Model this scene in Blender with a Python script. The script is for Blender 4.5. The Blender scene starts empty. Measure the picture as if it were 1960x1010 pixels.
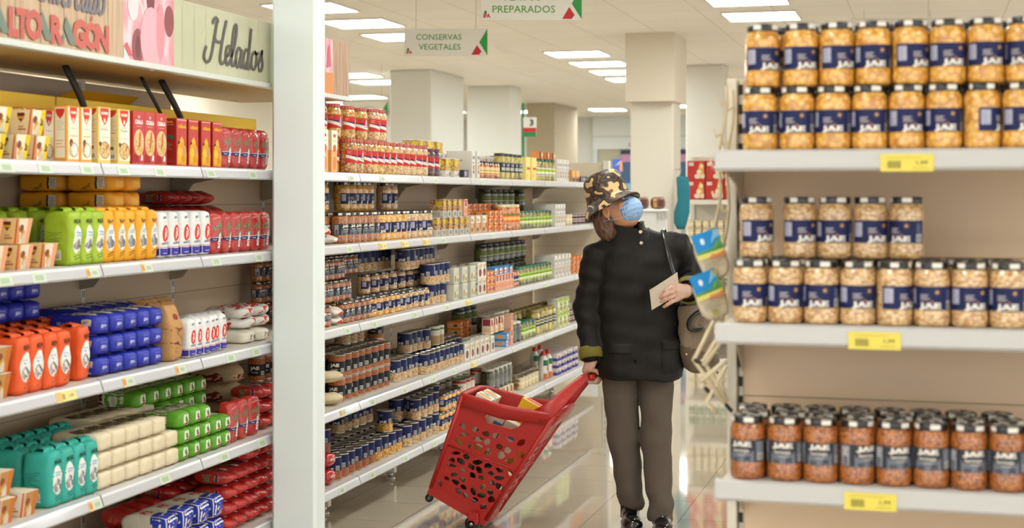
import bpy, math, random
import numpy as np
from mathutils import Vector, Matrix, noise

SC = bpy.context.scene
COL = SC.collection
PI = math.pi
# ------------------------------------------------------------------ camera
FPX = 2850.0                                   # focal length in pixels of the 1960 wide frame
YAW = math.atan(797.0 / FPX)                   # the camera looks this far left of the aisle
CA, SA = math.cos(YAW), math.sin(YAW)
EYE = 1.5
cam_data = bpy.data.cameras.new('camera')
cam = bpy.data.objects.new('camera', cam_data)
COL.objects.link(cam)
cam.location = (0, 0, EYE)
cam.rotation_euler = (PI / 2, 0, YAW)
cam_data.sensor_width = 36.0
cam_data.lens = FPX / 1960 * 36
cam_data.shift_y = -(505 - 375) / 1960
cam_data.dof.use_dof = True
cam_data.dof.focus_distance = 6.75
cam_data.dof.aperture_fstop = 3.2
cam_data.clip_end = 200
SC.camera = cam
# ------------------------------------------------------------------ world, exposure, lamp strength
world = bpy.data.worlds.new('world')
SC.world = world
world.use_nodes = True
world.node_tree.nodes['Background'].inputs[0].default_value = (0.98, 0.99, 0.98, 1)
world.node_tree.nodes['Background'].inputs[1].default_value = 2.0
PANEL_STRENGTH = 25.0
PANEL_COLOR = (0.95, 1.0, 0.985)
vs = SC.view_settings
SC.display_settings.display_device = 'sRGB'
vs.view_transform = 'Standard'
vs.look = 'None'
vs.exposure = 0.08
vs.gamma = 1.0
vs.use_curve_mapping = False
SC.cycles.use_denoising = True
SC.cycles.max_bounces = 7
SC.cycles.diffuse_bounces = 4
SC.cycles.glossy_bounces = 4
SC.cycles.transmission_bounces = 4
SC.cycles.transparent_max_bounces = 6
SC.cycles.caustics_reflective = False
SC.cycles.caustics_refractive = False
SC.cycles.sample_clamp_indirect = 6.0


def y_at(px, X):
    """Where the aisle-parallel line at X (any height) meets the vertical plane of sight through pixel column px."""
    k = px - 980
    return X * (FPX * CA + k * SA) / (k * CA - FPX * SA)


def at_depth(px, py, d):
    r = (px - 980) / FPX * d
    return Vector((-d * SA + r * CA, d * CA + r * SA, EYE - (py - 375) / FPX * d))


# ------------------------------------------------------------------ materials
def lin(h):
    if not isinstance(h, str):
        return h
    h = h.lstrip('#')
    out = []
    for i in (0, 2, 4):
        c = int(h[i:i + 2], 16) / 255
        out.append(c / 12.92 if c <= 0.04045 else ((c + 0.055) / 1.055) ** 2.4)
    return tuple(out)


MATS = {}


def M(col, rough=0.5, metal=0.0, coat=0.0, emit=0.0, bump=0.0, bscale=60.0, spec=0.5, trans=0.0, alpha=1.0):
    key = (col, rough, metal, coat, emit, bump, bscale, spec, trans, alpha)
    if key in MATS:
        return MATS[key]
    m = bpy.data.materials.new('paint_%d' % len(MATS))
    m.use_nodes = True
    nt = m.node_tree
    b = nt.nodes['Principled BSDF']
    c = (*lin(col), 1)
    b.inputs['Base Color'].default_value = c
    b.inputs['Roughness'].default_value = rough
    b.inputs['Metallic'].default_value = metal
    b.inputs['Specular IOR Level'].default_value = spec
    b.inputs['Coat Weight'].default_value = coat
    b.inputs['Coat Roughness'].default_value = 0.06
    b.inputs['Transmission Weight'].default_value = trans
    b.inputs['Alpha'].default_value = alpha
    if emit:
        b.inputs['Emission Color'].default_value = c
        b.inputs['Emission Strength'].default_value = emit
    if bump:
        tc = nt.nodes.new('ShaderNodeTexCoord')
        nz = nt.nodes.new('ShaderNodeTexNoise')
        nz.inputs['Scale'].default_value = bscale
        nz.inputs['Detail'].default_value = 4
        bp = nt.nodes.new('ShaderNodeBump')
        bp.inputs['Strength'].default_value = bump
        bp.inputs['Distance'].default_value = 0.01
        nt.links.new(tc.outputs['Object'], nz.inputs['Vector'])
        nt.links.new(nz.outputs['Fac'], bp.inputs['Height'])
        nt.links.new(bp.outputs['Normal'], b.inputs['Normal'])
    MATS[key] = m
    return m


def food(cols, scale, rough=0.35, coat=0.0, stretch=(1, 1, 1), bump=0.6):
    """Grains, peas, beans: Voronoi lumps of the given colours (gap, body, highlight)."""
    key = ('food', cols, scale, rough, coat, stretch)
    if key in MATS:
        return MATS[key]
    m = bpy.data.materials.new('food_%d' % len(MATS))
    m.use_nodes = True
    nt = m.node_tree
    b = nt.nodes['Principled BSDF']
    tc = nt.nodes.new('ShaderNodeTexCoord')
    oi = nt.nodes.new('ShaderNodeObjectInfo')
    mp = nt.nodes.new('ShaderNodeMapping')
    mp.inputs['Scale'].default_value = stretch
    cx = nt.nodes.new('ShaderNodeCombineXYZ')
    mu = nt.nodes.new('ShaderNodeMath')
    mu.operation = 'MULTIPLY'
    mu.inputs[1].default_value = 5.0
    nt.links.new(oi.outputs['Random'], mu.inputs[0])
    for i in range(3):
        nt.links.new(mu.outputs[0], cx.inputs[i])
    nt.links.new(cx.outputs[0], mp.inputs['Location'])
    nt.links.new(tc.outputs['Object'], mp.inputs['Vector'])
    vo = nt.nodes.new('ShaderNodeTexVoronoi')
    vo.inputs['Scale'].default_value = scale
    nt.links.new(mp.outputs[0], vo.inputs['Vector'])
    cr = nt.nodes.new('ShaderNodeValToRGB')
    e = cr.color_ramp.elements
    e[0].position, e[0].color = 0.18, (*lin(cols[2]), 1)
    e[1].position, e[1].color = 0.75, (*lin(cols[0]), 1)
    x = e.new(0.48)
    x.color = (*lin(cols[1]), 1)
    nt.links.new(vo.outputs['Distance'], cr.inputs[0])
    hs = nt.nodes.new('ShaderNodeHueSaturation')
    mr = nt.nodes.new('ShaderNodeMapRange')
    mr.inputs['To Min'].default_value = 0.88
    mr.inputs['To Max'].default_value = 1.1
    sp = nt.nodes.new('ShaderNodeSeparateColor')
    nt.links.new(vo.outputs['Color'], sp.inputs[0])
    nt.links.new(sp.outputs[0], mr.inputs['Value'])
    nt.links.new(mr.outputs[0], hs.inputs['Value'])
    nt.links.new(cr.outputs[0], hs.inputs['Color'])
    nt.links.new(hs.outputs[0], b.inputs['Base Color'])
    bp = nt.nodes.new('ShaderNodeBump')
    bp.invert = True
    bp.inputs['Strength'].default_value = bump
    bp.inputs['Distance'].default_value = 0.004
    nt.links.new(vo.outputs['Distance'], bp.inputs['Height'])
    if coat < 0.5:
        nt.links.new(bp.outputs['Normal'], b.inputs['Normal'])
    b.inputs['Roughness'].default_value = rough
    b.inputs['Coat Weight'].default_value = coat
    b.inputs['Coat Roughness'].default_value = 0.03
    MATS[key] = m
    return m


def ramp_mat(name, cols, scale, kind='noise', rough=0.5, coat=0.0, const=False, stretch=(1, 1, 1), detail=3.0, bump=0.0, coord='Object'):
    """A material whose colour runs through a ramp of (position, colour) by noise, Voronoi or wave."""
    m = bpy.data.materials.new(name)
    m.use_nodes = True
    nt = m.node_tree
    b = nt.nodes['Principled BSDF']
    tc = nt.nodes.new('ShaderNodeTexCoord')
    mp = nt.nodes.new('ShaderNodeMapping')
    mp.inputs['Scale'].default_value = stretch
    nt.links.new(tc.outputs[coord], mp.inputs['Vector'])
    if kind == 'voronoi':
        t = nt.nodes.new('ShaderNodeTexVoronoi')
        out = t.outputs['Color']
    else:
        t = nt.nodes.new('ShaderNodeTexNoise')
        t.inputs['Detail'].default_value = detail
        out = t.outputs['Fac']
    t.inputs['Scale'].default_value = scale
    nt.links.new(mp.outputs[0], t.inputs['Vector'])
    cr = nt.nodes.new('ShaderNodeValToRGB')
    if const:
        cr.color_ramp.interpolation = 'CONSTANT'
    e = cr.color_ramp.elements
    e[0].position, e[0].color = cols[0][0], (*lin(cols[0][1]), 1)
    e[1].position, e[1].color = cols[-1][0], (*lin(cols[-1][1]), 1)
    for p, c in cols[1:-1]:
        x = e.new(p)
        x.color = (*lin(c), 1)
    nt.links.new(out, cr.inputs[0])
    nt.links.new(cr.outputs[0], b.inputs['Base Color'])
    b.inputs['Roughness'].default_value = rough
    b.inputs['Coat Weight'].default_value = coat
    if bump:
        bp = nt.nodes.new('ShaderNodeBump')
        bp.inputs['Strength'].default_value = bump
        bp.inputs['Distance'].default_value = 0.01
        nt.links.new(out if kind != 'voronoi' else t.outputs['Distance'], bp.inputs['Height'])
        nt.links.new(bp.outputs['Normal'], b.inputs['Normal'])
    return m


# ------------------------------------------------------------------ mesh building
class MB:
    def __init__(self):
        self.v, self.f, self.mi, self.sm, self.mats = [], [], [], [], []

    def mat(self, m):
        if m not in self.mats:
            self.mats.append(m)
        return self.mats.index(m)

    def add(self, vs, fs, m, smooth=False):
        o = len(self.v)
        k = self.mat(m)
        self.v.extend([tuple(p) for p in vs])
        for f in fs:
            self.f.append([i + o for i in f])
            self.mi.append(k)
            self.sm.append(smooth)
        return self

    def box(self, lo, hi, m, fn=None):
        x0, y0, z0 = lo
        x1, y1, z1 = hi
        vs = [(x0, y0, z0), (x1, y0, z0), (x1, y1, z0), (x0, y1, z0), (x0, y0, z1), (x1, y0, z1), (x1, y1, z1), (x0, y1, z1)]
        if fn:
            vs = [fn(p) for p in vs]
        return self.add(vs, [(0, 3, 2, 1), (4, 5, 6, 7), (0, 1, 5, 4), (1, 2, 6, 5), (2, 3, 7, 6), (3, 0, 4, 7)], m)

    def bbox(self, lo, hi, m, b=0.003):
        """Box with chamfered edges."""
        c = [(lo[i] + hi[i]) / 2 for i in range(3)]
        h = [(hi[i] - lo[i]) / 2 for i in range(3)]
        b = min(b, *[x * 0.49 for x in h])
        vs, idx = [], {}
        for sx in (-1, 1):
            for sy in (-1, 1):
                for sz in (-1, 1):
                    for ax in range(3):
                        s = (sx, sy, sz)
                        p = [c[i] + s[i] * (h[i] - (0 if i == ax else b)) for i in range(3)]
                        idx[(sx, sy, sz, ax)] = len(vs)
                        vs.append(p)
        fs = []
        for ax in range(3):
            o1, o2 = (ax + 1) % 3, (ax + 2) % 3
            for s in (-1, 1):
                q = []
                for a, bb in ((-1, -1), (1, -1), (1, 1), (-1, 1)):
                    k = [0, 0, 0]
                    k[ax], k[o1], k[o2] = s, a, bb
                    q.append(idx[(*k, ax)])
                fs.append(q if s > 0 else q[::-1])
            for a in (-1, 1):
                for bb in (-1, 1):
                    k0, k1 = [0, 0, 0], [0, 0, 0]
                    k0[ax], k0[o1], k0[o2] = -1, a, bb
                    k1[ax], k1[o1], k1[o2] = 1, a, bb
                    q = [idx[(*k0, o1)], idx[(*k1, o1)], idx[(*k1, o2)], idx[(*k0, o2)]]
                    fs.append(q if a * bb < 0 else q[::-1])
        for sx in (-1, 1):
            for sy in (-1, 1):
                for sz in (-1, 1):
                    q = [idx[(sx, sy, sz, 0)], idx[(sx, sy, sz, 1)], idx[(sx, sy, sz, 2)]]
                    fs.append(q if sx * sy * sz > 0 else q[::-1])
        return self.add(vs, fs, m)

    def gridbox(self, D, W, H, m, warp=None, n=(6, 6, 8), smooth=True):
        """Box of size D x W x H on z = 0, each face a grid, every vertex moved by warp."""
        idx, vs, fs = {}, [], []

        def vid(i, j, k):
            if (i, j, k) not in idx:
                p = (-D / 2 + D * i / n[0], -W / 2 + W * j / n[1], H * k / n[2])
                idx[(i, j, k)] = len(vs)
                vs.append(warp(p) if warp else p)
            return idx[(i, j, k)]
        for i in range(n[0]):
            for j in range(n[1]):
                fs.append((vid(i, j, 0), vid(i, j + 1, 0), vid(i + 1, j + 1, 0), vid(i + 1, j, 0)))
                fs.append((vid(i, j, n[2]), vid(i + 1, j, n[2]), vid(i + 1, j + 1, n[2]), vid(i, j + 1, n[2])))
        for i in range(n[0]):
            for k in range(n[2]):
                fs.append((vid(i, 0, k), vid(i + 1, 0, k), vid(i + 1, 0, k + 1), vid(i, 0, k + 1)))
                fs.append((vid(i, n[1], k), vid(i, n[1], k + 1), vid(i + 1, n[1], k + 1), vid(i + 1, n[1], k)))
        for j in range(n[1]):
            for k in range(n[2]):
                fs.append((vid(0, j, k), vid(0, j, k + 1), vid(0, j + 1, k + 1), vid(0, j + 1, k)))
                fs.append((vid(n[0], j, k), vid(n[0], j + 1, k), vid(n[0], j + 1, k + 1), vid(n[0], j, k + 1)))
        return self.add(vs, fs, m, smooth)

    def lathe(self, prof, m, n=24, smooth=True, c=(0, 0, 0), cap=True):
        vs, fs = [], []
        for r, z in prof:
            for i in range(n):
                a = 2 * PI * i / n
                vs.append((c[0] + r * math.cos(a), c[1] + r * math.sin(a), c[2] + z))
        for k in range(len(prof) - 1):
            for i in range(n):
                j = (i + 1) % n
                fs.append((k * n + i, k * n + j, (k + 1) * n + j, (k + 1) * n + i))
        if cap:
            fs.append(tuple(range(n))[::-1])
            fs.append(tuple(range((len(prof) - 1) * n, len(prof) * n)))
        return self.add(vs, fs, m, smooth)

    def tube(self, pts, r, m, n=8, smooth=True, cap=True, flat=1.0):
        pts = [Vector(p) for p in pts]
        rs = r if isinstance(r, (list, tuple)) else [r] * len(pts)
        vs, fs = [], []
        up = None
        for i, p in enumerate(pts):
            t = (pts[min(i + 1, len(pts) - 1)] - pts[max(i - 1, 0)]).normalized()
            if up is None:
                up = Vector((0, 0, 1)) if abs(t.z) < 0.9 else Vector((1, 0, 0))
            s = t.cross(up).normalized()
            up = s.cross(t).normalized()
            for k in range(n):
                a = 2 * PI * k / n
                vs.append(p + s * (math.cos(a) * rs[i]) + up * (math.sin(a) * rs[i] * flat))
        for i in range(len(pts) - 1):
            for k in range(n):
                j = (k + 1) % n
                fs.append((i * n + k, i * n + j, (i + 1) * n + j, (i + 1) * n + k))
        if cap:
            fs.append(tuple(range(n))[::-1])
            fs.append(tuple(range((len(pts) - 1) * n, len(pts) * n)))
        return self.add(vs, fs, m, smooth)

    def loft(self, rings, m, smooth=True, cap=True, closed=True):
        n = len(rings[0])
        vs = [p for r in rings for p in r]
        fs = []
        for i in range(len(rings) - 1):
            for k in range(n if closed else n - 1):
                j = (k + 1) % n
                fs.append((i * n + k, i * n + j, (i + 1) * n + j, (i + 1) * n + k))
        if cap and closed:
            fs.append(tuple(range(n))[::-1])
            fs.append(tuple(range((len(rings) - 1) * n, len(rings) * n)))
        return self.add(vs, fs, m, smooth)

    def prism(self, poly, y0, y1, m, fn=None):
        """Polygon in (x, z) pushed from y0 to y1."""
        n = len(poly)
        vs = [(x, y0, z) for x, z in poly] + [(x, y1, z) for x, z in poly]
        if fn:
            vs = [fn(p) for p in vs]
        fs = [tuple(range(n)), tuple(range(n, 2 * n))[::-1]]
        for i in range(n):
            j = (i + 1) % n
            fs.append((i, i + n, j + n, j))
        return self.add(vs, fs, m)

    def mesh(self, name):
        me = bpy.data.meshes.new(name)
        me.from_pydata(self.v, [], self.f)
        for m in self.mats:
            me.materials.append(m)
        me.polygons.foreach_set('material_index', self.mi)
        me.polygons.foreach_set('use_smooth', self.sm)
        me.update()
        return me

    def obj(self, name, parent=None, loc=None):
        o = bpy.data.objects.new(name, self.mesh(name))
        COL.objects.link(o)
        if parent:
            o.parent = parent
        if loc is not None:
            o.location = loc
        return o


def tag(o, label, cat, group=None):
    o['label'] = label
    o['category'] = cat
    if group:
        o['group'] = group
    return o


def struct(o):
    o['kind'] = 'structure'
    return o


def empty(name, loc=(0, 0, 0), rz=0.0):
    o = bpy.data.objects.new(name, None)
    COL.objects.link(o)
    o.location = loc
    o.rotation_euler = (0, 0, rz)
    o.empty_display_size = 0.05
    return o


# ------------------------------------------------------------------ flat graphics on any surface
TCACHE = {}


def text_shape(s, bold=0.0, shear=0.0):
    """Triangles of a line of lettering: points centred on x, cap height 1, and its width."""
    key = (s, bold, shear)
    if key not in TCACHE:
        cu = bpy.data.curves.new('lettering', 'FONT')
        cu.body = s
        cu.resolution_u = 2
        cu.offset = bold
        cu.shear = shear
        ob = bpy.data.objects.new('lettering', cu)
        me = ob.to_mesh()
        pts = [(v.co.x, v.co.y) for v in me.vertices]
        fs = [tuple(p.vertices) for p in me.polygons]
        ob.to_mesh_clear()
        bpy.data.objects.remove(ob)
        bpy.data.curves.remove(cu)
        x0, x1 = min(p[0] for p in pts), max(p[0] for p in pts)
        k = 1 / 0.73
        pts = [((p[0] - (x0 + x1) / 2) * k, p[1] * k) for p in pts]
        TCACHE[key] = (pts, fs, (x1 - x0) * k)
    return TCACHE[key]


def extent(g):
    k = g[0]
    if k == 'r':
        return g[1:5]
    if k == 'e':
        return (g[1] - g[3], g[2] - g[4], g[1] + g[3], g[2] + g[4])
    if k == 'p':
        us, vs_ = [q[0] for q in g[1]], [q[1] for q in g[1]]
        return (min(us), min(vs_), max(us), max(vs_))
    w = g[5] or text_shape(g[1], g[6])[2] * g[4]
    return (g[2] - w / 2, g[3], g[2] + w / 2, g[3] + g[4])


def paint(mb, gfx, fn, lift=0.0004, du=0.012, step=0.0002):
    """Draw rectangles, ellipses, polygons and lettering on the surface fn(u, v, lift), each as high as what it covers needs."""
    base, done = lift, []
    for g in gfx:
        k, m = g[0], g[-1]
        e = extent(g)
        lv = 0
        for e2, l2 in done:
            if l2 >= lv and e[0] < e2[2] and e2[0] < e[2] and e[1] < e2[3] and e2[1] < e[3]:
                lv = l2 + 1
        done.append((e, lv))
        lift = base + lv * step
        if isinstance(m, str):
            m = M(m, 0.55, spec=0.3)
        if k == 'r':
            _, u0, v0, u1, v1, _ = g
            nu = max(1, int(math.ceil((u1 - u0) / du)))
            nv = max(1, int(math.ceil((v1 - v0) / (du * 1.6))))
            vs = [fn(u0 + (u1 - u0) * i / nu, v0 + (v1 - v0) * j / nv, lift) for j in range(nv + 1) for i in range(nu + 1)]
            fs = [(j * (nu + 1) + i, j * (nu + 1) + i + 1, (j + 1) * (nu + 1) + i + 1, (j + 1) * (nu + 1) + i) for j in range(nv) for i in range(nu)]
            mb.add(vs, fs, m, True)
        elif k == 'e':
            _, u, v, ru, rv, _ = g
            n, nr = (14, 1) if max(ru, rv) < du else (20, 3)
            vs = [fn(u, v, lift)]
            for q in range(1, nr + 1):
                vs += [fn(u + ru * q / nr * math.cos(2 * PI * i / n), v + rv * q / nr * math.sin(2 * PI * i / n), lift) for i in range(n)]
            fs = [(0, 1 + i, 1 + (i + 1) % n) for i in range(n)]
            for q in range(nr - 1):
                a, b = 1 + q * n, 1 + (q + 1) * n
                fs += [(a + i, b + i, b + (i + 1) % n, a + (i + 1) % n) for i in range(n)]
            mb.add(vs, fs, m, True)
        elif k == 'p':
            pts = g[1]
            cu, cv = sum(p[0] for p in pts) / len(pts), sum(p[1] for p in pts) / len(pts)
            n = len(pts)
            vs = [fn(cu, cv, lift)] + [fn((cu + p[0]) / 2, (cv + p[1]) / 2, lift) for p in pts] + [fn(p[0], p[1], lift) for p in pts]
            fs = [(0, 1 + i, 1 + (i + 1) % n) for i in range(n)]
            fs += [(1 + i, 1 + n + i, 1 + n + (i + 1) % n, 1 + (i + 1) % n) for i in range(n)]
            mb.add(vs, fs, m, True)
        elif k == 't':
            _, s, u, v, h, w, bold, _ = g           # centred on u, standing on v, h tall, squeezed to width w when w > 0
            pts, fs, wid = text_shape(s, bold)
            kx = h if not w else w / wid
            mb.add([fn(u + p[0] * kx, v + p[1] * h, lift + 0.0003) for p in pts], fs, m, False)


def lines(u0, u1, v0, v1, n, col, fill=0.45):
    """n printed lines standing in for small print between v0 and v1, or bars between u0 and u1 when fill is negative."""
    out = []
    if fill < 0:
        w = (u1 - u0) / n
        return [('r', u0 + w * i, v0, u0 + w * (i + 0.35 + 0.3 * ((i * 7) % 3) / 2), v1, col) for i in range(n)]
    h = (v1 - v0) / n
    for i in range(n):
        out.append(('r', u0, v0 + h * i, u1 - (u1 - u0) * (0.3 * ((i * 5) % 3) / 2), v0 + h * (i + fill), col))
    return out


# ------------------------------------------------------------------ things made once, then set out many times
class Proto:
    def __init__(self, name, cat, size, root, parts=()):
        self.name, self.cat, self.size = name, cat, size
        self.round = cat in ('jar', 'can', 'sauce bottle')
        self.me = root.mesh(name)
        self.parts = [(n, mb.mesh(n), lab) for n, mb, lab in [(*p, None)[:3] for p in parts]]


PLACED = []
SKIPPED = {}


def free(p, loc, rz):
    """Whether the thing's outline at loc stays clear of everything set out before; if so it is noted down."""
    D, W, H = p.size
    rnd = p.round
    c, s = abs(math.cos(rz)), abs(math.sin(rz))
    hx, hy = (D / 2, W / 2) if rnd else ((D * c + W * s) / 2, (D * s + W * c) / 2)
    if not rnd and s < .5:
        hx, hy = D / 2, W / 2
    x, y, z = loc
    for (x2, y2, z2, hx2, hy2, H2, r2) in PLACED:
        if abs(y - y2) > .3 or abs(x - x2) > .3 or min(z + H, z2 + H2) - max(z, z2) < .0085:
            continue
        dx, dy = abs(x - x2), abs(y - y2)
        if rnd and r2:
            if math.hypot(dx, dy) < (hx + hx2) * 1.012:
                return False
        elif rnd or r2:
            ex, ey = max(0, dx - (hx2 if rnd else hx)), max(0, dy - (hy2 if rnd else hy))
            if math.hypot(ex, ey) < (hx if rnd else hx2) + .0005:
                return False
        elif hx + hx2 - dx > .003 and hy + hy2 - dy > .003:
            return False
    PLACED.append((x, y, z, hx, hy, H, rnd))
    return True



def put(p, loc, rz, label, group=None, rot=None):
    o = bpy.data.objects.new(p.name, p.me)
    COL.objects.link(o)
    o.location = loc
    o.rotation_euler = rot or (0, 0, rz)
    for n, me, lab in p.parts:
        c = bpy.data.objects.new(n, me)
        COL.objects.link(c)
        c.parent = o
        if lab:
            c['label'] = lab
    return tag(o, label, p.cat, group)


ORD = ('first second third fourth fifth sixth seventh eighth ninth tenth eleventh twelfth thirteenth fourteenth fifteenth sixteenth '
       'seventeenth eighteenth nineteenth twentieth').split()
XS = -2.57                                         # front of the long shelves
SHELF_Z = (1.607, 1.280, 0.908, 0.540, 0.192)      # their tops
rng = random.Random(7)
NUDGE = [(0, 0), (0, .005), (0, -.005), (.006, 0), (0, .010), (.008, .008), (0, -.010), (0, .016), (.012, .012), (0, .024), (.02, .0), (.01, .03), (.03, .0), (.0, .035)]


def row(p, desc, where, sh, px, n=None, px1=None, pitch=None, xf=0.03, rows=1, rpitch=None, layers=1, lpitch=None,
        rz=0.0, jit=0.05, skip=None, z=None, group=None, names=None, wob=0.004):
    """A run of like things on shelf sh, the first at pixel column px of the shelf front; rows go back, layers go up."""
    D, W, H = p.size
    xfront = XS - max(xf, .0175)
    y0 = y_at(px, xfront)
    if px1:
        y1 = y_at(px1, xfront)
        if n:
            n = max(1, min(n, int((y1 - y0 + .02) / (W * (1.016 if p.round else .99)))))
        if n is None:
            n = max(1, round((y1 - y0) / (pitch or W * 1.03)))
        pitch = (y1 - y0) / n
    pitch = pitch or W * 1.03
    rpitch = rpitch or D * 1.04
    lpitch = lpitch or H + .0012
    zb = (SHELF_Z[sh] if z is None else z) + .0006
    tiers = names or (('lower', 'upper') if layers == 2 else ('bottom', 'middle', 'top') if layers == 3 else ('lowest', 'second', 'third', 'top', 'fifth'))
    for r in range(rows):
        for l in range(layers):
            for i in range(n):
                if skip and skip(i, r, l):
                    continue
                lab = desc
                if n > 1:
                    lab += ', %s along' % ORD[i]
                if rows > 1:
                    lab += (', front row' if r == 0 else ', %s row' % ORD[r])
                if layers > 1:
                    lab += ', %s layer' % tiers[l]
                lab += ', ' + where
                loc = (xfront - D / 2 - r * rpitch + rng.uniform(-wob, 0), y0 + (i + 0.5) * pitch, zb + l * lpitch)
                for dx, dy in NUDGE:
                    if free(p, (loc[0] - dx, loc[1] + dy, loc[2]), rz):
                        loc = (loc[0] - dx, loc[1] + dy, loc[2])
                        break
                else:
                    SKIPPED[desc] = SKIPPED.get(desc, 0) + 1
                    continue
                put(p, loc, rz + rng.uniform(-jit, jit), lab, group or ('%ss on the %s' % (p.name.replace('_', ' '), where)))
# ------------------------------------------------------------------ the wares
NAVY, WHITE, BLACK, CREAM = '#161e4c', '#e9e4da', '#161416', '#e8dcbc'
tin = M('#b9b4aa', 0.28, 0.9)
chickpea = food(('#bf7f26', '#dda446', '#ecbd6a'), 75, coat=1.0)
white_bean = food(('#ab7c48', '#d2ab78', '#e4c899'), 95, coat=1.0, stretch=(1, 1, 1.6))
lentil = food(('#6e3a12', '#a8602a', '#c9813f'), 170, coat=1.0)
brown_bean = food(('#7a4a1c', '#b97f3c', '#d8a864'), 85, coat=1.0, stretch=(1, 1, 1.4))
yellow_pea = food(('#9a6a1e', '#cc9c40', '#e3bf6c'), 80, coat=1.0)
red_bean = food(('#2a0a0e', '#4f161c', '#6c2329'), 80, coat=1.0)
olive_veg = food(('#3f3d10', '#77742c', '#989248'), 50, coat=1.0, stretch=(1, 1, .5))
dark_veg = food(('#1c1e0a', '#3b3c18', '#5b5a2a'), 60, coat=1.0, stretch=(1, 1, .5))
orange_veg = food(('#8a4210', '#c4702a', '#dc9a50'), 60, coat=1.0)
amber_veg = food(('#6b3212', '#a35a28', '#c98a4a'), 60, coat=1.0)
yellow_veg = food(('#7b6a1c', '#a8953a', '#c7b65c'), 40, coat=1.0, stretch=(1, 1, .35))
nuts = food(('#8a5f20', '#cfa352', '#ead08c'), 120, rough=0.5)
nuts2 = food(('#7a4a1e', '#c4925a', '#e6c9a0'), 120, rough=0.5)
lentil_dry = food(('#4c3a20', '#8a744c', '#a8946a'), 260, rough=0.4, coat=0.4)
rice_food = food(('#b88a4a', '#dcb878', '#efd8a8'), 170, rough=0.6)


def cyl(R):
    return lambda u, v, l: ((R + l) * math.cos(u / R), (R + l) * math.sin(u / R), v)


def jar_lid(R, H, col, marks):
    mb = MB()
    r = R * 0.90
    z0 = H * 0.885
    mb.lathe([(r * 0.985, z0), (r, z0 + 0.001), (r, H - 0.003), (r * 0.97, H - 0.0008), (r * 0.86, H), (r * 0.84, H - 0.0012), (0.002, H - 0.0012)], M(col, 0.3, coat=0.3), 28)
    if marks == 'patch':        # pale flashes on a black lid
        f = cyl(r)
        for a, w in ((0.15, 0.62), (1.75, 0.28), (2.6, 0.55), (4.1, 0.22), (5.2, 0.5)):
            paint(mb, [('r', a * r, z0 + 0.0035, (a + w) * r, H - 0.002, '#e6e1d8')], f, 0.0005)
        for a in (0.4, 1.9, 3.3, 4.7):
            paint(mb, [('p', [(r * 0.2 * math.cos(a), r * 0.2 * math.sin(a)), (r * .82 * math.cos(a - .3), r * .82 * math.sin(a - .3)), (r * .82 * math.cos(a + .35), r * .82 * math.sin(a + .35))], '#e6e1d8')],
                  lambda u, v, l: (u, v, H - 0.001 + l), 0.0002)
    elif marks == 'check':      # red and white gingham
        f = cyl(r)
        n = 18
        for i in range(n):
            paint(mb, [('r', 2 * PI * r * i / n, z0 + 0.002, 2 * PI * r * (i + .5) / n, H - 0.003, '#c67a6e')], f, 0.0004)
        for i in range(-3, 4):
            w = math.sqrt(max(0, 1 - (i / 3.8) ** 2)) * r * .82
            paint(mb, [('r', -w, i * r * .24 - .002, w, i * r * .24 + .002, '#c67a6e')], lambda u, v, l: (u, v, H - 0.001 + l), 0.0002)
    return mb


def jar_body(R, H, cont):
    mb = MB()
    k = H / 0.143
    mb.lathe([(R * .80, 0), (R * .93, .0015), (R * .985, .007 * k), (R, .016 * k), (R, .030 * k), (R * .985, .034 * k), (R * .985, .090 * k), (R, .095 * k), (R, .106 * k), (R * .985, .113 * k),
              (R * .93, .120 * k), (R * .87, .124 * k), (R * .85, .128 * k), (R * .85, .134 * k)], cont, 28)
    return mb


def pea_label(R, z0, z1, base, foot):
    """Wrap-round label: nutrition panel, small print, sun emblem, large brand letters, bar code."""
    mb = MB()
    f = cyl(R * 0.985 + .0006)
    h = z1 - z0
    g = [('r', -.062, z0, .062, z1, base), ('r', -.062, z0 - .0025, .062, z0, foot),
         ('r', -.057, z0 + h * .28, -.036, z1 - h * .10, '#b4b4c6'), *lines(-.055, -.038, z0 + h * .34, z1 - h * .14, 6, '#8f90a8'),
         ('r', .040, z0 + h * .06, .056, z0 + h * .40, '#d8d4d0'), *lines(.041, .055, z0 + h * .10, z0 + h * .36, 8, '#35364a', -1), *lines(.040, .056, z0 + h * .48, z1 - h * .1, 5, '#7d80a0'),
         *lines(-.021, .001, z0 + h * .46, z0 + h * .70, 3, '#b3aeb4', .5),
         ('r', -.021, z0 + h * .39, -.004, z0 + h * .42, '#a87c50'),
         ('e', .017, z1 - h * .24, .0062, .0062, '#8d6f58'), ('e', .017, z1 - h * .24, .0052, .0052, base), ('e', .017, z1 - h * .24, .0032, .0032, '#d99a2e'), ('e', .016, z1 - h * .245, .0012, .0016, '#f0e0c0'),
         ('r', -.022, z0 + h * .06, .024, z0 + h * .085, WHITE),
         ('t', 'JAE', .001, z0 + h * .085, h * .23, .048, .045, WHITE), ('p', [(.0045, z0 + h * .31), (.0085, z0 + h * .35), (.0065, z0 + h * .40), (.002, z0 + h * .35)], '#d98a2e')]
    paint(mb, g, f, 0.0, du=.0055)
    return mb


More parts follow.
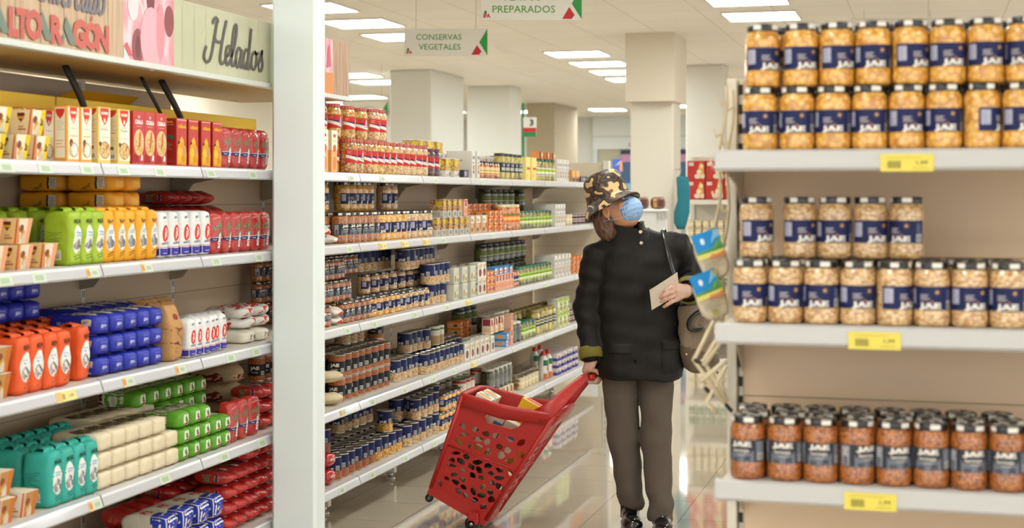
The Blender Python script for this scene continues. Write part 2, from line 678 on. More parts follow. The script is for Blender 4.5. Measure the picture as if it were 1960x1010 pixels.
def grey_label(R, z0, z1):
    mb = MB()
    f = cyl(R * 0.985 + .0006)
    h = z1 - z0
    D = '#33353c'
    g = [('r', -.066, z0, .066, z1, D), ('r', -.062, z0 + .002, -.040, z1 - .003, '#8c8f99'), ('r', -.054, z0 + .004, -.046, z1 - h * .5, '#5d6069'), *lines(-.060, -.042, z0 + h * .5, z1 - h * .1, 4, '#c9c6c2'),
         ('r', -.028, z0, .030, z0 + h * .52, '#6d717c'), ('r', -.022, z0, -.006, z0 + h * .2, '#4c4f58'), ('p', [(.006, z0), (.022, z0), (.022, z0 + h * .3), (.010, z0 + h * .32)], '#45474f'),
         ('r', .036, z0 + .003, .058, z1 - .003, '#797d88'), ('r', .040, z0 + .005, .056, z0 + h * .4, '#d2cec8'), *lines(.041, .055, z0 + .006, z0 + h * .36, 7, '#3a3a40', -1),
         ('r', -.025, z1 - h * .30, .025, z1 - h * .27, WHITE),
         ('t', 'JAE', 0, z1 - h * .27, h * .20, .046, .045, WHITE), ('p', [(.003, z1 - h * .10), (.007, z1 - h * .06), (.005, z1 - h * .01), (.001, z1 - h * .05)], '#d98a2e'),
         ('r', -.025, z1 - h * .58, .025, z1 - h * .34, D), ('t', 'lenteja', 0, z1 - h * .54, h * .15, .038, .02, '#d8d2c6'), ('r', -.008, z1 - h * .70, .012, z1 - h * .65, '#a8a49a')]
    paint(mb, g, f, 0.0, du=.0055)
    return mb


def red_label(R, z0, z1):
    mb = MB()
    f = cyl(R * 0.985 + .0006)
    h = z1 - z0
    RED = '#c63327'
    g = [('r', -.075, z0, .075, z1, RED), *lines(-.066, -.042, z0 + h * .68, z1 - h * .1, 4, '#e09a86'),
         ('r', -.07, z0 + h * .47, -.012, z0 + h * .58, '#252b60'), ('r', .018, z0 + h * .47, .07, z0 + h * .58, '#252b60')]
    for i in range(12):
        u = -.072 + i * .012
        c = lambda q: z0 + h * (.33 - .15 * math.sin((q + .03) / .035))
        g.append(('p', [(u, c(u) - h * .10), (u + .012, c(u + .012) - h * .10), (u + .012, c(u + .012) + h * .13), (u, c(u) + h * .13)], '#e6e0dc'))
    g += [('p', [(-.008, z0 + h * .3), (.012, z0 + h * .3), (.008, z0 + h * .62), (.002, z0 + h * .92), (-.003, z0 + h * .62)], '#dfe0e4'),
          ('p', [(-.003, z0 + h * .36), (.006, z0 + h * .36), (.003, z0 + h * .72)], '#4a5a8c'), ('e', .018, z1 - h * .2, .004, .006, '#e0a030'),
          ('r', -.012, z0 + h * .25, .02, z0 + h * .29, '#6d78a4')]
    paint(mb, g, f, 0.0, du=.006)
    return mb


def band_label(R, z0, z1, base, bands):
    """Plain wrap label with coloured bands (from, to, colour, as shares of its height) and a few bars of print."""
    mb = MB()
    f = cyl(R * 0.985 + .0006)
    h = z1 - z0
    w = R * 2.2
    g = [('r', -w, z0, w, z1, base)] + [('r', -w * a1, z0 + h * a, w * a1, z0 + h * b, c) for a, b, a1, c in bands]
    paint(mb, g, f, 0.0, du=.01)
    return mb


def jar(name, R, H, cont, label, lid='#161416', marks='patch'):
    parts = [('lid', jar_lid(R, H, lid, marks))]
    if label:
        parts.append(('paper_label', label))
    return Proto(name, 'jar', (2 * R, 2 * R, H), jar_body(R, H, cont), parts)


JR, JH = 0.0398, 0.143
P_chick = jar('chickpea_jar', JR, JH, chickpea, pea_label(JR, .037, .089, NAVY, '#d9a02e'))
P_bean = jar('white_bean_jar', JR, JH, white_bean, pea_label(JR, .037, .089, NAVY, '#c9a56c'))
P_lent = jar('lentil_jar', JR, JH, lentil, grey_label(JR, .040, .090))
SR, SH = 0.034, 0.098
P_slent = jar('small_lentil_jar', SR, SH, lentil, grey_label(SR, .027, .066))
P_schick = jar('small_chickpea_jar', SR, SH, chickpea, pea_label(SR, .027, .066, NAVY, '#d9a02e'))
P_sbean = jar('small_bean_jar', SR, SH, white_bean, pea_label(SR, .027, .066, NAVY, '#c9a56c'))
RR, RH = 0.044, 0.163
P_redbrown = jar('brown_bean_jar', RR, RH, brown_bean, red_label(RR, .048, .112), '#b2403a', 'check')
P_redyellow = jar('yellow_pea_jar', RR, RH, yellow_pea, red_label(RR, .048, .112), '#b2403a', 'check')
P_redwhite = jar('pale_bean_jar', RR, RH, white_bean, red_label(RR, .048, .112), '#b2403a', 'check')
P_reddark = jar('red_bean_jar', 0.040, 0.150, red_bean, red_label(.040, .044, .104), '#5a2440', None)
P_olive = jar('vegetable_jar', 0.043, 0.155, olive_veg, band_label(.043, .05, .10, '#3a3c34', [(.1, .45, .4, '#b9b4a6'), (.55, .9, .5, '#8f9470')]), '#1c1a18', None)
P_tallveg = jar('tall_vegetable_jar', 0.038, 0.165, yellow_veg, band_label(.038, .045, .105, '#2a2c34', [(.15, .5, .4, '#b8b4a8'), (.6, .9, .3, '#8c8f9c')]), '#1c1a18', None)
P_capers = jar('antipasto_jar', 0.040, 0.105, amber_veg, band_label(.040, .02, .07, '#e2c890', [(.1, .25, .6, '#c06030'), (.5, .62, .7, '#b08c50')]), '#1d1917', None)
P_asparagus = jar('asparagus_jar', 0.034, 0.150, yellow_veg, band_label(.034, .035, .09, '#e4e0d0', [(.5, .85, 1, '#a8bc28'), (.1, .2, .6, '#5a7a3a')]), '#0f5a3e', None)
P_honey = jar('pepper_jar', 0.045, 0.165, orange_veg, band_label(.045, .05, .12, '#d87030', [(.2, .5, .6, '#e8b060'), (.6, .8, .5, '#6f7d30')]), '#d9c896', None)
P_dark = jar('artichoke_jar', 0.045, 0.132, dark_veg, band_label(.045, .04, .092, '#5f6a30', [(.15, .35, .7, '#b9b49a'), (.5, .8, .8, '#7b8838')]), '#1a1c14', None)
P_pickle = jar('gherkin_jar', 0.046, 0.135, dark_veg, None, '#d5d0c4', None)
P_greenpot = jar('green_lid_jar', 0.038, 0.120, olive_veg, band_label(.038, .03, .08, '#a9c24a', [(.2, .45, .7, '#e8e4d4'), (.55, .7, .9, '#4c7a2e')]), '#0f5f44', None)
P_olivejar = jar('olive_jar', 0.048, 0.170, yellow_veg, band_label(.048, .06, .12, '#22221c', [(.2, .35, .6, '#d8d2b8'), (.5, .7, .7, '#c8c09a')]), '#8a7a34', None)
P_orangejar = jar('carrot_jar', 0.036, 0.110, orange_veg, band_label(.036, .03, .07, '#23304a', [(.2, .5, .5, '#c8c4b8')]), '#20201e', None)


def can(name, R, H, style):
    mb = MB()
    mb.lathe([(R * .96, 0), (R * 1.01, .001), (R * 1.01, .0035), (R * .985, .005), (R * .985, H - .005), (R * 1.01, H - .0035), (R * 1.01, H - .001), (R * .97, H), (R * .93, H - .001), (R * .92, H - .005), (R * .7, H - .0045), (R * .68, H - .0055), (.002, H - .0055)], tin, 26)
    mb2 = MB()
    f = cyl(R * .985 + .0006)
    W = PI * R * .985
    z0, z1 = .005, H - .005
    h = z1 - z0
    if style[0] == 'split':              # navy above, the food printed below, or food, black band, food
        cont, navy = style[1], style[2]
        g = [('r', -W, z0, W, z1, cont)]
        b0, b1 = (.40, 1.0) if style[3] == 'top' else (.22, .74)
        y0, y1 = z0 + h * b0, z0 + h * b1
        k = y1 - y0
        g += [('r', -W, y0, W, y1, navy)]
        for o in (-W * .62, W * .38):
            g += [('r', o - .030, y0 + k * .2, o - .012, y1 - k * .12, '#7f86a8' if style[3] == 'top' else '#5c5f66'), ('r', o + .052 - .008, y0 + k * .05, o + .052 + .012, y0 + k * .4, '#d0ccc6'),
                  *lines(o + .0445, o + .0635, y0 + k * .08, y0 + k * .36, 7, '#30303a', -1),
                  ('r', o - .004, y1 - k * .3, o + .018, y1 - k * .26, '#a09cae'), ('r', o - .004, y1 - k * .4, o + .012, y1 - k * .36, '#a09cae')]
            if style[3] == 'top':
                g += [('t', 'JAE', o + .014, y0 + k * .06, k * .2, .040, .045, WHITE)]
            else:
                g += [('t', 'JAE', o + .014, y0 + k * .55, k * .28, .044, .045, WHITE), ('t', 'lenteja', o + .014, y0 + k * .24, k * .17, .030, .01, '#cfc8bc')]
    else:
        g = [('r', -W, z0, W, z1, style[1])] + [('r', -W * a1, z0 + h * a, W * a1, z0 + h * b, c) for a, b, a1, c in style[2]]
        for o in (-W * .6, W * .4):
            g += [('e', o, z0 + h * .35, .018, h * .2, style[3]), ('r', o - .02, z0 + h * .68, o + .02, z0 + h * .80, style[5]), ('r', o - .012, z0 + h * .6, o + .014, z0 + h * .64, style[5])]
    paint(mb2, g, f, 0.0, du=.006)
    return Proto(name, 'can', (2 * R, 2 * R, H), mb, [('paper_label', mb2)])


print_bean = food(('#a07648', '#d4b080', '#e6cca0'), 130, rough=.4, stretch=(1, 1, 1.4))
print_chick = food(('#a8702a', '#dba046', '#ecc274'), 110, rough=.4)
print_lentil = food(('#7a3c16', '#a85e2c', '#bf7a44'), 240, rough=.4)
CR, CH = 0.0405, 0.110
P_cbean = can('white_bean_can', CR, CH, ('split', print_bean, NAVY, 'top'))
P_cchick = can('chickpea_can', CR, CH, ('split', print_chick, NAVY, 'top'))
P_clentn = can('lentil_can', CR, CH, ('split', print_lentil, NAVY, 'top'))
P_clent = can('stewed_lentil_can', CR, CH, ('split', print_lentil, '#17181c', 'mid'))
P_ctom = can('tomato_can', CR * 1.02, CH * 1.02, ('plain', '#ddd6c8', [(.0, .16, 1, '#a8382c'), (.86, 1, 1, '#a8382c')], '#b5522e', 'FRITO', '#a02a20'))
P_cmush = can('mushroom_can', CR, CH, ('plain', '#d9d2c2', [(.0, .5, 1, '#b09468'), (.8, .9, 1, '#4a7038')], '#8a5a38', 'SETAS', '#4a3a28'))
P_csmall = can('small_pate_can', .034, .042, ('plain', '#4a2838', [(.5, .8, .7, '#b8a8a0')], '#8a3a44', 'PATE', '#d8c8b8'))
P_ccream = can('cream_can', .036, .085, ('plain', '#d8c7a0', [(.0, .12, 1, '#c0a878'), (.45, .6, 1, '#e6dcc4')], '#a07848', 'CREMA', '#8a6a3a'))


def rounded(D, W, H, n=5.0, bulge=0.0, top=0.0, wrinkle=0.0, seed=0.0, side=0.0, foot=True):
    """A warp that rounds a box's edges, swells its faces, gathers its top and creases it."""
    def fn(p):
        q = [2 * p[0] / D, 2 * p[1] / W, 2 * p[2] / H - 1]
        mx = max(abs(a) for a in q)
        if mx > 1e-6:
            nn = sum(abs(a) ** n for a in q) ** (1 / n)
            q = [a * mx / nn for a in q]
        x, y, z = q[0] * D / 2, q[1] * W / 2, (q[2] + 1) * H / 2
        if bulge:
            e = (1 - min(1, abs(q[2])) ** 2.5)
            x *= 1 + bulge * e * (1 - .6 * q[1] ** 2)
            y *= 1 + bulge * e * (1 - .6 * q[0] ** 2)
        if top and q[2] > .45:
            t = (q[2] - .45) / .55
            y *= 1 - top * t * t
        if side:                       # lying bag: pinched ends along x
            t = abs(q[0]) ** 3
            z = H / 2 + (z - H / 2) * (1 - side * t)
            if foot:
                z -= 0
        if wrinkle:
            w = noise.noise_vector(Vector((x * 22 + seed, y * 22, z * 22))) * wrinkle + noise.noise_vector(Vector((x * 60 + seed, y * 60, z * 60))) * wrinkle * .4
            x, y, z = x + w.x, y + w.y, z + w.z * (.3 if z < H * .2 else 1)
        return (x, y, max(z, 0.0))
    return fn


def faces(D, W, H, w=None):
    w = w or (lambda p: p)
    return (lambda u, v, l: w((D / 2 + l, u, v)), lambda u, v, l: w((u, -W / 2 - l, v)), lambda u, v, l: w((-v, u, H + l)))


def packet(name, cat, D, W, H, body, front=(), side=(), top=(), warp=None, n=(6, 6, 8), printed='front_print', lift=.0005, sharp=False):
    """A box or bag: its body, and the print on its front, near side and top."""
    mb = MB()
    if warp:
        mb.gridbox(D, W, H, body, warp, n)
    else:
        mb.bbox((-D / 2, -W / 2, 0), (D / 2, W / 2, H), body, .0015)
    F, L, T = faces(D, W, H, warp)
    pr = MB()
    if front:
        paint(pr, front, F, lift)
    if side:
        paint(pr, side, L, lift)
    if top:
        paint(pr, top, T, lift)
    return Proto(name, cat, (D * 1.03, W * 1.03, H * 1.01) if warp else (D, W, H), mb, [(printed, pr)] if pr.v else [])


# flour in standing paper bags
FD, FW, FH = .098, .067, .172


def flour(name, col, dark, seed, D=FD, W=FW, H=FH):
    body = M(col, .55, bump=.25, bscale=40)
    oval = lambda: [('e', .006, .083, .027, .044, '#e4e4de'), ('r', -.010, .103, .022, .107, '#7fb0d4'), ('r', -.006, .095, .018, .099, '#7fb0d4'),
                    ('p', [(-.018, .066), (-.004, .078), (.006, .088), (.010, .084), (.010, .050), (-.004, .044)], '#8d8d8c'), ('p', [(.010, .084), (.026, .066), (.024, .052), (.010, .046)], '#6f7070'), ('p', [(-.006, .074), (.004, .084), (.0, .06)], '#c4c2bd')]
    fr = oval() + [('t', 'BEA', .008, .133, .014, .040, .03, dark)] + [('p', [(-.008 + k * .001, .026 - k * .008), (.024, .033 - k * .008), (.024, .0355 - k * .008), (-.008 + k * .001, .0285 - k * .008)], dark) for k in range(2)]
    sd = [('r', -.034, .018, .016, .048, '#ddd6c8'), *lines(-.026, .010, .022, .036, 12, '#3c3630', -1), *lines(-.032, .014, .039, .047, 3, '#8a8478'), *lines(-.036, .02, .062, .112, 7, dark, .18)]
    tp = [('p', [(-.012, -.008), (.014, -.008), (.014, .012), (-.012, .012)], dark)]
    p = packet(name, 'flour bag', D, W, H, body, fr, sd, tp, rounded(D, W, H, 11, .03, .10, .0055, seed), (7, 7, 10))
    fold = MB()                       # the gathered paper folded over on top
    ys = [-.42 + .84 * k / 8 for k in range(9)]
    top = [[(x + .003 * math.sin(9 * y + seed), y * W * (.98 if z < H else .9), z + .0025 * math.sin(14 * y + 2 * seed)) for y in ys] for x, z in ((-.022, H - .004), (-.020, H + .003), (-.004, H + .011), (.018, H + .007), (.022, H + .002), (.020, H - .004))]
    fold.loft(top, body, cap=False, closed=False)
    p.parts.append(('folded_top', fold.mesh('folded_top'), None))
    return p


P_lime = flour('lime_flour_bag', '#9cb726', '#3c3a30', 1)
P_yell = flour('yellow_flour_bag', '#eaa417', '#3a2c18', 2)
P_oran = flour('orange_flour_bag', '#e0561c', '#3a2016', 3)
P_teal = flour('teal_flour_bag', '#2fa596', '#1c2c2c', 4)


def norte(name, k):
    D, W, H = .085 * k, .062 * k, .165 * k
    fr = [('r', -.0305 * k, .004, .0305 * k, .034 * k, '#40379a'), ('r', -.0305 * k, .037 * k, .0305 * k, .039 * k, '#c8382e'), ('t', 'NORTE', .002, .048 * k, .009 * k, .046 * k, .02, '#2f2c5c'),
          ('e', .004 * k, .088 * k, .020 * k, .030 * k, '#d23a28'), ('r', .002 * k, .068 * k, .007 * k, .094 * k, '#ece6de'), ('e', .0045 * k, .102 * k, .004 * k, .005 * k, '#ece6de'), ('r', .010 * k, .074 * k, .014 * k, .1 * k, '#ece6de'),
          ('r', -.026 * k, .128 * k, .026 * k, .1285 * k, '#b8a8b8'), ('t', 'ABEC', .002, .140 * k, .008 * k, .030 * k, .02, '#3a377a'), ('r', -.012 * k, .015 * k, .016 * k, .018 * k, '#c8c4dc')]
    sd = [('r', -.040 * k, .004, .040 * k, .034 * k, '#40379a'), ('r', -.040 * k, .037 * k, .040 * k, .039 * k, '#c8382e'), *lines(-.028 * k, .028 * k, .06 * k, .12 * k, 8, '#b9b6c4', .2)]
    return packet(name, 'flour bag', D, W, H, M('#e3e2e0', .5, bump=.2, bscale=40), fr, sd, (), rounded(D, W, H, 8, .02, .25, .003, 5), (5, 5, 9))


P_norte = norte('white_sugar_bag', 1.0)
P_norte2 = norte('small_white_sugar_bag', .86)

# red cellophane bags of lentils, upright and lying
PD, PW, PH = .058, .081, .158


def lentil_bag(name, lying):
    if not lying:
        D, W, H = PD, PW, PH
        fr = [('p', [(-.022, .055), (.038, .055), (.040, .120), (.012, .130), (-.022, .105)], lentil_dry), ('r', -.042, .046, .042, .060, '#252d68'), ('r', -.042, .0595, .042, .062, '#d8d2d2'), ('r', -.030, .136, .030, .140, '#d98a80'), ('r', -.034, .0505, -.004, .0545, '#b8b4c8'),
              ('p', [(.004, .02), (.016, .018), (.020, .07), (.012, .086), (.006, .07)], '#d8d2d2'), ('p', [(.008, .03), (.014, .03), (.012, .066)], '#46568c'), ('e', .012, .042, .010, .007, '#e3dede'), ('r', .004, .0405, .02, .0435, '#b03028')]
        sd = [('r', -.027, .046, .027, .060, '#252d68'), ('p', [(-.018, .064), (.022, .064), (.022, .125), (-.016, .11)], lentil_dry), *lines(-.018, .018, .016, .036, 4, '#d8908a', .3)]
        return packet(name, 'lentil bag', D, W, H, M('#b5241d', .28, coat=.5, bump=.5, bscale=70), fr, sd, (), rounded(D, W, H, 5.0, .03, .06, .006, 9), (6, 8, 11))
    D, W, H = .165, .092, .058
    fr = [('r', -.02, .012, .02, .04, '#c2352c')]
    sd = [('p', [(-.045, .010), (.005, .010), (.01, .046), (-.04, .048)], lentil_dry), ('r', .020, .002, .036, .056, '#dcd6d2'), ('r', .022, .002, .034, .056, '#232b62')]
    tp = [('p', [(-.03, -.01), (.03, -.01), (.03, .05), (-.03, .045)], lentil_dry), ('r', -.04, -.036, .04, -.022, '#232b62'), ('e', .01, -.03, .018, .016, '#dcd6d2'), ('r', -.002, -.033, .022, -.028, '#b03028')]
    return packet(name, 'lentil bag', D, W, H, M('#b5241d', .28, coat=.5, bump=.5, bscale=70), fr, sd, tp, rounded(D, W, H, 3.0, .05, 0, .005, 13, .35), (10, 6, 6))


P_lent_up = lentil_bag('red_lentil_bag', False)
P_lent_ly = lentil_bag('lying_lentil_bag', True)


def lying(name, cat, col, D, W, H, fr, sd, tp, seed=3, n=7, wr=.0055, rough=.5, coat=0.0):
    return packet(name, cat, D, W, H, M(col, rough, coat=coat, bump=.25, bscale=45), fr, sd, tp, rounded(D, W, H, n, .03, 0, wr, seed, .10), (10, 7, 6))


P_yell_ly = lying('lying_yellow_flour_bag', 'flour bag', '#e29a16', .175, .1, .060, [('r', -.026, .012, .026, .040, '#eeb240'), ('r', -.012, .024, .018, .028, '#d8c090')],
                  [('r', .030, .008, .062, .050, '#ddd2bc'), ('r', .024, .008, .031, .050, '#332a1c'), *lines(.034, .060, .012, .046, 6, '#9a917e'), ('p', [(-.035, .004), (.012, .004), (.006, .03), (-.016, .056)], '#a8741a')],
                  [('e', .0, -.02, .03, .042, '#e4e4de')])
P_blue_ly = lying('lying_blue_flour_bag', 'flour bag', '#202ba0', .185, .079, .066, [('t', 'BEA', .0, .026, .011, .026, .03, '#c8cbe6'), ('r', -.016, .018, .016, .0195, '#8c93d6'), ('r', -.016, .046, .01, .0475, '#8c93d6')],
                  [('r', .034, .008, .070, .052, '#d3c8ae'), ('r', .029, .008, .035, .052, '#2a2620'), *lines(.038, .068, .012, .048, 6, '#a39a86'), ('t', 'BEA', -.04, .03, .010, .03, .03, '#c8cbe6')],
                  [('e', .0, -.02, .028, .044, '#d9d7cc'), ('t', 'BEA', 0, .05, .012, .03, .03, '#c8cbe6')], 6)
P_brick = lying('rice_brick', 'rice pack', '#dccdae', .18, .085, .060, (), (), [('r', -.036, -.06, .036, .03, '#4a3f36'), ('r', -.02, -.035, .03, .0, '#a08a50'), ('r', -.012, -.055, .030, -.04, '#cfc6b2')], 8, 10, .0045, .5)
P_green_ly = lying('green_rice_pack', 'rice pack', '#5b9c22', .17, .072, .058, [('r', -.017, .008, .022, .050, '#e6e2d4'), ('p', [(-.003, .012), (.012, .012), (.014, .030), (-.005, .030)], '#7a2a26'), ('e', .004, .036, .008, .007, '#5a8a2c'), ('r', -.012, .020, .008, .023, '#c8b08c')],
                   [('r', -.085, .002, .030, .056, '#ded9ca'), ('r', -.082, .008, -.058, .050, '#55221e'), ('e', -.04, .028, .010, .02, '#5b9c22'), ('e', -.015, .028, .008, .016, '#c9c4b4'), ('r', -.0785, .020, -.062, .024, '#cdb8a4')],
                   [('r', -.03, -.03, .03, .085, '#e0dccd'), ('r', -.02, .03, .018, .055, '#55221e'), ('e', .0, .0, .02, .018, '#5b9c22')], 2)
P_sos = lying('blue_topped_rice_bag', 'rice bag', '#ddd6c4', .19, .075, .085, [('r', -.036, .004, .036, .082, '#2338a6'), ('p', [(-.006, .02), (.008, .02), (.004, .056)], '#d9a07a'), ('r', -.03, .068, .03, .072, '#e4e2dc')], [('r', .03, .004, .092, .082, '#2338a6')],
              [('r', -.036, -.093, .036, -.03, '#2338a6'), ('r', -.03, -.06, .03, -.052, '#e4e2dc'), ('t', 'SOS', 0, .0, .028, .05, .05, '#b8302a'), *[('p', [(-.02 + .01 * k, .05), (-.016 + .01 * k, .052), (-.004 + .01 * k, .085), (-.012 + .01 * k, .08)], '#3e7a3a') for k in range(3)]], 4)
P_whitepack = lying('flat_white_rice_pack', 'rice pack', '#d9d2c0', .17, .105, .05, [('r', -.035, .008, .012, .04, '#e8e4d8'), ('e', .0, .024, .008, .012, '#c87a50'), ('r', .024, .014, .034, .036, '#3a3630')], [('r', -.05, .01, .0, .04, '#7a9a5a')], [('e', 0, 0, .03, .04, '#b8ae94')], 7)
P_redwhite_bag = lying('red_and_white_sugar_bag', 'sugar bag', '#ded9d2', .2, .115, .05, [('p', [(-.04, .01), (.01, .01), (.03, .042), (-.02, .045)], '#c03a30')], [('r', -.05, .008, .02, .044, '#b5342c')], [('r', -.05, -.08, .05, -.02, '#b5342c'), ('r', -.035, .0, .04, .05, '#c2463c')], 9, 3.4, .008)
P_kraftly = lying('lying_kraft_bag', 'flour bag', '#a37a52', .2, .1, .07, (), (), [('e', 0, -.05, .022, .02, '#7a2a28')], 10, 4, .007)
P_sack = lying('cloth_pulse_sack', 'cloth sack', '#b59c76', .22, .16, .085, [('r', -.06, .012, .06, .05, '#7a1f1c')], [('r', -.06, .01, .08, .05, '#7a1f1c')], (), 11, 2.8, .012, .8)
P_flap = lying('pale_plastic_bag', 'plastic bag', '#e0d8cc', .14, .1, .040, [('p', [(-.02, .01), (.03, .012), (.01, .03)], '#c8402f')], (), [('p', [(-.02, -.03), (.02, -.02), (.0, .03)], '#c8402f')], 12, 2.6, .014, .45)
P_cloth = lying('cotton_pulse_bag', 'cloth bag', '#d8c7a4', .2, .13, .058, (), (), (), 14, 2.6, .013, .85)
P_redpack = lying('red_foil_pack', 'foil pack', '#b3201c', .13, .085, .075, [('r', -.03, .03, .02, .045, '#d8b0a0')], [('r', -.03, .02, .03, .04, '#cf5a48')], (), 15, 3.2, .008, .25, .6)

# brown paper bag, gathered at the top
mbk = MB()
kw = rounded(.085, .095, .2, 6, .03, 0, .005, 21)


def kraft_warp(p):
    x, y, z = kw(p)
    if z > .13:
        t = (z - .13) / .07
        x *= 1 - .75 * min(1, t)
        y *= 1 + .05 * t
        x += .008 * math.sin(y * 70) * t
    return (x, y, z)


mbk.gridbox(.085, .095, .2, M('#b98b55', .75, bump=.3, bscale=50), kraft_warp, (6, 8, 12))
kp = MB()
KF, KL, KT = faces(.085, .095, .2, kraft_warp)
paint(kp, [('e', 0, .158, .014, .012, '#8a2f2c'), ('p', [(-.046, .125), (0, .112), (.046, .125), (.046, .120), (0, .106), (-.046, .120)], '#7a3a22'), ('p', [(-.02, .11), (-.014, .10), (.04, .07), (.044, .075)], '#7a3a22'),
           ('e', -.005, .04, .018, .010, '#96683c'), ('e', -.005, .04, .015, .0078, '#b98b55'), ('p', [(-.046, .066), (0, .070), (.046, .05), (.046, .046), (0, .066), (-.046, .062)], '#7a3a22')], KF)
paint(kp, [('p', [(-.04, .125), (.04, .116), (.04, .111), (-.04, .12)], '#7a3a22'), ('p', [(-.04, .072), (.04, .068), (.04, .063), (-.04, .067)], '#7a3a22')], KL)
P_kraft = Proto('kraft_paper_bag', 'flour bag', (.085, .095, .2), mbk, [('front_print', kp)])


# cartons
def carton(name, cat, D, W, H, col, fr, sd=(), tp=(), rough=.42):
    return packet(name, cat, D, W, H, M(col, rough, coat=.15), fr, sd, tp)


def shield(u, v, w, h, c='#d23a26'):
    return ('p', [(u - w, v + h), (u + w, v + h), (u + w, v + h * .3), (u + w * .6, v - h * .4), (u, v - h), (u - w * .6, v - h * .4), (u - w, v + h * .3)], c)


def dish(u, v, r, c):
    return [('e', u, v, r, r * .9, '#8a6a3c'), ('e', u, v, r * .92, r * .82, c)]


P_nomen = carton('orange_rice_carton', 'rice box', .048, .07, .175, '#ec9b2c', [('r', -.028, .008, .030, .171, '#f0e6cc'), shield(.0, .145, .02, .026), ('t', 'NOMEN', 0, .151, .008, .030, .04, '#f0e6dc'), ('e', 0, .132, .004, .007, '#f0e6dc'), ('r', -.016, .104, .018, .106, '#9a9a8a'), ('r', -.02, .08, .022, .083, '#ec9b2c'),
                                                                                          *dish(.002, .038, .026, rice_food), ('e', -.012, .06, .010, .012, '#7a3f22'), ('e', -.006, .055, .008, .006, '#e0702a'), ('e', .004, .038, .015, .02, '#e8e4d8')],
                 [('r', -.018, .012, .018, .170, '#efe6cc'), shield(.0, .15, .016, .016), *lines(-.012, .014, .10, .135, 5, '#b8b4a0', .2), *lines(-.016, .016, .045, .075, 3, '#e09030', .25)], [('r', -.03, -.02, .03, .02, '#d23a26')])
P_risotto = carton('yellow_risotto_carton', 'rice box', .048, .075, .182, '#e9c65a', [('r', -.030, .01, .034, .178, '#efe8d2'), shield(.0, .15, .026, .028), ('t', 'NOMEN', 0, .158, .009, .040, .04, '#f0e6dc'), ('e', 0, .138, .005, .008, '#f0e6dc'), ('t', 'Risotto', .0, .106, .010, .04, .0, '#7d8078'), ('r', -.014, .118, .014, .12, '#9a9a8a'), ('r', -.02, .082, .03, .084, '#e0a030'),
                                                                                               *dish(.002, .042, .032, rice_food), ('p', [(.01, .04), (.028, .06), (.02, .064), (.006, .046)], '#b8683a'), ('e', -.026, .062, .008, .008, '#6a4a26')],
                   [('r', -.02, .012, .02, .175, '#ecdcae'), shield(.0, .165, .018, .012), *lines(-.016, .016, .11, .15, 8, '#a89c70', .2), ('r', -.018, .1, .014, .102, '#c04a30'), *lines(-.016, .014, .065, .09, 6, '#a89c70', .2), ('r', -.006, .045, .008, .056, '#6a6450'), ('r', -.016, .014, .016, .034, '#e8e0cc'), *lines(-.012, .012, .017, .03, 9, '#3a3630', -1)])
P_cigala = carton('red_paella_carton', 'rice box', .05, .076, .182, '#bf2b22', [('t', 'LA', 0, .158, .010, .012, .04, '#e8e0d8'), ('t', 'CIGALA', 0, .138, .014, .054, .05, '#efe8e2'), ('r', -.018, .128, .018, .131, '#e0948a'), ('e', .0, .075, .034, .045, '#d8c08c'), ('e', -.002, .07, .028, .036, rice_food), ('p', [(-.006, .05), (.006, .06), (.014, .11), (.006, .115)], '#c8542a'), ('e', .014, .05, .01, .008, '#d9a83a'),
                                                                                          ('p', [(.010, .014), (.026, .014), (.026, .030), (.018, .036)], '#e8e2da'), ('p', [(-.036, .006), (.004, .006), (-.004, .03), (-.036, .036)], '#a01f1c')],
                  [('t', 'LA', 0, .158, .008, .01, .04, '#e8e0d8'), *lines(-.016, .016, .125, .145, 4, '#e8a8a0', .25), ('r', -.004, .09, .014, .098, '#4c7a4a'), *lines(-.016, .016, .05, .08, 6, '#d8706a', .2), ('r', -.012, .012, .014, .03, '#e0d8d0')])
P_brill = carton('red_rice_carton', 'rice box', .062, .072, .172, '#bb2a1f', [('r', -.034, .164, .034, .168, '#e0a090'), ('t', 'brillante', .002, .137, .013, .056, .05, '#e6a51e'), ('p', [(-.014, .095), (0, .108), (.012, .094), (.016, .08), (-.016, .08)], '#e6b030'), ('p', [(-.030, .080), (-.020, .092), (-.012, .086), (-.016, .074)], '#2a2a20'),
                                                                                        ('p', [(-.034, .006), (.028, .004), (.034, .04), (.026, .07), (.0, .088), (-.026, .078), (-.034, .05)], '#d99c20'), ('e', -.012, .05, .015, .017, '#e9bb38'), ('e', .012, .055, .010, .016, '#c88a70'), ('e', -.016, .024, .012, .012, '#e3b02c'), ('e', .008, .026, .014, .012, '#d08a24')],
                 [('r', -.029, .004, .029, .168, '#96201b'), ('t', 'brillante', -.004, .155, .008, .040, .04, '#dca01e'), ('r', -.026, .147, .02, .149, '#d89a90'), ('r', -.024, .098, .018, .109, '#2e6a50'), *lines(-.016, .012, .06, .088, 5, '#cc7a70', .25), *lines(-.022, .02, .016, .03, 3, '#b85048', .3)])


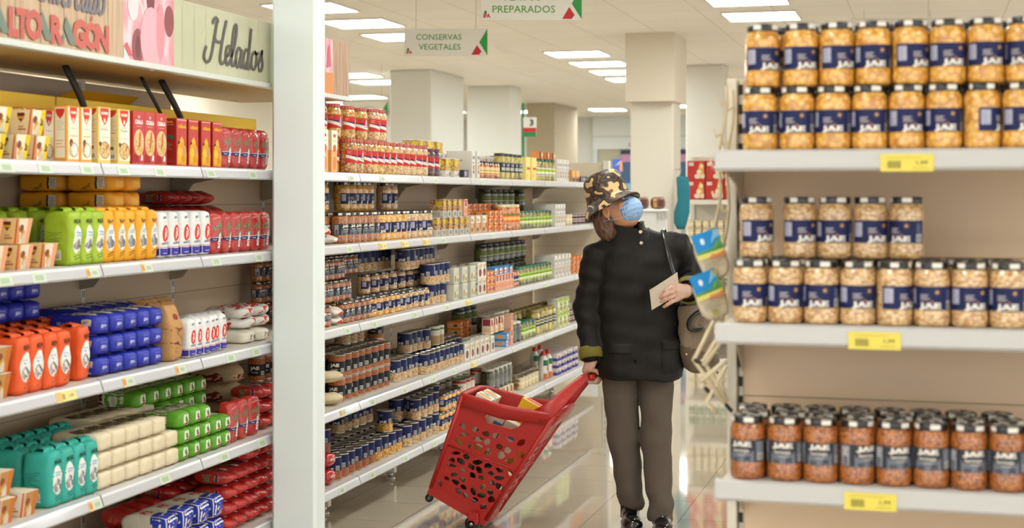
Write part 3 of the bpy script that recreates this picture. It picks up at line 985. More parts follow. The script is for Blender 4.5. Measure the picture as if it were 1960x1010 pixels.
def cup_pack(name, main, sleeve, band, photo, shieldcol='#6f1f1c'):
    """Two plastic cups side by side in a printed sleeve; the pack stands with one cup behind the other."""
    H = .074
    cup = MB()
    cups = []
    for x in (-.036, .036):
        cup = MB()
        cup.lathe([(.024, 0), (.027, .002), (.033, H - .008), (.0345, H - .006), (.0345, H - .002), (.032, H)], M('#e4ddd0', .35), 20, c=(x, 0, 0))
        cups.append(cup)
    sl = MB()

    def sf(p):
        x, y, z = p
        k = .82 + .18 * z / H
        return (x * k if x > 0 else x, y * k, z)
    sl.gridbox(.082, .068, H + .001, M(sleeve, .5), lambda p: sf((p[0] + .031, p[1], p[2])), (1, 1, 1), False)
    F, L, T = (lambda u, v, l: sf((.072 + l, u, v)), lambda u, v, l: sf((u, -.034 - l, v)), lambda u, v, l: (.03 - v, u, H + .001 + l))
    fr = [('r', -.034, .001, .010, H, photo), ('e', -.018, .045, .012, .012, '#8a4a2a'), ('e', -.006, .03, .012, .010, '#c8903c'), ('e', -.014, .02, .009, .008, '#e0b060'), ('p', [(-.034, .002), (-.026, .002), (-.030, .04), (-.034, .06)], '#dc6a3a')]
    fr += [('r', .010, .0, .034, H, band)] + ([('t', '2x', .022, .03, .02, .017, .05, '#2a2418')] if band.startswith('#ec') else [])
    sd = [shield(.03, .052, .013, .014, shieldcol), ('r', .018, .048, .042, .056, '#c99a2e'), ('r', .020, .023, .040, .026, '#a8683a'), ('r', .019, .014, .050, .019, '#b8704a'), ('p', [(.058, .0), (.068, .0), (.068, H), (.062, H)], '#dc6a3a')]
    paint(sl, fr, F, .0005)
    paint(sl, sd, L, .0005)
    return Proto(name, 'rice cups', (.146, .07, H + .002), sl, [('cup', cups[0]), ('cup', cups[1])])


P_cups = cup_pack('rice_cup_pack', '#fff', '#eed9ae', '#ecc31e', '#efe4cc')
P_cups2 = cup_pack('salad_cup_pack', '#fff', '#efc98c', '#e8a27a', '#e6d6bc')
P_cups3 = cup_pack('green_cup_pack', '#fff', '#6f9a3c', '#ecc31e', '#d8d2a8', '#3a6a2c')
P_cups4 = cup_pack('quinoa_cup_pack', '#fff', '#eadcc6', '#c8702c', '#b98a50')

# wares of the far half of the run
P_pumpkin = carton('pumpkin_soup_carton', 'soup carton', .06, .075, .19, '#e7a55c', [('r', -.037, .1, .037, .19, '#efe2cc'), ('e', 0, .165, .016, .008, '#c04a2a'), ('r', -.02, .14, .02, .143, '#b8a890'), ('e', .0, .108, .02, .016, '#d9622a'), ('e', .006, .12, .004, .006, '#4a7a3a'), ('e', .0, .045, .028, .04, '#e9b98a'), ('e', 0, .04, .022, .032, '#d98a4a')], [('r', -.03, .1, .03, .19, '#ecd9b8')])
P_nutbox = carton('nut_snack_tin', 'snack pack', .10, .10, .105, '#d8d2c6', [('r', -.05, .035, .05, .1, nuts), ('e', -.012, .08, .022, .02, '#dcc424'), ('r', -.045, .006, .02, .014, '#a8a49a'), ('r', .02, .008, .045, .028, '#7a6a8a')], [('r', -.05, .035, .05, .1, nuts), ('e', .02, .078, .02, .018, '#dcc424'), ('r', -.045, .006, .03, .016, '#a8a49a')])
P_nutpack = carton('mixed_nut_pack', 'snack pack', .075, .06, .1, '#cfcac0', [('r', -.03, .034, .03, .098, nuts2), ('e', -.006, .078, .018, .014, '#d6bc1e'), *lines(-.02, .02, .006, .028, 8, '#77726a', -1)], [('r', -.0375, .034, .0375, .098, nuts2), ('e', .01, .075, .02, .015, '#d6bc1e'), *lines(-.03, .02, .006, .028, 10, '#8a857c', -1)])
P_fito = carton('mushroom_carton', 'food carton', .05, .1, .105, '#dcc9a8', [('r', -.05, .0, .05, .105, '#c9a67c'), ('r', -.044, .06, .02, .1, '#e9e2d4'), ('t', 'fito', -.014, .068, .022, .045, .02, '#a86a3a'), ('e', .028, .04, .016, .022, '#b8643c'), ('e', -.02, .02, .024, .012, '#8a5a34')], [('r', -.02, .01, .02, .09, '#e4dac4')])
P_tuna = carton('orange_tuna_pack', 'tuna pack', .09, .085, .042, '#e0853c', [('r', -.04, .004, -.005, .036, '#e9b486'), ('e', .014, .022, .016, .014, '#7a3a52'), ('r', -.034, .012, -.012, .024, '#c8402a')], [('r', -.04, .006, .04, .034, '#e6a068'), ('e', .01, .02, .014, .010, '#4a6a3a')], [('r', -.04, -.04, .04, .04, '#e07a30')])
P_bluetuna = carton('blue_tuna_pack', 'tuna pack', .09, .085, .042, '#3a86c4', [('r', -.04, .004, .0, .036, '#dfe4e8'), ('e', .02, .02, .018, .014, '#e07a30'), ('r', -.036, .012, -.008, .022, '#c84a2a')], [('r', -.04, .006, .04, .034, '#7ab0d8'), ('e', .0, .02, .02, .012, '#e08a3a')], [('r', -.04, -.04, .04, .04, '#4a98d0')])
P_salmon = carton('salmon_carton', 'food carton', .05, .06, .1, '#e2a184', [('r', -.03, .05, .03, .1, '#e6b89e'), ('e', 0, .07, .016, .014, '#8a4a5a'), ('r', -.02, .084, .02, .094, '#b03a34'), ('e', 0, .03, .022, .016, '#d8906a')], [('r', -.02, .01, .02, .09, '#dcae94')])
P_garden = carton('vegetable_carton', 'food carton', .06, .075, .095, '#e0dccf', [('e', .0, .035, .024, .024, '#7a3426'), ('e', -.012, .03, .010, .01, '#a85a3a'), ('r', -.03, .066, .02, .07, '#6a9a5a'), ('r', -.03, .076, .01, .08, '#b04a34'), ('e', .02, .08, .01, .01, '#d8a030')], [('r', -.028, .006, .0, .09, '#cfe0b8'), ('r', .003, .062, .022, .07, '#4a7a3a'), ('r', .003, .05, .018, .054, '#6a8a5a'), ('e', .008, .03, .012, .014, '#c07a3a')])
P_redcream = carton('pink_pudding_carton', 'dessert carton', .06, .07, .095, '#e6d3b8', [('r', -.03, .05, .0, .09, '#8a2c34'), ('e', .012, .05, .016, .024, '#d8a070'), ('r', -.03, .01, .03, .024, '#dcae6a')], [('r', -.024, .05, .024, .092, '#9a3a40'), ('r', -.024, .01, .024, .035, '#e0b880')])
P_whitebox = carton('white_medicine_carton', 'white carton', .16, .055, .16, '#dcd8ce', [('r', -.02, .11, .018, .13, '#8f8c8a'), ('r', -.016, .05, .016, .075, '#b58a6a'), ('e', 0, .035, .014, .012, '#8a5a4a'), ('r', -.018, .084, .004, .094, '#77757c')], [('r', -.03, .1, .02, .106, '#8f8c88')])
P_pale = carton('pale_pudding_carton', 'dessert carton', .1, .13, .048, '#dcd5cc', [('r', -.05, .012, -.01, .036, '#b9aeb4'), ('e', .03, .026, .014, .012, '#a08a9a'), ('r', .0, .01, .02, .02, '#5a5058')], [('r', -.04, .012, .03, .034, '#c4b8b0'), ('e', .03, .024, .01, .01, '#c8907a')])
P_cheese = carton('yellow_breadcrumb_carton', 'food carton', .07, .12, .155, '#e6cf6c', [('p', [(-.058, .09), (.058, .1), (.058, .15), (-.058, .15)], '#ebd98a'), ('r', -.03, .07, .058, .085, '#c8443a'), ('e', -.02, .03, .02, .016, '#dcb84a')], [('r', -.03, .02, .03, .14, '#e9d88c')])
P_cuppot = None


def big_pot():
    mb = MB()
    R, H = .046, .088
    mb.lathe([(R * .76, 0), (R * .8, .002), (R * .97, H - .01), (R, H - .008), (R, H - .002), (R * .95, H), (.002, H - .001)], M('#d6d0c4', .35), 26)
    s = MB()

    def sf(p):
        return p
    s.box((.012, -.049, .0005), (.051, .049, H + .0012), M('#cfc9bb', .5))
    F, L, T = (lambda u, v, l: (.051 + l, u, v), None, None)
    paint(s, [('r', -.045, .004, .0, H - .004, '#c4ccb0'), ('t', '1', .02, .05, .02, .006, .03, '#3a3a36'), ('e', -.02, .03, .016, .02, '#b58a5a'), ('r', .01, .01, .04, .03, '#8aa06a')], F)
    return Proto('instant_meal_pot', 'meal pot', (.104, .1, H + .002), mb, [('printed_sleeve', s)])


P_pot = big_pot()
P_multi = carton('can_multipack', 'can pack', .08, .12, .105, '#d9d6c8', [('r', -.06, .0, .0, .105, '#a8bc3c'), ('e', -.03, .06, .022, .022, '#e4e0cc'), ('r', .0, .05, .06, .105, '#7a9a3a'), ('e', .03, .03, .02, .018, '#8a3a4a'), ('e', .03, .08, .016, .012, '#d8d4a8')], [('r', -.04, .086, .04, .09, '#b8b4a4')], [('r', -.05, -.03, .05, .03, '#c4bfae')])
P_bottle = None


def ketchup():
    mb = MB()
    mb.lathe([(.028, 0), (.034, .003), (.036, .03), (.033, .075), (.036, .11), (.030, .15), (.018, .172), (.016, .178)], M('#d8d4cc', .35, coat=.3), 22)
    l = MB()
    l.lathe([(.0172, .175), (.0185, .178), (.0165, .2), (.012, .206)], M('#c02a22', .35), 18)
    p = MB()
    f = cyl(.0365)
    paint(p, [('r', -.05, .105, .05, .145, '#2a6a48'), ('e', .0, .085, .02, .02, '#c83a2c'), ('r', -.05, .01, .05, .05, '#c06a3a'), ('e', 0, .035, .02, .014, '#e0b070')], lambda u, v, q: f(u, v, q + (.0 if v < .13 else -.002)), .0008)
    return Proto('sauce_bottle', 'sauce bottle', (.074, .074, .206), mb, [('cap', l), ('front_print', p)])


P_bottle = ketchup()
P_yog = carton('yogurt_tub_pack', 'yogurt pack', .1, .12, .05, '#d9d2cc', [('r', -.06, .0, .06, .022, '#3a3a8c'), ('e', -.02, .03, .018, .012, '#8a4a5a'), ('e', .03, .034, .014, .010, '#c8b8b0')], [('r', -.05, .0, .05, .022, '#4a4a9c')])
P_orpack = carton('orange_snack_pack', 'snack pack', .06, .09, .05, '#d9823c', [('r', -.04, .0, .0, .05, '#3a3430'), ('r', .01, .02, .04, .04, '#e9c8a0')])
P_darkpack = carton('dark_snack_pack', 'snack pack', .06, .08, .045, '#3c3a44', [('r', -.03, .01, .0, .035, '#b8b4c0'), ('e', .02, .02, .012, .012, '#8a5a6a')])
P_greenpack = carton('green_snack_pack', 'snack pack', .06, .08, .045, '#4a7a4a', [('r', -.03, .01, .0, .035, '#c8d0b0'), ('e', .02, .02, .012, .012, '#b03a3a')])
P_woodbox = carton('tan_cookie_carton', 'snack pack', .08, .12, .09, '#c08a50', [('r', -.05, .04, .05, .085, '#d8a868'), ('r', -.05, .0, .05, .03, '#6a4a34')])
# ------------------------------------------------------------------ the building
def floor_mat():
    m = bpy.data.materials.new('polished_tile')
    m.use_nodes = True
    nt = m.node_tree
    b = nt.nodes['Principled BSDF']
    tc = nt.nodes.new('ShaderNodeTexCoord')
    mp = nt.nodes.new('ShaderNodeMapping')
    mp.inputs['Location'].default_value = (-.12, .1, 0)
    br = nt.nodes.new('ShaderNodeTexBrick')
    br.offset = 0
    br.inputs['Color1'].default_value = (*lin('#bfb29f'), 1)
    br.inputs['Color2'].default_value = (*lin('#baad9a'), 1)
    br.inputs['Mortar'].default_value = (*lin('#7d6f5e'), 1)
    br.inputs['Scale'].default_value = 1.0
    br.inputs['Brick Width'].default_value = .41
    br.inputs['Row Height'].default_value = .41
    br.inputs['Mortar Size'].default_value = .0022
    nt.links.new(tc.outputs['Object'], mp.inputs[0])
    nt.links.new(mp.outputs[0], br.inputs['Vector'])
    nt.links.new(br.outputs['Color'], b.inputs['Base Color'])
    b.inputs['Roughness'].default_value = .055
    b.inputs['IOR'].default_value = 1.62
    b.inputs['Coat Weight'].default_value = .6
    b.inputs['Coat Roughness'].default_value = .03
    return m


def ceiling_mat():
    m = bpy.data.materials.new('ceiling_tile')
    m.use_nodes = True
    nt = m.node_tree
    b = nt.nodes['Principled BSDF']
    tc = nt.nodes.new('ShaderNodeTexCoord')
    br = nt.nodes.new('ShaderNodeTexBrick')
    br.offset = 0
    br.inputs['Color1'].default_value = (*lin('#f3efe6'), 1)
    br.inputs['Color2'].default_value = (*lin('#f0ece3'), 1)
    br.inputs['Mortar'].default_value = (*lin('#dcd5c6'), 1)
    br.inputs['Brick Width'].default_value = .6
    br.inputs['Row Height'].default_value = .6
    br.inputs['Mortar Size'].default_value = .006
    br.inputs['Scale'].default_value = 1.0
    nt.links.new(tc.outputs['Object'], br.inputs['Vector'])
    nt.links.new(br.outputs['Color'], b.inputs['Base Color'])
    b.inputs['Roughness'].default_value = .75
    return m


ZC = 3.0
o = MB().box((-9, -3.5, -.1), (12, 30.2, 0), floor_mat()).obj('floor')
struct(o)
o = MB().box((-9, -3.5, ZC), (12, 30.2, ZC + .1), ceiling_mat()).obj('ceiling')
struct(o)
wall_p = M('#cfc5b2', .7)
struct(MB().box((-9.1, -3.5, 0), (-9, 30.2, ZC), wall_p).obj('wall_left'))
struct(MB().box((-9, 27.6, 0), (12, 27.7, ZC), M('#d6d4cc', .6)).obj('wall_back'))

colw = M('#d7d6cd', .55)
col_g = M('#cfcabd', .55)


def pillar(name, x0, x1, y0, y1, m, z1=ZC, edge=.03):
    mb = MB()
    mb.bbox((x0, y0, 0), (x1, y1, z1), m, .012)
    return struct(mb.obj(name))


# the near white pillar standing in the line of the shelves
yp = 5.505
pillar('pillar_front', -2.545, -2.352, yp, yp + .105, M('#e2ebe9', .5))


def far_pillar(name, u0, u1, us, d, m):
    """Front face spans pixel columns u0..u1 at depth d; the +X side ends at us."""
    a, b2 = at_depth(u0, 375, d), at_depth(u1, 375, d)
    x0, y0 = a.x, (a.y + b2.y) / 2
    k = (u1 - 980) / FPX
    x1 = y0 * (k * CA - SA) / (CA + k * SA)
    k = (us - 980) / FPX
    dep = x1 * (CA + k * SA) / (k * CA - SA) - y0 if us > u1 else .5
    return pillar(name, x0, x1, y0, y0 + max(.3, min(dep, 1.6)), m)


far_pillar('pillar_west', 742, 826, 888, 17.7, M('#d4d3cb', .55))
far_pillar('pillar_middle', 890, 978, 998, 20.3, M('#d8d7cf', .55))
stone = ramp_mat('rough_stone', [(.3, '#a89a80'), (.7, '#c4b8a0')], 90, rough=.85, bump=.4)
far_pillar('pillar_stone', 1006, 1062, 1116, 24.0, stone)
far_pillar('pillar_aisle', 1204, 1289, 1303, 13.8, M('#d2cbbc', .5))
far_pillar('pillar_east', 1311, 1386, 1394, 17.0, M('#d2cec4', .55))
# ceiling bulkhead over the aisle pillar
o = MB().box((-2.69, 13.5, 2.37), (-2.235, 14.2, ZC), M('#d3c8b4', .6)).obj('trim_1')
struct(o)

# ------------------------------------------------------------------ ceiling lamps, 0.6 m panels set in the tile grid
panel_m = M(PANEL_COLOR, .5, emit=PANEL_STRENGTH)
frame_m = M('#d8d4c8', .5)
pm = MB()
pm.box((-.29, -.29, 0), (.29, .29, .012), panel_m)
fm = MB()
for a, b2 in (((-.305, -.305), (.305, -.29)), ((-.305, .29), (.305, .305)), ((-.305, -.29), (-.29, .29)), ((.29, -.29), (.305, .29))):
    fm.box((*a, -.004), (*b2, .012), frame_m)
P_lamp = Proto('ceiling_light', 'ceiling light', (.6, .6, .016), fm, [('lamp_panel', pm)])
LAMPS = []
for u, v in ((650, 14), (708, 45), (752, 70), (690, 144), (714, 158), (1104, 104), (1148, 123), (1170, 138), (1188, 152), (1163, 210), (1428, 1), (1458, 31), (1012, 214), (1303, 175), (1303, 185), (1303, 195)):
    p = at_depth(u, v, (ZC - .012 - EYE) * FPX / (375 - v))
    LAMPS.append((p.x, p.y))
lamp_spots = [(-4.72, 10.95), (-4.72, 12.05), (-4.75, 13.15), (-6.85, 17.2), (-6.95, 18.33), (-3.55, 15.25), (-3.57, 16.45), (-3.6, 17.6), (-3.65, 18.75), (-5.33, 25.2), (-6.81, 25.45),
              (-1.33, 11.4), (-1.33, 12.45), (-3.4, 21.07), (-3.5, 22.2), (-3.6, 23.4), (-3.7, 24.5)]
for x in (-1.33, 2.1):
    lamp_spots += [(x, -2.6 + 2.3 * k) for k in range(6)]
lamp_spots += [(-4.72, .6 + 2.3 * k) for k in range(4)]
lamp_spots += [(x, y) for x in (2.4, 4.8, 7.2, 9.6) for y in (13, 15.4, 17.8, 20.2, 22.6, 25)] + [(5.5, 3), (5.5, 7), (-8.2, 25), (-8.2, 21), (-8.2, 17), (-8.2, 14), (-8.2, 11), (-8.2, 8)]  # extra lamps added out of view to brighten the far hall and ceiling
LROW = ((-7.9, 'the outer left wall, added fill'), (-6.2, 'the far white pillars'), (-5.1, 'the shop front'), (-4.2, 'the long shelves'), (-3, 'the aisle pillar'), (0, 'the shopper aisle'), (2.3, 'the end cap'), (3, 'hall behind end cap, added fill'),
        (5, 'the second aisle, added fill'), (6, 'the aisle after it, added fill'), (8, 'the third aisle, added fill'), (99, 'the open side, added fill'))
nth = {}
for x, y in sorted(lamp_spots, key=lambda p: p[1]):
    nm = next(n for lim, n in LROW if x < lim)
    i = nth[nm] = nth.get(nm, -1) + 1
    put(P_lamp, (x, y, ZC - .012), 0, 'square white ceiling light above %s, %s from the near end' % (nm, ORD[i]), 'square ceiling lights')

# ------------------------------------------------------------------ the long shelves
steel = M('#d5d0c6', .4, coat=.2)
back_m = M('#c2ad92', .6)
rail_m = M('#bdbdc0', .3, coat=.3)
shelf_m = M('#cfc6b6', .45)
XB = -3.06                                   # back panel


def shelving(name, label, y0, y1, tall, shelves=SHELF_Z, feet=True, post=True):
    t = empty(name, (XB, y0, 0))
    tag(t, label, 'shelving', 'units of the long shelf run')
    W = y1 - y0
    bp = MB()
    bp.box((-.02, .032, .1), (0, W - .001, tall), back_m)
    for z in (.72, 1.09, 1.46):
        bp.box((0, .032, z), (.0015, W - .001, z + .003), M('#8d7f6c', .7))
    bp.obj('back_panel', t)
    u = MB()
    u.bbox((-.03, .001, 0), (.001, .031, tall + .01), steel, .002)
    for k in range(int(tall / .05)):
        u.box((.001, .008, .05 * k + .02), (.0016, .012, .05 * k + .045), M('#4a443c', .7))
        u.box((.001, .018, .05 * k + .02), (.0016, .022, .05 * k + .045), M('#4a443c', .7))
    if post:
        u.obj('upright', t)
    for i, z in enumerate(shelves):
        s = MB()
        s.bbox((.002, .003, z - .028), (XS - XB - .012, W - .003, z), shelf_m, .003)
        so = s.obj('shelf', t)
        r = MB()                              # sloping price rail
        x = XS - XB
        prof = [(x - .014, z + .002), (x + .004, z - .002), (x + .016, z - .036), (x + .012, z - .042), (x - .004, z - .042), (x - .014, z - .030)]
        r.prism(prof, .004, W - .004, rail_m)
        r.prism([(x + .0045, z - .0035), (x + .007, z - .0105), (x + .0072, z - .0105), (x + .0047, z - .0035)], .006, W - .006, M('#f2f2f2', .1, coat=1))
        r.obj('price_rail', so)
        if i < 4:
            for yy in (.004, W - .010):
                b2 = MB()
                b2.prism([(.002, z - .028), (.20, z - .028), (.20, z - .036), (.10, z - .056), (.05, z - .12), (.002, z - .13)], yy, yy + .005, M('#a99d89', .5))
                b2.obj('bracket', so)
    f = MB()
    f.bbox((.02, .002, .02), (XS - XB - .2, .03, .16), M('#cfc8ba', .45), .003)
    f.bbox((XS - XB - .2, .002, .035), (XS - XB - .15, .04, .16), M('#dad5ca', .4), .003)
    f.lathe([(.012, .012), (.012, .04)], tin, 12, c=(XS - XB - .175, .015, 0))
    f.lathe([(.024, 0), (.026, .003), (.022, .012), (.012, .014)], M('#b3aca0', .4, .5), 16, c=(XS - XB - .175, .015, 0))
    if feet:
        f.obj('foot', t)
    return t


JOINTS = [2.55, 3.4, 4.258, 4.942, 5.63, 6.513, 7.414, 8.266, 9.153, 9.997, 10.895, 11.56]
for i in range(len(JOINTS) - 1):
    y0, y1 = JOINTS[i], JOINTS[i + 1]
    tall = 1.925 if y1 < 6 else 1.62
    lab = ('white metal shelving bay, %s from the near end' % ORD[i]) if y1 < 6.6 else ('white metal shelving bay, %s past the white pillar' % ORD[i - 5])
    shelving('shelving_bay', lab, y0, y1, tall)
# panel closing the far end of the run
t = empty('shelf_end_panel', (-3.06, 11.6, 0))
tag(t, 'beige metal panel closing the far end of the long shelves', 'panel')
mb = MB()
mb.box((.0, 0, .1), (.56, .03, 1.765), M('#cbbfa8', .55))
for z in (.4, .75, 1.1, 1.45, 1.62):
    mb.box((.0, -.0012, z), (.56, 0, z + .003), M('#a5977f', .7))
mb.obj('panel_board', t)
mb = MB()
mb.bbox((.57, -.02, 0), (.62, .04, 1.78), steel, .002)
for k in range(34):
    mb.box((.585, -.0206, .05 * k + .03), (.593, -.02, .05 * k + .062), M('#3b352e', .7))
mb.obj('slotted_upright', t)

# ------------------------------------------------------------------ canopy with banner over the near shelves
t = empty('shelf_canopy', (XS, 0, 1.94))
tag(t, 'wooden canopy over the near shelves carrying the printed banner', 'canopy')
Y0, Y1 = 2.4, 6.42
mb = MB()
mb.box((-.56, Y0, 0), (-.012, Y1, .02), M('#b99e6e', .55))
mb.obj('underside_board', t)
mb = MB()
mb.bbox((-.03, Y0, -.004), (.008, Y1, .016), M('#cfd3ce', .35, coat=.2), .002)
mb.obj('edge_trim', t)
mb = MB()
mb.box((-.56, Y0, .02), (-.02, Y1, .25), M('#c9bfa8', .6))
mb.obj('canopy_box', t)
# the banner: planks, fruit ice, pale green field; its print colours are faded to carry haze
bn = MB()
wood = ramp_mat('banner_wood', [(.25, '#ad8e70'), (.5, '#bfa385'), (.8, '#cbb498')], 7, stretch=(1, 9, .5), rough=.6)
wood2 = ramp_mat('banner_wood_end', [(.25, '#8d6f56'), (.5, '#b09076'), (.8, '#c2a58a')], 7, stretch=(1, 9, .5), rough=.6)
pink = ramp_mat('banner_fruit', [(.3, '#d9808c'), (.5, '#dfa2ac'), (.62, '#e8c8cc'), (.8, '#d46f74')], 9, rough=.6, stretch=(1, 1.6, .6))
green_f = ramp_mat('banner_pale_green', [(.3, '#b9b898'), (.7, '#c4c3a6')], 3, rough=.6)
Yp = lambda u: y_at(u, XS)
B0, B1 = .016, .262
FB = lambda u, v, l: (-.008 + l, u, v)
bn.box((-.02, Y0, B0), (-.008, Y1, B1), M('#c9bfa8', .6))
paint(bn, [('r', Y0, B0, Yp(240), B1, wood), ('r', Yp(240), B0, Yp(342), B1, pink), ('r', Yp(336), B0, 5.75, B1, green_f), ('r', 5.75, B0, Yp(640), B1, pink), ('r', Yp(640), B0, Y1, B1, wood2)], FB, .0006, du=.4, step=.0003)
g = []
for k in range(16):
    yy = Y0 + .128 * k
    if yy < Yp(238):
        g.append(('r', yy, B0, yy + .002, B1, '#7d6248'))
for k in range(14):
    g.append(('r', Yp(352) + .09 * k, B0, Yp(352) + .09 * k + .0015, B1, '#adad8e'))
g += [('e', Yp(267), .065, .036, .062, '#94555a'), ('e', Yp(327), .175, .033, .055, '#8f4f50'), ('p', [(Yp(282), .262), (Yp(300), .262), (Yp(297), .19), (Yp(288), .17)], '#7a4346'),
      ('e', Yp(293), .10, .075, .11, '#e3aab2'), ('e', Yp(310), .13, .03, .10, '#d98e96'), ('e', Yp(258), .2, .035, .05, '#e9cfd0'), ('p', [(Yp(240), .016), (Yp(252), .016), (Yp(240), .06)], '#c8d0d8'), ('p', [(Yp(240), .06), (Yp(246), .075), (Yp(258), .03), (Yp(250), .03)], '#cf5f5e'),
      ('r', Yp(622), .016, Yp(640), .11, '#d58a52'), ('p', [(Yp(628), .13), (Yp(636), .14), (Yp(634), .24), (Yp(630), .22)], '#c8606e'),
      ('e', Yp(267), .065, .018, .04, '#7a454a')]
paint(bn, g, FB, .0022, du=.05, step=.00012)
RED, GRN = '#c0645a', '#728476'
letters = []
cu = {'L': 23, 'T': 45, 'O': 67, 'R': 112, 'G': 154, 'N': 198}


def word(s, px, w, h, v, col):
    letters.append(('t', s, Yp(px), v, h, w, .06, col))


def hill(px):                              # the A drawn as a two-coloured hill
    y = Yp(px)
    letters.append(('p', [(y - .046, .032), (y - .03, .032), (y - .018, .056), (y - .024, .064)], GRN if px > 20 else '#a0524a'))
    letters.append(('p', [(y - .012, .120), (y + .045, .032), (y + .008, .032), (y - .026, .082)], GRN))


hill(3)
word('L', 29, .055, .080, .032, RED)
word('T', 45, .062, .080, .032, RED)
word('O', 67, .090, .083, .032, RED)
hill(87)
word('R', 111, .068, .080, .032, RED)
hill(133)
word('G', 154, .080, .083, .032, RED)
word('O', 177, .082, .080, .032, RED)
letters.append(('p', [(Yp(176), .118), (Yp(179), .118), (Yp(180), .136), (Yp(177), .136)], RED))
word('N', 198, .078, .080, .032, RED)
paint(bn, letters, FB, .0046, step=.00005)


def brush(strokes, y0, v0, sy, sv, w, col, slant=.25):
    """Brush-script strokes, each a list of (x, y) points, painted as ribbons; thick on the way down."""
    m = M(col, .6)
    for k, s in enumerate(strokes):
        pts = []
        n = len(s)
        for i in range(n - 1):             # Catmull-Rom through the points
            p0, p1, p2, p3 = s[max(i - 1, 0)], s[i], s[i + 1], s[min(i + 2, n - 1)]
            for q in range(6):
                t = q / 6
                f = lambda a, b, c, d: .5 * ((2 * b) + (-a + c) * t + (2 * a - 5 * b + 4 * c - d) * t * t + (-a + 3 * b - 3 * c + d) * t ** 3)
                pts.append((f(p0[0], p1[0], p2[0], p3[0]), f(p0[1], p1[1], p2[1], p3[1])))
        pts.append(s[-1])
        P2 = [(y0 + (x + slant * y) * sy, v0 + y * sv) for x, y in pts]
        vs, fs = [], []
        for i, (y, v) in enumerate(P2):
            a, b2 = P2[max(i - 1, 0)], P2[min(i + 1, len(P2) - 1)]
            dx, dy = b2[0] - a[0], b2[1] - a[1]
            L = math.hypot(dx, dy) or 1
            ww = w * (.62 + .5 * max(0, abs(dy) / L - .3))
            vs += [FB(y - dy / L * ww, v + dx / L * ww, .0052 + k * .00004), FB(y + dy / L * ww, v - dx / L * ww, .0052 + k * .00004)]
        for i in range(len(P2) - 1):
            fs.append((2 * i, 2 * i + 1, 2 * i + 3, 2 * i + 2))
        bn.add(vs, fs, m)


H_ = [[(-.28, .35), (-.34, .1), (-.22, -.02), (-.08, .1), (.0, .5), (.06, .9), (.12, 1.02)], [(.0, .62), (.1, .5), (.3, .52)], [(.44, 1.05), (.36, .7), (.30, .3), (.30, .08), (.38, 0), (.46, .08)], [(-.1, .9), (-.02, 1.05), (.1, 1.02)]]


def sh(s, dx):
    return [[(x + dx, y) for x, y in q] for q in s]


e_ = [[(0, .2), (.1, .24), (.16, .38), (.08, .46), (0, .36), (0, .12), (.08, 0), (.2, .12)]]
l_ = [[(0, .2), (.1, .5), (.14, .9), (.08, 1.0), (.02, .8), (.0, .3), (.03, .05), (.1, 0), (.18, .12)]]
a_ = [[(.16, .42), (.06, .46), (-.02, .3), (.0, .06), (.08, .0), (.16, .2), (.19, .44)], [(.19, .44), (.17, .1), (.22, 0), (.3, .12)]]
d_ = [[(.16, .42), (.06, .46), (-.02, .3), (.0, .06), (.08, .0), (.16, .2), (.2, .5), (.22, 1.0)], [(.22, 1.0), (.18, .4), (.17, .08), (.22, 0), (.3, .12)]]
o_ = [[(.1, .46), (0, .36), (-.01, .12), (.08, 0), (.18, .1), (.2, .32), (.1, .46), (.16, .40), (.28, .44)]]
s_ = [[(0, .1), (.12, .46), (.14, .5), (.14, .36), (.2, .16), (.14, 0), (.02, .06)]]
W_ = '#5a544e'
yA, yB = Yp(392), Yp(508)
tot = 2.55
sy = (yB - yA) / tot
for st, dx in ((H_, .34), (e_, .86), (l_, 1.08), (a_, 1.30), (d_, 1.62), (o_, 1.96), (s_, 2.24)):
    brush(sh(st, dx), yA, .060, sy, .160, .0088, W_, .12)
m_ = [[(0, 0), (.03, .45)], [(.03, .3), (.12, .46), (.15, .3), (.14, 0)], [(.15, .3), (.25, .46), (.28, .3), (.28, .05), (.36, .05)]]
r_ = [[(0, 0), (.04, .48)], [(.04, .36), (.1, .46), (.18, .42)]]
c_ = [[(.18, .38), (.1, .46), (0, .32), (.02, .06), (.1, 0), (.2, .12)]]
yA, yB = Yp(80), Yp(204)
sy = (yB - yA) / 2.5
for st, dx in (([[(0, 0), (.02, .4)], [(.1, 0), (.12, .4)]], .0), (m_, .34), (e_, .80), (r_, 1.06), (c_, 1.30), (a_, 1.56), (d_, 1.88), (o_, 2.22)):
    brush(sh(st, dx), yA, .147, sy, .130, .0072, '#77737a', .12)
bn.obj('printed_banner', t)
# wall section behind the canopy ends; dark straps hang under it
for i, (u0, v0, u1, v1, dz) in enumerate(((124, 148, 139, 192, .02), (270, 168, 291, 210, .015), (308, 172, 326, 212, .02))):
    Xc = -2.80
    ya, yb = y_at(u0, Xc), y_at(u1, Xc)
    d = -Xc * SA + ya * CA
    za = 1.94
    zb = EYE - (v1 - 375) / FPX * d
    mb = MB()
    pts = []
    for k in range(9):
        q = k / 8
        pts.append((Xc + .05 * math.sin(q * PI * .5), ya + (yb - ya) * (q ** 1.6), za + (zb - .04 - za) * q))
    mb.tube(pts, .012 if i != 1 else .007, M('#26241f', .5), 8)
    tag(mb.obj('cable_strap'), 'dark curved strap hanging from the canopy underside, %s from the near end' % ORD[i], 'strap', 'straps under the canopy')

# ------------------------------------------------------------------ yellow trays behind the top shelf goods
ym = M('#f7cd2c', .5)


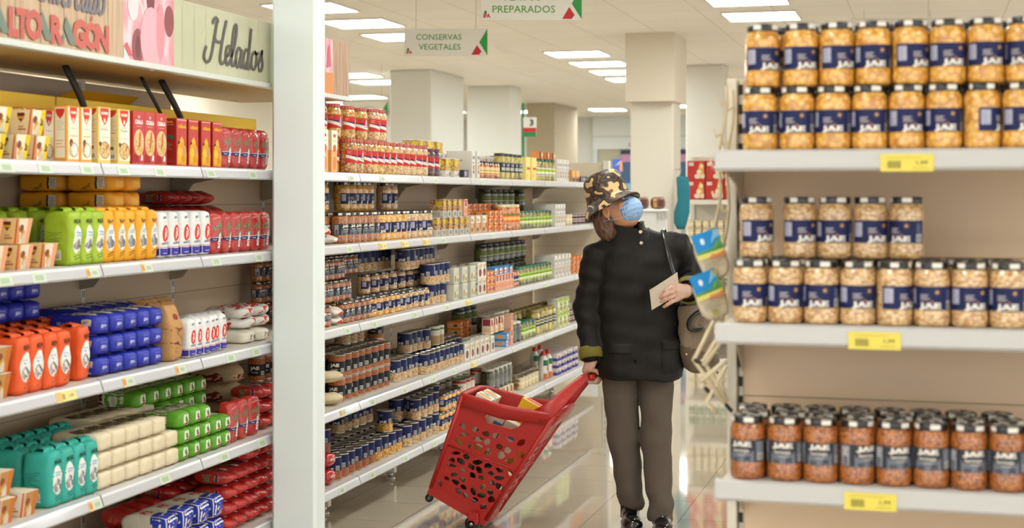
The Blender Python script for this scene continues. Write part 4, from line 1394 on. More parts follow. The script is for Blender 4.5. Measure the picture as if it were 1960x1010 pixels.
def tray(y0, y1, lab):
    t = empty('cardboard_tray', (-2.835, y0, SHELF_Z[0] + .0007))
    tag(t, lab, 'cardboard tray', 'yellow trays at the back of the top shelf')
    L = y1 - y0
    mb = MB()
    mb.bbox((-.12, 0, .0), (0, L, .228), ym, .002)
    mb.obj('tray_box', t)
    mb = MB()
    for k in range(int(L / .75) + 1):
        a = .12 + .95 * k
        if a + .5 < L:
            mb.add([(-.10, a, .228), (-.02, a + .04, .262), (-.02, a + .46, .262), (-.10, a + .5, .228), (-.11, a, .228), (-.03, a + .04, .264), (-.03, a + .46, .264), (-.11, a + .5, .228)],
                   [(0, 1, 2, 3), (7, 6, 5, 4), (0, 4, 5, 1), (1, 5, 6, 2), (2, 6, 7, 3), (3, 7, 4, 0)], M('#dcae26', .55))
    if mb.v:
        mb.obj('tray_flap', t)


tray(2.9, 4.42, 'long yellow cardboard tray at the near end of the top shelf')
tray(4.43, 5.98, 'yellow cardboard tray behind the red rice cartons')

# ------------------------------------------------------------------ price tickets in the rails
def ticket(Y, sh, kind, lab):
    z = SHELF_Z[sh]
    t = MB()
    sl = (.012 / .034)
    f = lambda u, v, l: (XS + .004 + (.0 - v) * sl + l, u, z - .002 + v)
    w = .075 if kind != 'wide' else .11
    base = '#c6cfbb' if kind != 'wide' else '#ddd084'
    # a thin card leaning on the rail
    vs = [f(-w / 2, -.006, .0012), f(w / 2, -.006, .0012), f(w / 2, -.036, .0012), f(-w / 2, -.036, .0012), f(-w / 2, -.006, .0004), f(w / 2, -.006, .0004), f(w / 2, -.036, .0004), f(-w / 2, -.036, .0004)]
    t.add(vs, [(3, 2, 1, 0), (4, 5, 6, 7), (0, 1, 5, 4), (1, 2, 6, 5), (2, 3, 7, 6), (3, 0, 4, 7)], M(base, .5))
    ink = '#a9bba0' if kind != 'wide' else '#8a7a2a'
    g = [('r', -w * .28, -.030, w * .3, -.014, ink)] if kind == 'green' else lines(-w * .36, -w * .05, -.030, -.014, 8, ink, -1)
    if kind == 'pair':
        g = [('r', -w * .5, -.036, -w * .2, -.006, '#e0c078'), ('r', -w * .46, -.030, -w * .24, -.012, '#cf8a50'), ('r', -w * .05, -.028, w * .34, -.016, ink)]
    if kind == 'wide':
        g += [('r', -w * .46, -.033, -w * .2, -.008, '#d8b070'), ('t', '1,99', w * .25, -.026, .008, .022, .02, '#8a7a2a')]
    paint(t, g, f, .0016)
    o = t.obj('price_ticket')
    o.location = (0, Y, 0)
    tag(o, lab, 'price ticket', 'price tickets in the rails of the long shelves')


TK = {0: [(5, 'green'), (80, 'green'), (160, 'green'), (230, 'green'), (300, 'green'), (398, 'green'), (478, 'green'), (668, 'green'), (728, 'green'), (830, 'green'), (920, 'green'), (1010, 'green')],
      1: [(2, 'green'), (68, 'green'), (171, 'pair'), (275, 'pair'), (408, 'green'), (490, 'green'), (664, 'green'), (728, 'wide'), (770, 'wide'), (812, 'wide'), (845, 'green'), (940, 'green')],
      2: [(120, 'wide'), (240, 'pair'), (340, 'pair'), (436, 'green'), (485, 'green'), (660, 'green'), (712, 'green'), (790, 'green'), (852, 'green'), (893, 'wide'), (960, 'green'), (1040, 'green')],
      3: [(176, 'pair'), (310, 'green'), (424, 'green'), (496, 'green'), (652, 'pair'), (708, 'green'), (770, 'green'), (826, 'green'), (865, 'green'), (903, 'wide'), (980, 'green'), (1050, 'green')],
      4: [(650, 'green'), (708, 'green'), (772, 'green'), (828, 'green'), (870, 'green')]}
for s in TK:
    for i, (u, k) in enumerate(TK[s]):
        ticket(y_at(u, XS), s, k, '%s price ticket in the %s shelf rail, %s from the near end' % ({'green': 'pale green', 'pair': 'yellow and green', 'wide': 'yellow'}[k], ('top', 'second', 'third', 'fourth', 'bottom')[s], ORD[i]))


# ------------------------------------------------------------------ hanging signs
def sign(name, lab, cpx, cpy, d, w, h, lines_, tri=True, wires=(.14, .86), rz=.0):
    c = at_depth(cpx, cpy, d)
    t = empty(name, (c.x, c.y, c.z), YAW + rz)
    tag(t, lab, 'hanging sign', 'hanging department signs')
    mb = MB()
    mb.bbox((-w / 2, -.004, -h / 2), (w / 2, .004, h / 2), M('#d4cfc2', .5), .001)
    fn = lambda u, v, l: (u, -.004 - l, v)
    g = []
    n = len(lines_) or 1
    for i, (s, ww) in enumerate(lines_):
        g.append(('t', s, -w * .085 + (.01 * w if i else 0), h * (.09 if n == 2 and i == 0 else -.27 if n == 2 else -.1), h * .22, ww * w, .006, '#4c8a3c'))
    if tri:
        g += [('p', [(w * .5, h * .5), (w * .40, h * .0), (w * .5, -h * .48)], '#2f8a3e'), ('p', [(w * .375, -h * .10), (w * .43, -h * .34), (w * .40, -h * .46), (w * .305, -h * .46)], '#b8262a')]
        g += [('e', -w * .455, -h * .26, h * .04, h * .05, '#3e6a34'), ('t', 'IFA', -w * .44, -h * .42, h * .12, w * .07, .05, '#b8322e')]
    paint(mb, g, fn, .0006)
    mb.obj('sign_board', t)
    wm = MB()
    for k in wires:
        wm.tube([(-w / 2 + w * k, 0, h / 2), (-w / 2 + w * k, 0, ZC - c.z)], .0015, M('#8a8478', .4), 5)
    wm.obj('hanging_wire', t)
    return t


d2, d1 = 10.4, 8.5
sign('hanging_sign', 'white hanging sign reading conservas vegetales with green and red triangles', 853.5, 81, d2, 159 / FPX * d2, 52 / FPX * d2, [('CONSERVAS', .545), ('VEGETALES', .505)])
sign('hanging_sign', 'white hanging sign reading platos preparados, cut by the photo top edge', 1017, 7, d1, 193 / FPX * d1, 64 / FPX * d1, [('PLATOS', .36), ('PREPARADOS', .62)])
d3 = 17.0
sign('hanging_sign', 'pale hanging sign partly hidden behind the jars beside the far pillar', 700, 208, d3, 84 / FPX * d3, 28 / FPX * d3, [('DROGUERIA', .6)])
d4 = 12.0
sign('hanging_sign', 'white hanging sign behind the end cap jars, only its green triangle showing', 1717, 55, d4, 176 / FPX * d4, 40 / FPX * d4, [])
# small green and white board at the pillar
c = at_depth(638, 206, 12.5)
t = empty('green_header_sign', (c.x, c.y, 0), YAW)
tag(t, 'small white and green board standing above the red capped jars', 'sign')
mb = MB()
mb.bbox((-.08, -.01, c.z - .03), (.08, .01, c.z + .05), M('#dcdad2', .5), .002)
paint(mb, [('r', -.072, c.z - .028, .072, c.z + .004, '#1f6a4a'), ('e', .0, c.z - .008, .014, .01, '#d8d8d0')], lambda u, v, l: (u, -.01 - l, v))
mb.obj('sign_board', t)
mb = MB()
mb.tube([(0, 0, 0), (0, 0, c.z - .02)], .012, M('#b8b2a4', .4), 8)
mb.obj('sign_post', t)
# checkout sign 3 on its green post
c = at_depth(1001, 250, 19.0)
t = empty('checkout_sign', (c.x, c.y, 0), YAW)
tag(t, 'checkout lane sign with number 3 over red and green bands on a green post', 'sign')
mb = MB()
mb.bbox((-.018, -.018, 0), (.018, .018, EYE - (197 - 375) / FPX * 19), M('#1f7a4a', .5), .003)
mb.obj('sign_post', t)
mb = MB()
z0, z1 = EYE - (262 - 375) / FPX * 19, EYE - (225 - 375) / FPX * 19
mb.bbox((.0, -.06, z0), (.17, -.02, z1), M('#d5d3ca', .5), .003)
h = z1 - z0
fn = lambda u, v, l: (u, -.06 - l, v)
paint(mb, [('r', .002, z0, .168, z0 + h * .24, '#1f7a4a'), ('r', .002, z0 + h * .24, .168, z0 + h * .47, '#b8302e'), ('t', '3', .11, z0 + h * .58, h * .32, 0, .05, '#2c2a28')], fn)
mb.obj('sign_box', t)
# ------------------------------------------------------------------ the far wall with its fascia, posters and doors
d = 27.2
a, b2 = at_depth(1112, 290, d), at_depth(1300, 290, d)
t = empty('shop_front', (a.x, 27.5, 0))
tag(t, 'pale shop front on the far wall with red letters on its fascia', 'shop front')
Wd = 2.6
mb = MB()
zf0, zf1 = EYE + (375 - 283) / FPX * d, EYE + (375 - 217) / FPX * d
mb.bbox((0, 0, zf0), (Wd, .08, zf1), M('#dbe0dc', .5), .004)
zl = EYE + (375 - 277) / FPX * d
paint(mb, [('r', 0, zf0 + .23, Wd, zf0 + .25, '#b9bcb6'), ('t', 'G R A', .84, zl - .01, .085, .30, .02, '#c8524a')], lambda u, v, l: (u, -l, v), .002, step=.001)
mb.obj('fascia', t)
mb = MB()
mb.bbox((0, .0, 1.0), (.10, .08, zf0), M('#cfd6d8', .4), .004)
mb.bbox((.1, .05, .0), (1.0, .08, zf0), M('#b7b39a', .3), .003)
mb.obj('shop_window', t)
for k, (x0, x1) in enumerate(((.56, .76), (.90, 1.08), (1.5, 1.8))):
    mb = MB()
    mb.bbox((x0, .0, .9), (x1, .04, zf0 - .02), M('#9fb4c8', .4), .003)
    fn = lambda u, v, l: (u, -l, v)
    z = zf0 - .02
    paint(mb, [('r', x0, z - .08, x1, z, '#3a3c48'), ('r', x0, z - .22, x1, z - .08, '#c290b4'), ('r', x0, z - .62, x1, z - .22, '#4a6488'), ('r', x0, .95, x1, z - .62, '#7fb4d4')], fn, .002, step=.001)
    o = mb.obj('wall_poster')
    o.location = (a.x, 27.42, 0)
    tag(o, 'blue and pink poster on the far shop front, %s from the stone pillar' % ORD[k], 'poster', 'posters on the far shop front')
# small picture card above the end panel
c = at_depth(1182, 316, 20)
t = empty('picture_card', (c.x, c.y, 0), YAW)
tag(t, 'small blue and orange picture card standing just behind the camouflage hat', 'display card')
mb = MB()
mb.bbox((-.07, 0, c.z - .1), (.07, .01, c.z + .08), M('#3a58a8', .5), .002)
paint(mb, [('p', [(-.05, c.z - .02), (.02, c.z + .02), (.03, c.z + .05), (-.02, c.z)], '#e0e0e4'), ('r', .03, c.z - .08, .065, c.z + .06, '#d9904a'), ('r', -.065, c.z - .08, .0, c.z - .04, '#6a4a8a')], lambda u, v, l: (u, -l, v))
mb.obj('card', t)
mb = MB()
mb.tube([(0, .005, 0), (0, .005, c.z - .1)], .01, M('#c8c4b8', .4), 8)
mb.obj('card_stand', t)
# ------------------------------------------------------------------ goods on the near shelves (before the white pillar)
TOP, SEC, THI, FOU, BOT = range(5)
# top shelf
row(P_cups3, 'green sleeved rice cup pack', 'top shelf', TOP, -26, n=1, px1=28, xf=.02, jit=.02)
row(P_cups, 'cream sleeved rice cup pack with yellow strip', 'top shelf', TOP, 28, n=2, px1=104, xf=.02, jit=.02)
row(P_cups, 'cream rice cup pack with yellow strip, stacked on top', 'top shelf', TOP, -22, n=2, px1=110, xf=.022, jit=.03, z=SHELF_Z[0] + .078)
row(P_nomen, 'orange bordered rice carton', 'top shelf', TOP, 130, n=2, px1=178, xf=.015, jit=.02)
row(P_nomen, 'red tabbed rice carton in the row behind the cups', 'top shelf', TOP, 40, n=4, px1=176, xf=.19, jit=.02)
row(P_risotto, 'pale yellow risotto carton', 'top shelf', TOP, 180, n=2, px1=258, xf=.012, jit=.02, pitch=.1)
row(P_cigala, 'red paella carton with white lettering', 'top shelf', TOP, 256, n=3, px1=320, xf=.012, jit=.03)
row(P_brill, 'red rice carton with yellow rice picture', 'top shelf', TOP, 337, n=4, px1=428, xf=.012, jit=.03)
row(P_lent_up, 'red cellophane lentil bag with windows', 'top shelf before the pillar', TOP, 428, n=5, px1=516, xf=.02, jit=.12)
# second shelf
row(P_cups2, 'peach sleeved salad cup pack', 'second shelf', SEC, -22, n=3, px1=124, xf=.015, jit=.03)
row(P_cups2, 'peach salad cup pack stacked on top', 'second shelf', SEC, -34, n=2, px1=78, xf=.017, jit=.03, z=SHELF_Z[1] + .078)
row(P_lime, 'lime green flour bag in the front row', 'second shelf', SEC, 136, n=3, px1=198, xf=.02, jit=.05)
row(P_lime, 'lime green flour bag behind the salad cups', 'second shelf', SEC, -16, n=4, px1=136, xf=.19, jit=.05)
row(P_lime, 'lime green flour bag deep on the shelf', 'second shelf', SEC, 20, n=5, px1=170, xf=.30, jit=.05)
row(P_yell, 'yellow flour bag standing', 'second shelf', SEC, 198, n=5, px1=304, xf=.02, jit=.08)
row(P_yell, 'yellow flour bag standing in second row', 'second shelf', SEC, 176, n=5, px1=292, xf=.132, jit=.05)
row(P_yell_ly, 'lying yellow flour bag on the standing ones', 'second shelf', SEC, 214, n=2, xf=.10, rows=2, layers=2, jit=.05, z=SHELF_Z[1] + .174, rpitch=.19)
row(P_norte, 'white sugar bag with red oval', 'second shelf', SEC, 306, n=5, px1=408, xf=.02, jit=.06)
row(P_norte, 'white sugar bag with red oval in second row', 'second shelf', SEC, 300, n=5, px1=396, xf=.125, jit=.06)
row(P_lent_up, 'red cellophane lentil bag with windows', 'second shelf before the pillar', SEC, 408, n=7, px1=518, xf=.025, jit=.14)
row(P_lent_ly, 'dark red lentil bag lying at the back', 'second shelf', SEC, 330, n=5, xf=.30, layers=4, jit=.06, lpitch=.061, skip=lambda i, r, l: l == 3 and i > 3)
# third shelf
row(P_cups4, 'quinoa cup pack with orange strip', 'third shelf', THI, -56, n=2, px1=32, xf=.012, layers=2, jit=.03, lpitch=.078)
row(P_oran, 'orange flour bag in the front row', 'third shelf', THI, 34, n=4, px1=138, xf=.012, jit=.05)
row(P_blue_ly, 'blue flour bag lying end outwards', 'third shelf', THI, 188, n=5, px1=316, xf=.03, layers=3, jit=.04, lpitch=.068)
row(P_oran, 'orange flour bag turned aside next to the blue bags', 'third shelf', THI, 152, n=1, xf=.04, jit=0, rz=.06)
row(P_oran, 'orange flour bag in the second row', 'third shelf', THI, -30, n=7, px1=166, xf=.13, jit=.05)
row(P_oran, 'orange flour bag in the third row', 'third shelf', THI, -30, n=6, px1=146, xf=.245, jit=.05)
row(P_blue_ly, 'blue flour bag lying in the second row', 'third shelf', THI, 150, n=5, px1=270, xf=.232, layers=3, jit=.04, lpitch=.068)
row(P_blue_ly, 'dark blue flour bag stacked at the near back', 'third shelf', THI, -10, n=3, px1=84, xf=.235, layers=2, jit=.05, z=SHELF_Z[2] + .185, lpitch=.068)
row(P_kraft, 'brown paper flour bag at the shelf front', 'third shelf', THI, 319, n=1, px1=362, xf=.02, jit=.08)
row(P_kraft, 'brown paper flour bag peeking over the blue bags', 'third shelf', THI, 292, n=1, px1=334, xf=.125, jit=.08)
row(P_kraft, 'brown paper flour bag in the second row', 'third shelf', THI, 236, n=5, px1=350, xf=.14, jit=.12)
row(P_kraft, 'brown paper flour bag at the shelf back', 'third shelf', THI, 150, n=7, px1=340, xf=.26, jit=.2)
row(P_norte2, 'small white sugar bag with red oval', 'third shelf', THI, 364, n=4, px1=412, xf=.015, jit=.05)
row(P_norte2, 'small white sugar bag set slightly back', 'third shelf', THI, 408, n=2, px1=438, xf=.03, jit=.05)
row(P_norte2, 'small white sugar bag in the second row', 'third shelf', THI, 364, n=5, px1=430, xf=.12, jit=.05)
row(P_whitepack, 'flat white rice pack lying', 'third shelf before the pillar', THI, 446, n=3, px1=520, xf=.05, jit=.1, rows=2)
row(P_redwhite_bag, 'grey and red plastic sugar bag lying', 'third shelf before the pillar', THI, 440, n=4, px1=528, xf=.07, layers=2, jit=.25, z=SHELF_Z[2] + .052, lpitch=.042)
# fourth shelf
row(P_cups4, 'quinoa cup pack at the near corner', 'fourth shelf', FOU, 6, n=1, xf=.012, jit=.03)
row(P_cups4, 'white sided quinoa cup pack beside the teal bags', 'fourth shelf', FOU, 50, n=1, xf=.012, jit=.03)
row(P_cups4, 'quinoa cup pack stacked at the near corner', 'fourth shelf', FOU, 2, n=1, xf=.03, jit=.05, z=SHELF_Z[3] + .078)
row(P_teal, 'teal flour bag in the front row', 'fourth shelf', FOU, 98, n=4, px1=191, xf=.012, jit=.05)
row(P_brick, 'cream vacuum packed rice brick', 'fourth shelf', FOU, 190, n=6, px1=346, xf=.02, layers=3, jit=.03, lpitch=.0625, skip=lambda i, r, l: (l == 2 and i > 4))
row(P_brick, 'cream rice brick in the second row', 'fourth shelf', FOU, 180, n=5, px1=300, xf=.215, layers=3, jit=.03, lpitch=.0625)
row(P_teal, 'teal flour bag in the second row', 'fourth shelf', FOU, 40, n=6, px1=180, xf=.13, jit=.06)
row(P_teal, 'teal flour bag in the third row', 'fourth shelf', FOU, 10, n=6, px1=150, xf=.245, jit=.06)
row(P_green_ly, 'green ended rice pack lying', 'fourth shelf', FOU, 346, n=5, px1=447, xf=.02, layers=3, jit=.05, lpitch=.060, skip=lambda i, r, l: l == 2 and i > 2)
row(P_green_ly, 'white and green rice pack at the back', 'fourth shelf', FOU, 262, n=6, px1=400, xf=.21, layers=4, jit=.05, lpitch=.060)
row(P_lent_up, 'red cellophane lentil bag with windows', 'fourth shelf before the pillar', FOU, 440, n=6, px1=500, xf=.03, jit=.1)
row(P_lent_ly, 'red lentil bag lying beside the pillar', 'fourth shelf', FOU, 508, n=2, xf=.04, layers=3, jit=.1, lpitch=.061)
row(P_sack, 'beige cloth pulse sack at the back', 'fourth shelf before the pillar', FOU, 446, n=1, xf=.25, layers=3, jit=.2, lpitch=.078, pitch=.17)
row(P_slent, 'small lentil jar stacked at the back', 'third shelf before the pillar', THI, 500, n=2, px1=532, xf=.36, layers=3, jit=.3)
row(P_clent, 'black labelled can stacked at the back', 'fourth shelf before the pillar', FOU, 498, n=2, px1=534, xf=.36, layers=3, jit=.3)
# bottom shelf
row(P_sos, 'white rice bag with blue top', 'bottom shelf', BOT, 320, n=4, px1=436, xf=.02, jit=.05, layers=1)
row(P_sos, 'white rice bag with blue top, stacked upon others', 'bottom shelf', BOT, 318, n=4, px1=436, xf=.02, jit=.05, z=SHELF_Z[4] + .086)
row(P_lent_ly, 'large red lentil bag lying', 'bottom shelf', BOT, 440, n=5, px1=540, xf=.03, layers=5, jit=.07, lpitch=.061, skip=lambda i, r, l: (l == 4 and i < 2))
row(P_lent_ly, 'large red lentil bag lying in the back row', 'bottom shelf', BOT, 330, n=6, px1=470, xf=.24, layers=5, jit=.07, lpitch=.061, skip=lambda i, r, l: (l == 4 and i < 3))
row(P_redpack, 'dark red and brown foil pack', 'bottom shelf', BOT, 250, n=3, xf=.25, layers=2, jit=.1, lpitch=.08)
row(P_whitepack, 'flat white rice pack with green print', 'bottom shelf', BOT, 190, n=3, px1=300, xf=.06, layers=2, jit=.1)
# ------------------------------------------------------------------ goods past the white pillar
A = 'top shelf past pillar'
row(P_pumpkin, 'orange pumpkin soup carton', A, TOP, 614, n=2, px1=650, xf=.0, jit=.03)
row(P_redbrown, 'red labelled jar of brown beans', A, TOP, 610, n=4, px1=656, xf=.085, jit=.3)
row(P_redbrown, 'red labelled jar of brown beans in the front row', A, TOP, 658, n=5, px1=718, xf=.02, jit=.25)
row(P_redyellow, 'red labelled jar of yellow peas in the front row', A, TOP, 718, n=4, px1=764, xf=.02, jit=.25)
row(P_redwhite, 'red labelled jar of pale beans in the front row', A, TOP, 764, n=1, px1=776, xf=.02, jit=.25)
row(P_redwhite, 'red labelled jar of pale beans in the short group', A, TOP, 779, n=4, px1=825, xf=.02, jit=.25)
row(P_reddark, 'red labelled jar of dark red beans', A, TOP, 827, n=2, px1=847, xf=.02, jit=.15)
row(P_redyellow, 'red labelled pea jar stacked in the upper row', A, TOP, 612, n=4, px1=716, xf=.09, jit=.3, z=SHELF_Z[0] + .164, pitch=.15)
row(P_redwhite, 'red labelled pale bean jar stacked in the upper row', A, TOP, 716, n=3, px1=748, xf=.06, jit=.3, z=SHELF_Z[0] + .164)
row(P_redbrown, 'red labelled jar in the second row', A, TOP, 640, n=12, px1=780, xf=.12, jit=.3)
row(P_nutbox, 'tall nut snack tin', A, TOP, 849, n=2, px1=884, xf=.02, jit=.04)
row(P_nutbox, 'tall nut snack tin at the back', A, TOP, 800, n=3, px1=850, xf=.18, jit=.05, layers=2, lpitch=.106)
row(P_darkpack, 'white and brown chocolate carton', A, TOP, 886, n=1, px1=902, xf=.03)
row(P_whitebox, 'white carton at the shelf front', A, TOP, 903, n=2, px1=920, xf=.02)
row(P_pale, 'pale dessert carton stacked behind the tins', A, TOP, 856, n=5, px1=950, xf=.15, layers=3, jit=.06)
row(P_capers, 'short antipasto jar with cream label', A, TOP, 921, n=4, px1=961, xf=.02, jit=.2)
row(P_olive, 'tall brown vegetable jar in the second row', A, TOP, 924, n=4, px1=964, xf=.13, jit=.2)
row(P_tallveg, 'tall pickled vegetable jar with dark label', A, TOP, 962, n=5, px1=1004, xf=.02, jit=.2)
row(P_cheese, 'yellow breadcrumb carton', A, TOP, 1005, n=2, px1=1029, xf=.02)
row(P_asparagus, 'asparagus jar with yellow label', A, TOP, 1031, n=5, px1=1066, xf=.02, jit=.15)
row(P_orpack, 'purple and yellow snack pack on the jars', A, TOP, 1030, n=3, px1=1066, xf=.02, z=SHELF_Z[0] + .151)
row(P_whitebox, 'tall white carton', A, TOP, 1067, n=5, px1=1090, xf=.02)
row(P_woodbox, 'orange and brown snack pack', A, TOP, 1095, n=2, px1=1110, xf=.03)
row(P_darkpack, 'dark snack pack at the shelf end', A, TOP, 1111, n=2, px1=1122, xf=.02)
row(P_greenpack, 'green snack pack at the shelf end', A, TOP, 1123, n=2, px1=1136, xf=.02)

A = 'second shelf past pillar'
row(P_flap, 'pale plastic bag lying at the shelf edge', A, SEC, 622, n=1, px1=668, xf=.01, jit=0, rz=.3)
row(P_flap, 'pale plastic bag lying crumpled on another', A, SEC, 612, n=1, px1=656, xf=.03, jit=0, rz=-.4, z=SHELF_Z[1] + .037)
row(P_lent, 'grey labelled lentil jar behind the plastic bag', A, SEC, 606, n=3, px1=650, xf=.09, jit=.3)
row(P_lent, 'grey labelled lentil jar in the front row', A, SEC, 655, n=6, px1=727, xf=.02, jit=.3)
row(P_chick, 'navy labelled chickpea jar in the front row', A, SEC, 727, n=5, px1=780, xf=.02, jit=.5)
row(P_bean, 'navy labelled white bean jar in the front row', A, SEC, 780, n=6, px1=833, xf=.02, jit=.6)
row(P_chick, 'navy labelled chickpea jar in the upper row', A, SEC, 596, n=2, px1=640, xf=.13, jit=.4, z=SHELF_Z[1] + .1445)
row(P_chick, 'dim navy labelled jar in the upper row', A, SEC, 664, n=5, px1=722, xf=.15, jit=.5, z=SHELF_Z[1] + .1445)
row(P_bean, 'dim navy labelled white bean jar in the upper row', A, SEC, 742, n=2, px1=768, xf=.15, jit=.5, z=SHELF_Z[1] + .1445)
row(P_bean, 'navy labelled jar in the second row', A, SEC, 660, n=14, px1=824, xf=.115, jit=.5)
row(P_nutpack, 'mixed nut pack with yellow emblem', A, SEC, 834, n=6, px1=900, xf=.02, jit=.04)
row(P_nutpack, 'mixed nut pack stacked on others', A, SEC, 836, n=5, px1=886, xf=.05, jit=.04, z=SHELF_Z[1] + .101)
row(P_salmon, 'small salmon carton on the nut packs', A, SEC, 886, n=1, px1=898, xf=.05, z=SHELF_Z[1] + .101)
row(P_fito, 'brown and white mushroom carton', A, SEC, 900, n=3, px1=934, xf=.02)
row(P_tuna, 'orange tuna pack at the shelf front', A, SEC, 936, n=3, px1=966, xf=.02, layers=3)
row(P_tuna, 'orange tuna pack stacked behind the mushroom cartons', A, SEC, 896, n=5, px1=946, xf=.12, layers=4)
row(P_honey, 'large pepper jar with orange label', A, SEC, 966, n=4, px1=999, xf=.02, jit=.2)
row(P_greenpot, 'green lidded vegetable jar', A, SEC, 1000, n=9, px1=1061, xf=.02, jit=.15)
row(P_dark, 'dark vegetable jar at the back in the upper row', A, SEC, 934, n=7, px1=1010, xf=.30, jit=.3, z=SHELF_Z[1] + .134, skip=lambda i, r, l: i == 5)
row(P_dark, 'dark vegetable jar at the back', A, SEC, 926, n=8, px1=1010, xf=.30, jit=.3)
row(P_whitebox, 'tall white carton', A, SEC, 1063, n=4, px1=1083, xf=.02)
row(P_whitebox, 'tall white carton at the back', A, SEC, 1040, n=5, px1=1064, xf=.22, z=SHELF_Z[1])
row(P_ccream, 'small cream can beside the white cartons', A, SEC, 1086, n=2, px1=1098, xf=.02)
row(P_csmall, 'small dark pate can', A, SEC, 1101, n=4, px1=1130, xf=.02, layers=2)

A = 'third shelf past pillar'
row(P_flap, 'red and white crinkled plastic bag', A, THI, 606, n=2, px1=672, xf=.0, jit=.3, layers=2, lpitch=.038)
row(P_slent, 'small lentil jar', A, THI, 628, n=8, px1=716, xf=.03, jit=.3)
row(P_slent, 'small lentil jar stacked once', A, THI, 606, n=7, px1=678, xf=.08, jit=.3, z=SHELF_Z[2] + .099)
row(P_slent, 'small lentil jar stacked twice', A, THI, 600, n=6, px1=664, xf=.10, jit=.3, z=SHELF_Z[2] + .1985)
row(P_slent, 'small dark jar on the rear stack', A, THI, 600, n=8, px1=690, xf=.22, jit=.3, z=SHELF_Z[2] + .1985)
row(P_schick, 'small chickpea jar', A, THI, 716, n=5, px1=772, xf=.03, jit=.5)
row(P_sbean, 'small white bean jar', A, THI, 772, n=5, px1=828, xf=.03, jit=.5)
row(P_sbean, 'small white bean jar stacked once', A, THI, 700, n=8, px1=828, xf=.13, jit=.5, z=SHELF_Z[2] + .099)
row(P_sbean, 'small jar in the second row', A, THI, 640, n=14, px1=826, xf=.105, jit=.5)
row(P_cbean, 'navy bean can on the rear jars', A, THI, 690, n=5, px1=755, xf=.24, jit=.6, z=SHELF_Z[2] + .1985)
row(P_cbean, 'navy bean can', A, THI, 828, n=4, px1=863, xf=.02, jit=.8, layers=2)
row(P_cbean, 'navy bean can on the small jars', A, THI, 780, n=6, px1=838, xf=.09, jit=.8, z=SHELF_Z[2] + .1985)
row(P_pot, 'white instant meal pot', A, THI, 866, n=3, px1=914, xf=.015, layers=2, jit=.04)
row(P_pot, 'white instant meal pot in the second row', A, THI, 862, n=3, px1=910, xf=.13, layers=2, jit=.04)
row(P_garden, 'white vegetable carton', A, THI, 915, n=2, px1=932, xf=.02, layers=2)
row(P_tuna, 'orange and blue tuna pack', A, THI, 933, n=2, px1=948, xf=.02, layers=3)
row(P_salmon, 'pink salmon carton', A, THI, 949, n=6, px1=984, xf=.02)
row(P_bluetuna, 'blue topped tuna pack on the salmon cartons', A, THI, 946, n=4, px1=984, xf=.02, z=SHELF_Z[2] + .101)
row(P_orangejar, 'carrot jar with dark lid in the second row', A, THI, 900, n=12, px1=996, xf=.13, jit=.3, z=SHELF_Z[2] + .0)
row(P_orangejar, 'carrot jar with dark label', A, THI, 985, n=2, px1=996, xf=.02, jit=.2)
row(P_greenpot, 'green lidded gherkin jar', A, THI, 997, n=10, px1=1060, xf=.02, jit=.15)
row(P_dark, 'dark vegetable jar at the back', A, THI, 922, n=8, px1=1012, xf=.30, jit=.3, z=SHELF_Z[2])
row(P_dark, 'dark vegetable jar stacked at the back', A, THI, 926, n=8, px1=1012, xf=.30, jit=.3, z=SHELF_Z[2] + .134)
row(P_whitebox, 'tall white carton', A, THI, 1062, n=5, px1=1095, xf=.02)
row(P_tuna, 'orange tuna pack', A, THI, 1097, n=3, px1=1118, xf=.03, layers=3)

A = 'fourth shelf past pillar'
row(P_cloth, 'cream cotton pulse bag lying', A, FOU, 598, n=2, px1=672, xf=.01, layers=3, jit=.15, lpitch=.05)
row(P_clent, 'black labelled lentil can', A, FOU, 640, n=10, px1=752, xf=.05, layers=2, jit=.25, rows=1, lpitch=CH + .0012)
row(P_clent, 'black labelled lentil can in the second row', A, FOU, 616, n=11, px1=742, xf=.14, layers=2, jit=.25)
row(P_clent, 'black labelled lentil can in the third row', A, FOU, 600, n=11, px1=732, xf=.23, z=SHELF_Z[3] + CH + .0012, jit=.25)
row(P_clent, 'black labelled lentil can standing on the others', A, FOU, 728, n=1, xf=.14, z=SHELF_Z[3] + 2 * CH + .0024)
row(P_cbean, 'dark navy bean can on the rear stack', A, FOU, 664, n=4, px1=716, xf=.20, z=SHELF_Z[3] + 2 * CH + .0024, jit=.5)
row(P_cbean, 'navy white bean can in the front row', A, FOU, 760, n=5, px1=806, xf=.06, jit=.5)
row(P_cbean, 'navy white bean can further along', A, FOU, 806, n=9, px1=890, xf=.02, jit=.5)
row(P_cbean, 'navy white bean can in the second row', A, FOU, 744, n=15, px1=886, xf=.145, jit=.5)
row(P_cbean, 'navy white bean can in the third row', A, FOU, 730, n=15, px1=876, xf=.23, jit=.5)
row(P_cbean, 'navy white bean can stacked on the front row', A, FOU, 784, n=3, px1=812, xf=.12, jit=.5, z=SHELF_Z[3] + CH + .0012)
row(P_cbean, 'navy white bean can stacked by itself', A, FOU, 818, n=1, xf=.10, jit=.5, z=SHELF_Z[3] + CH + .0012)
row(P_cmush, 'mushroom can stacked beside a navy can', A, FOU, 837, n=2, px1=855, xf=.11, jit=.3, z=SHELF_Z[3] + CH + .0012)
row(P_garden, 'white vegetable carton with printed dish', A, FOU, 890, n=6, px1=948, xf=.02, layers=1)
row(P_garden, 'white vegetable carton in the second row', A, FOU, 880, n=7, px1=946, xf=.1, layers=1)
row(P_bluetuna, 'blue and orange tuna pack', A, FOU, 948, n=3, px1=978, xf=.015, layers=2)
row(P_tuna, 'orange tuna pack behind the cartons', A, FOU, 880, n=2, px1=904, xf=.24, layers=4)
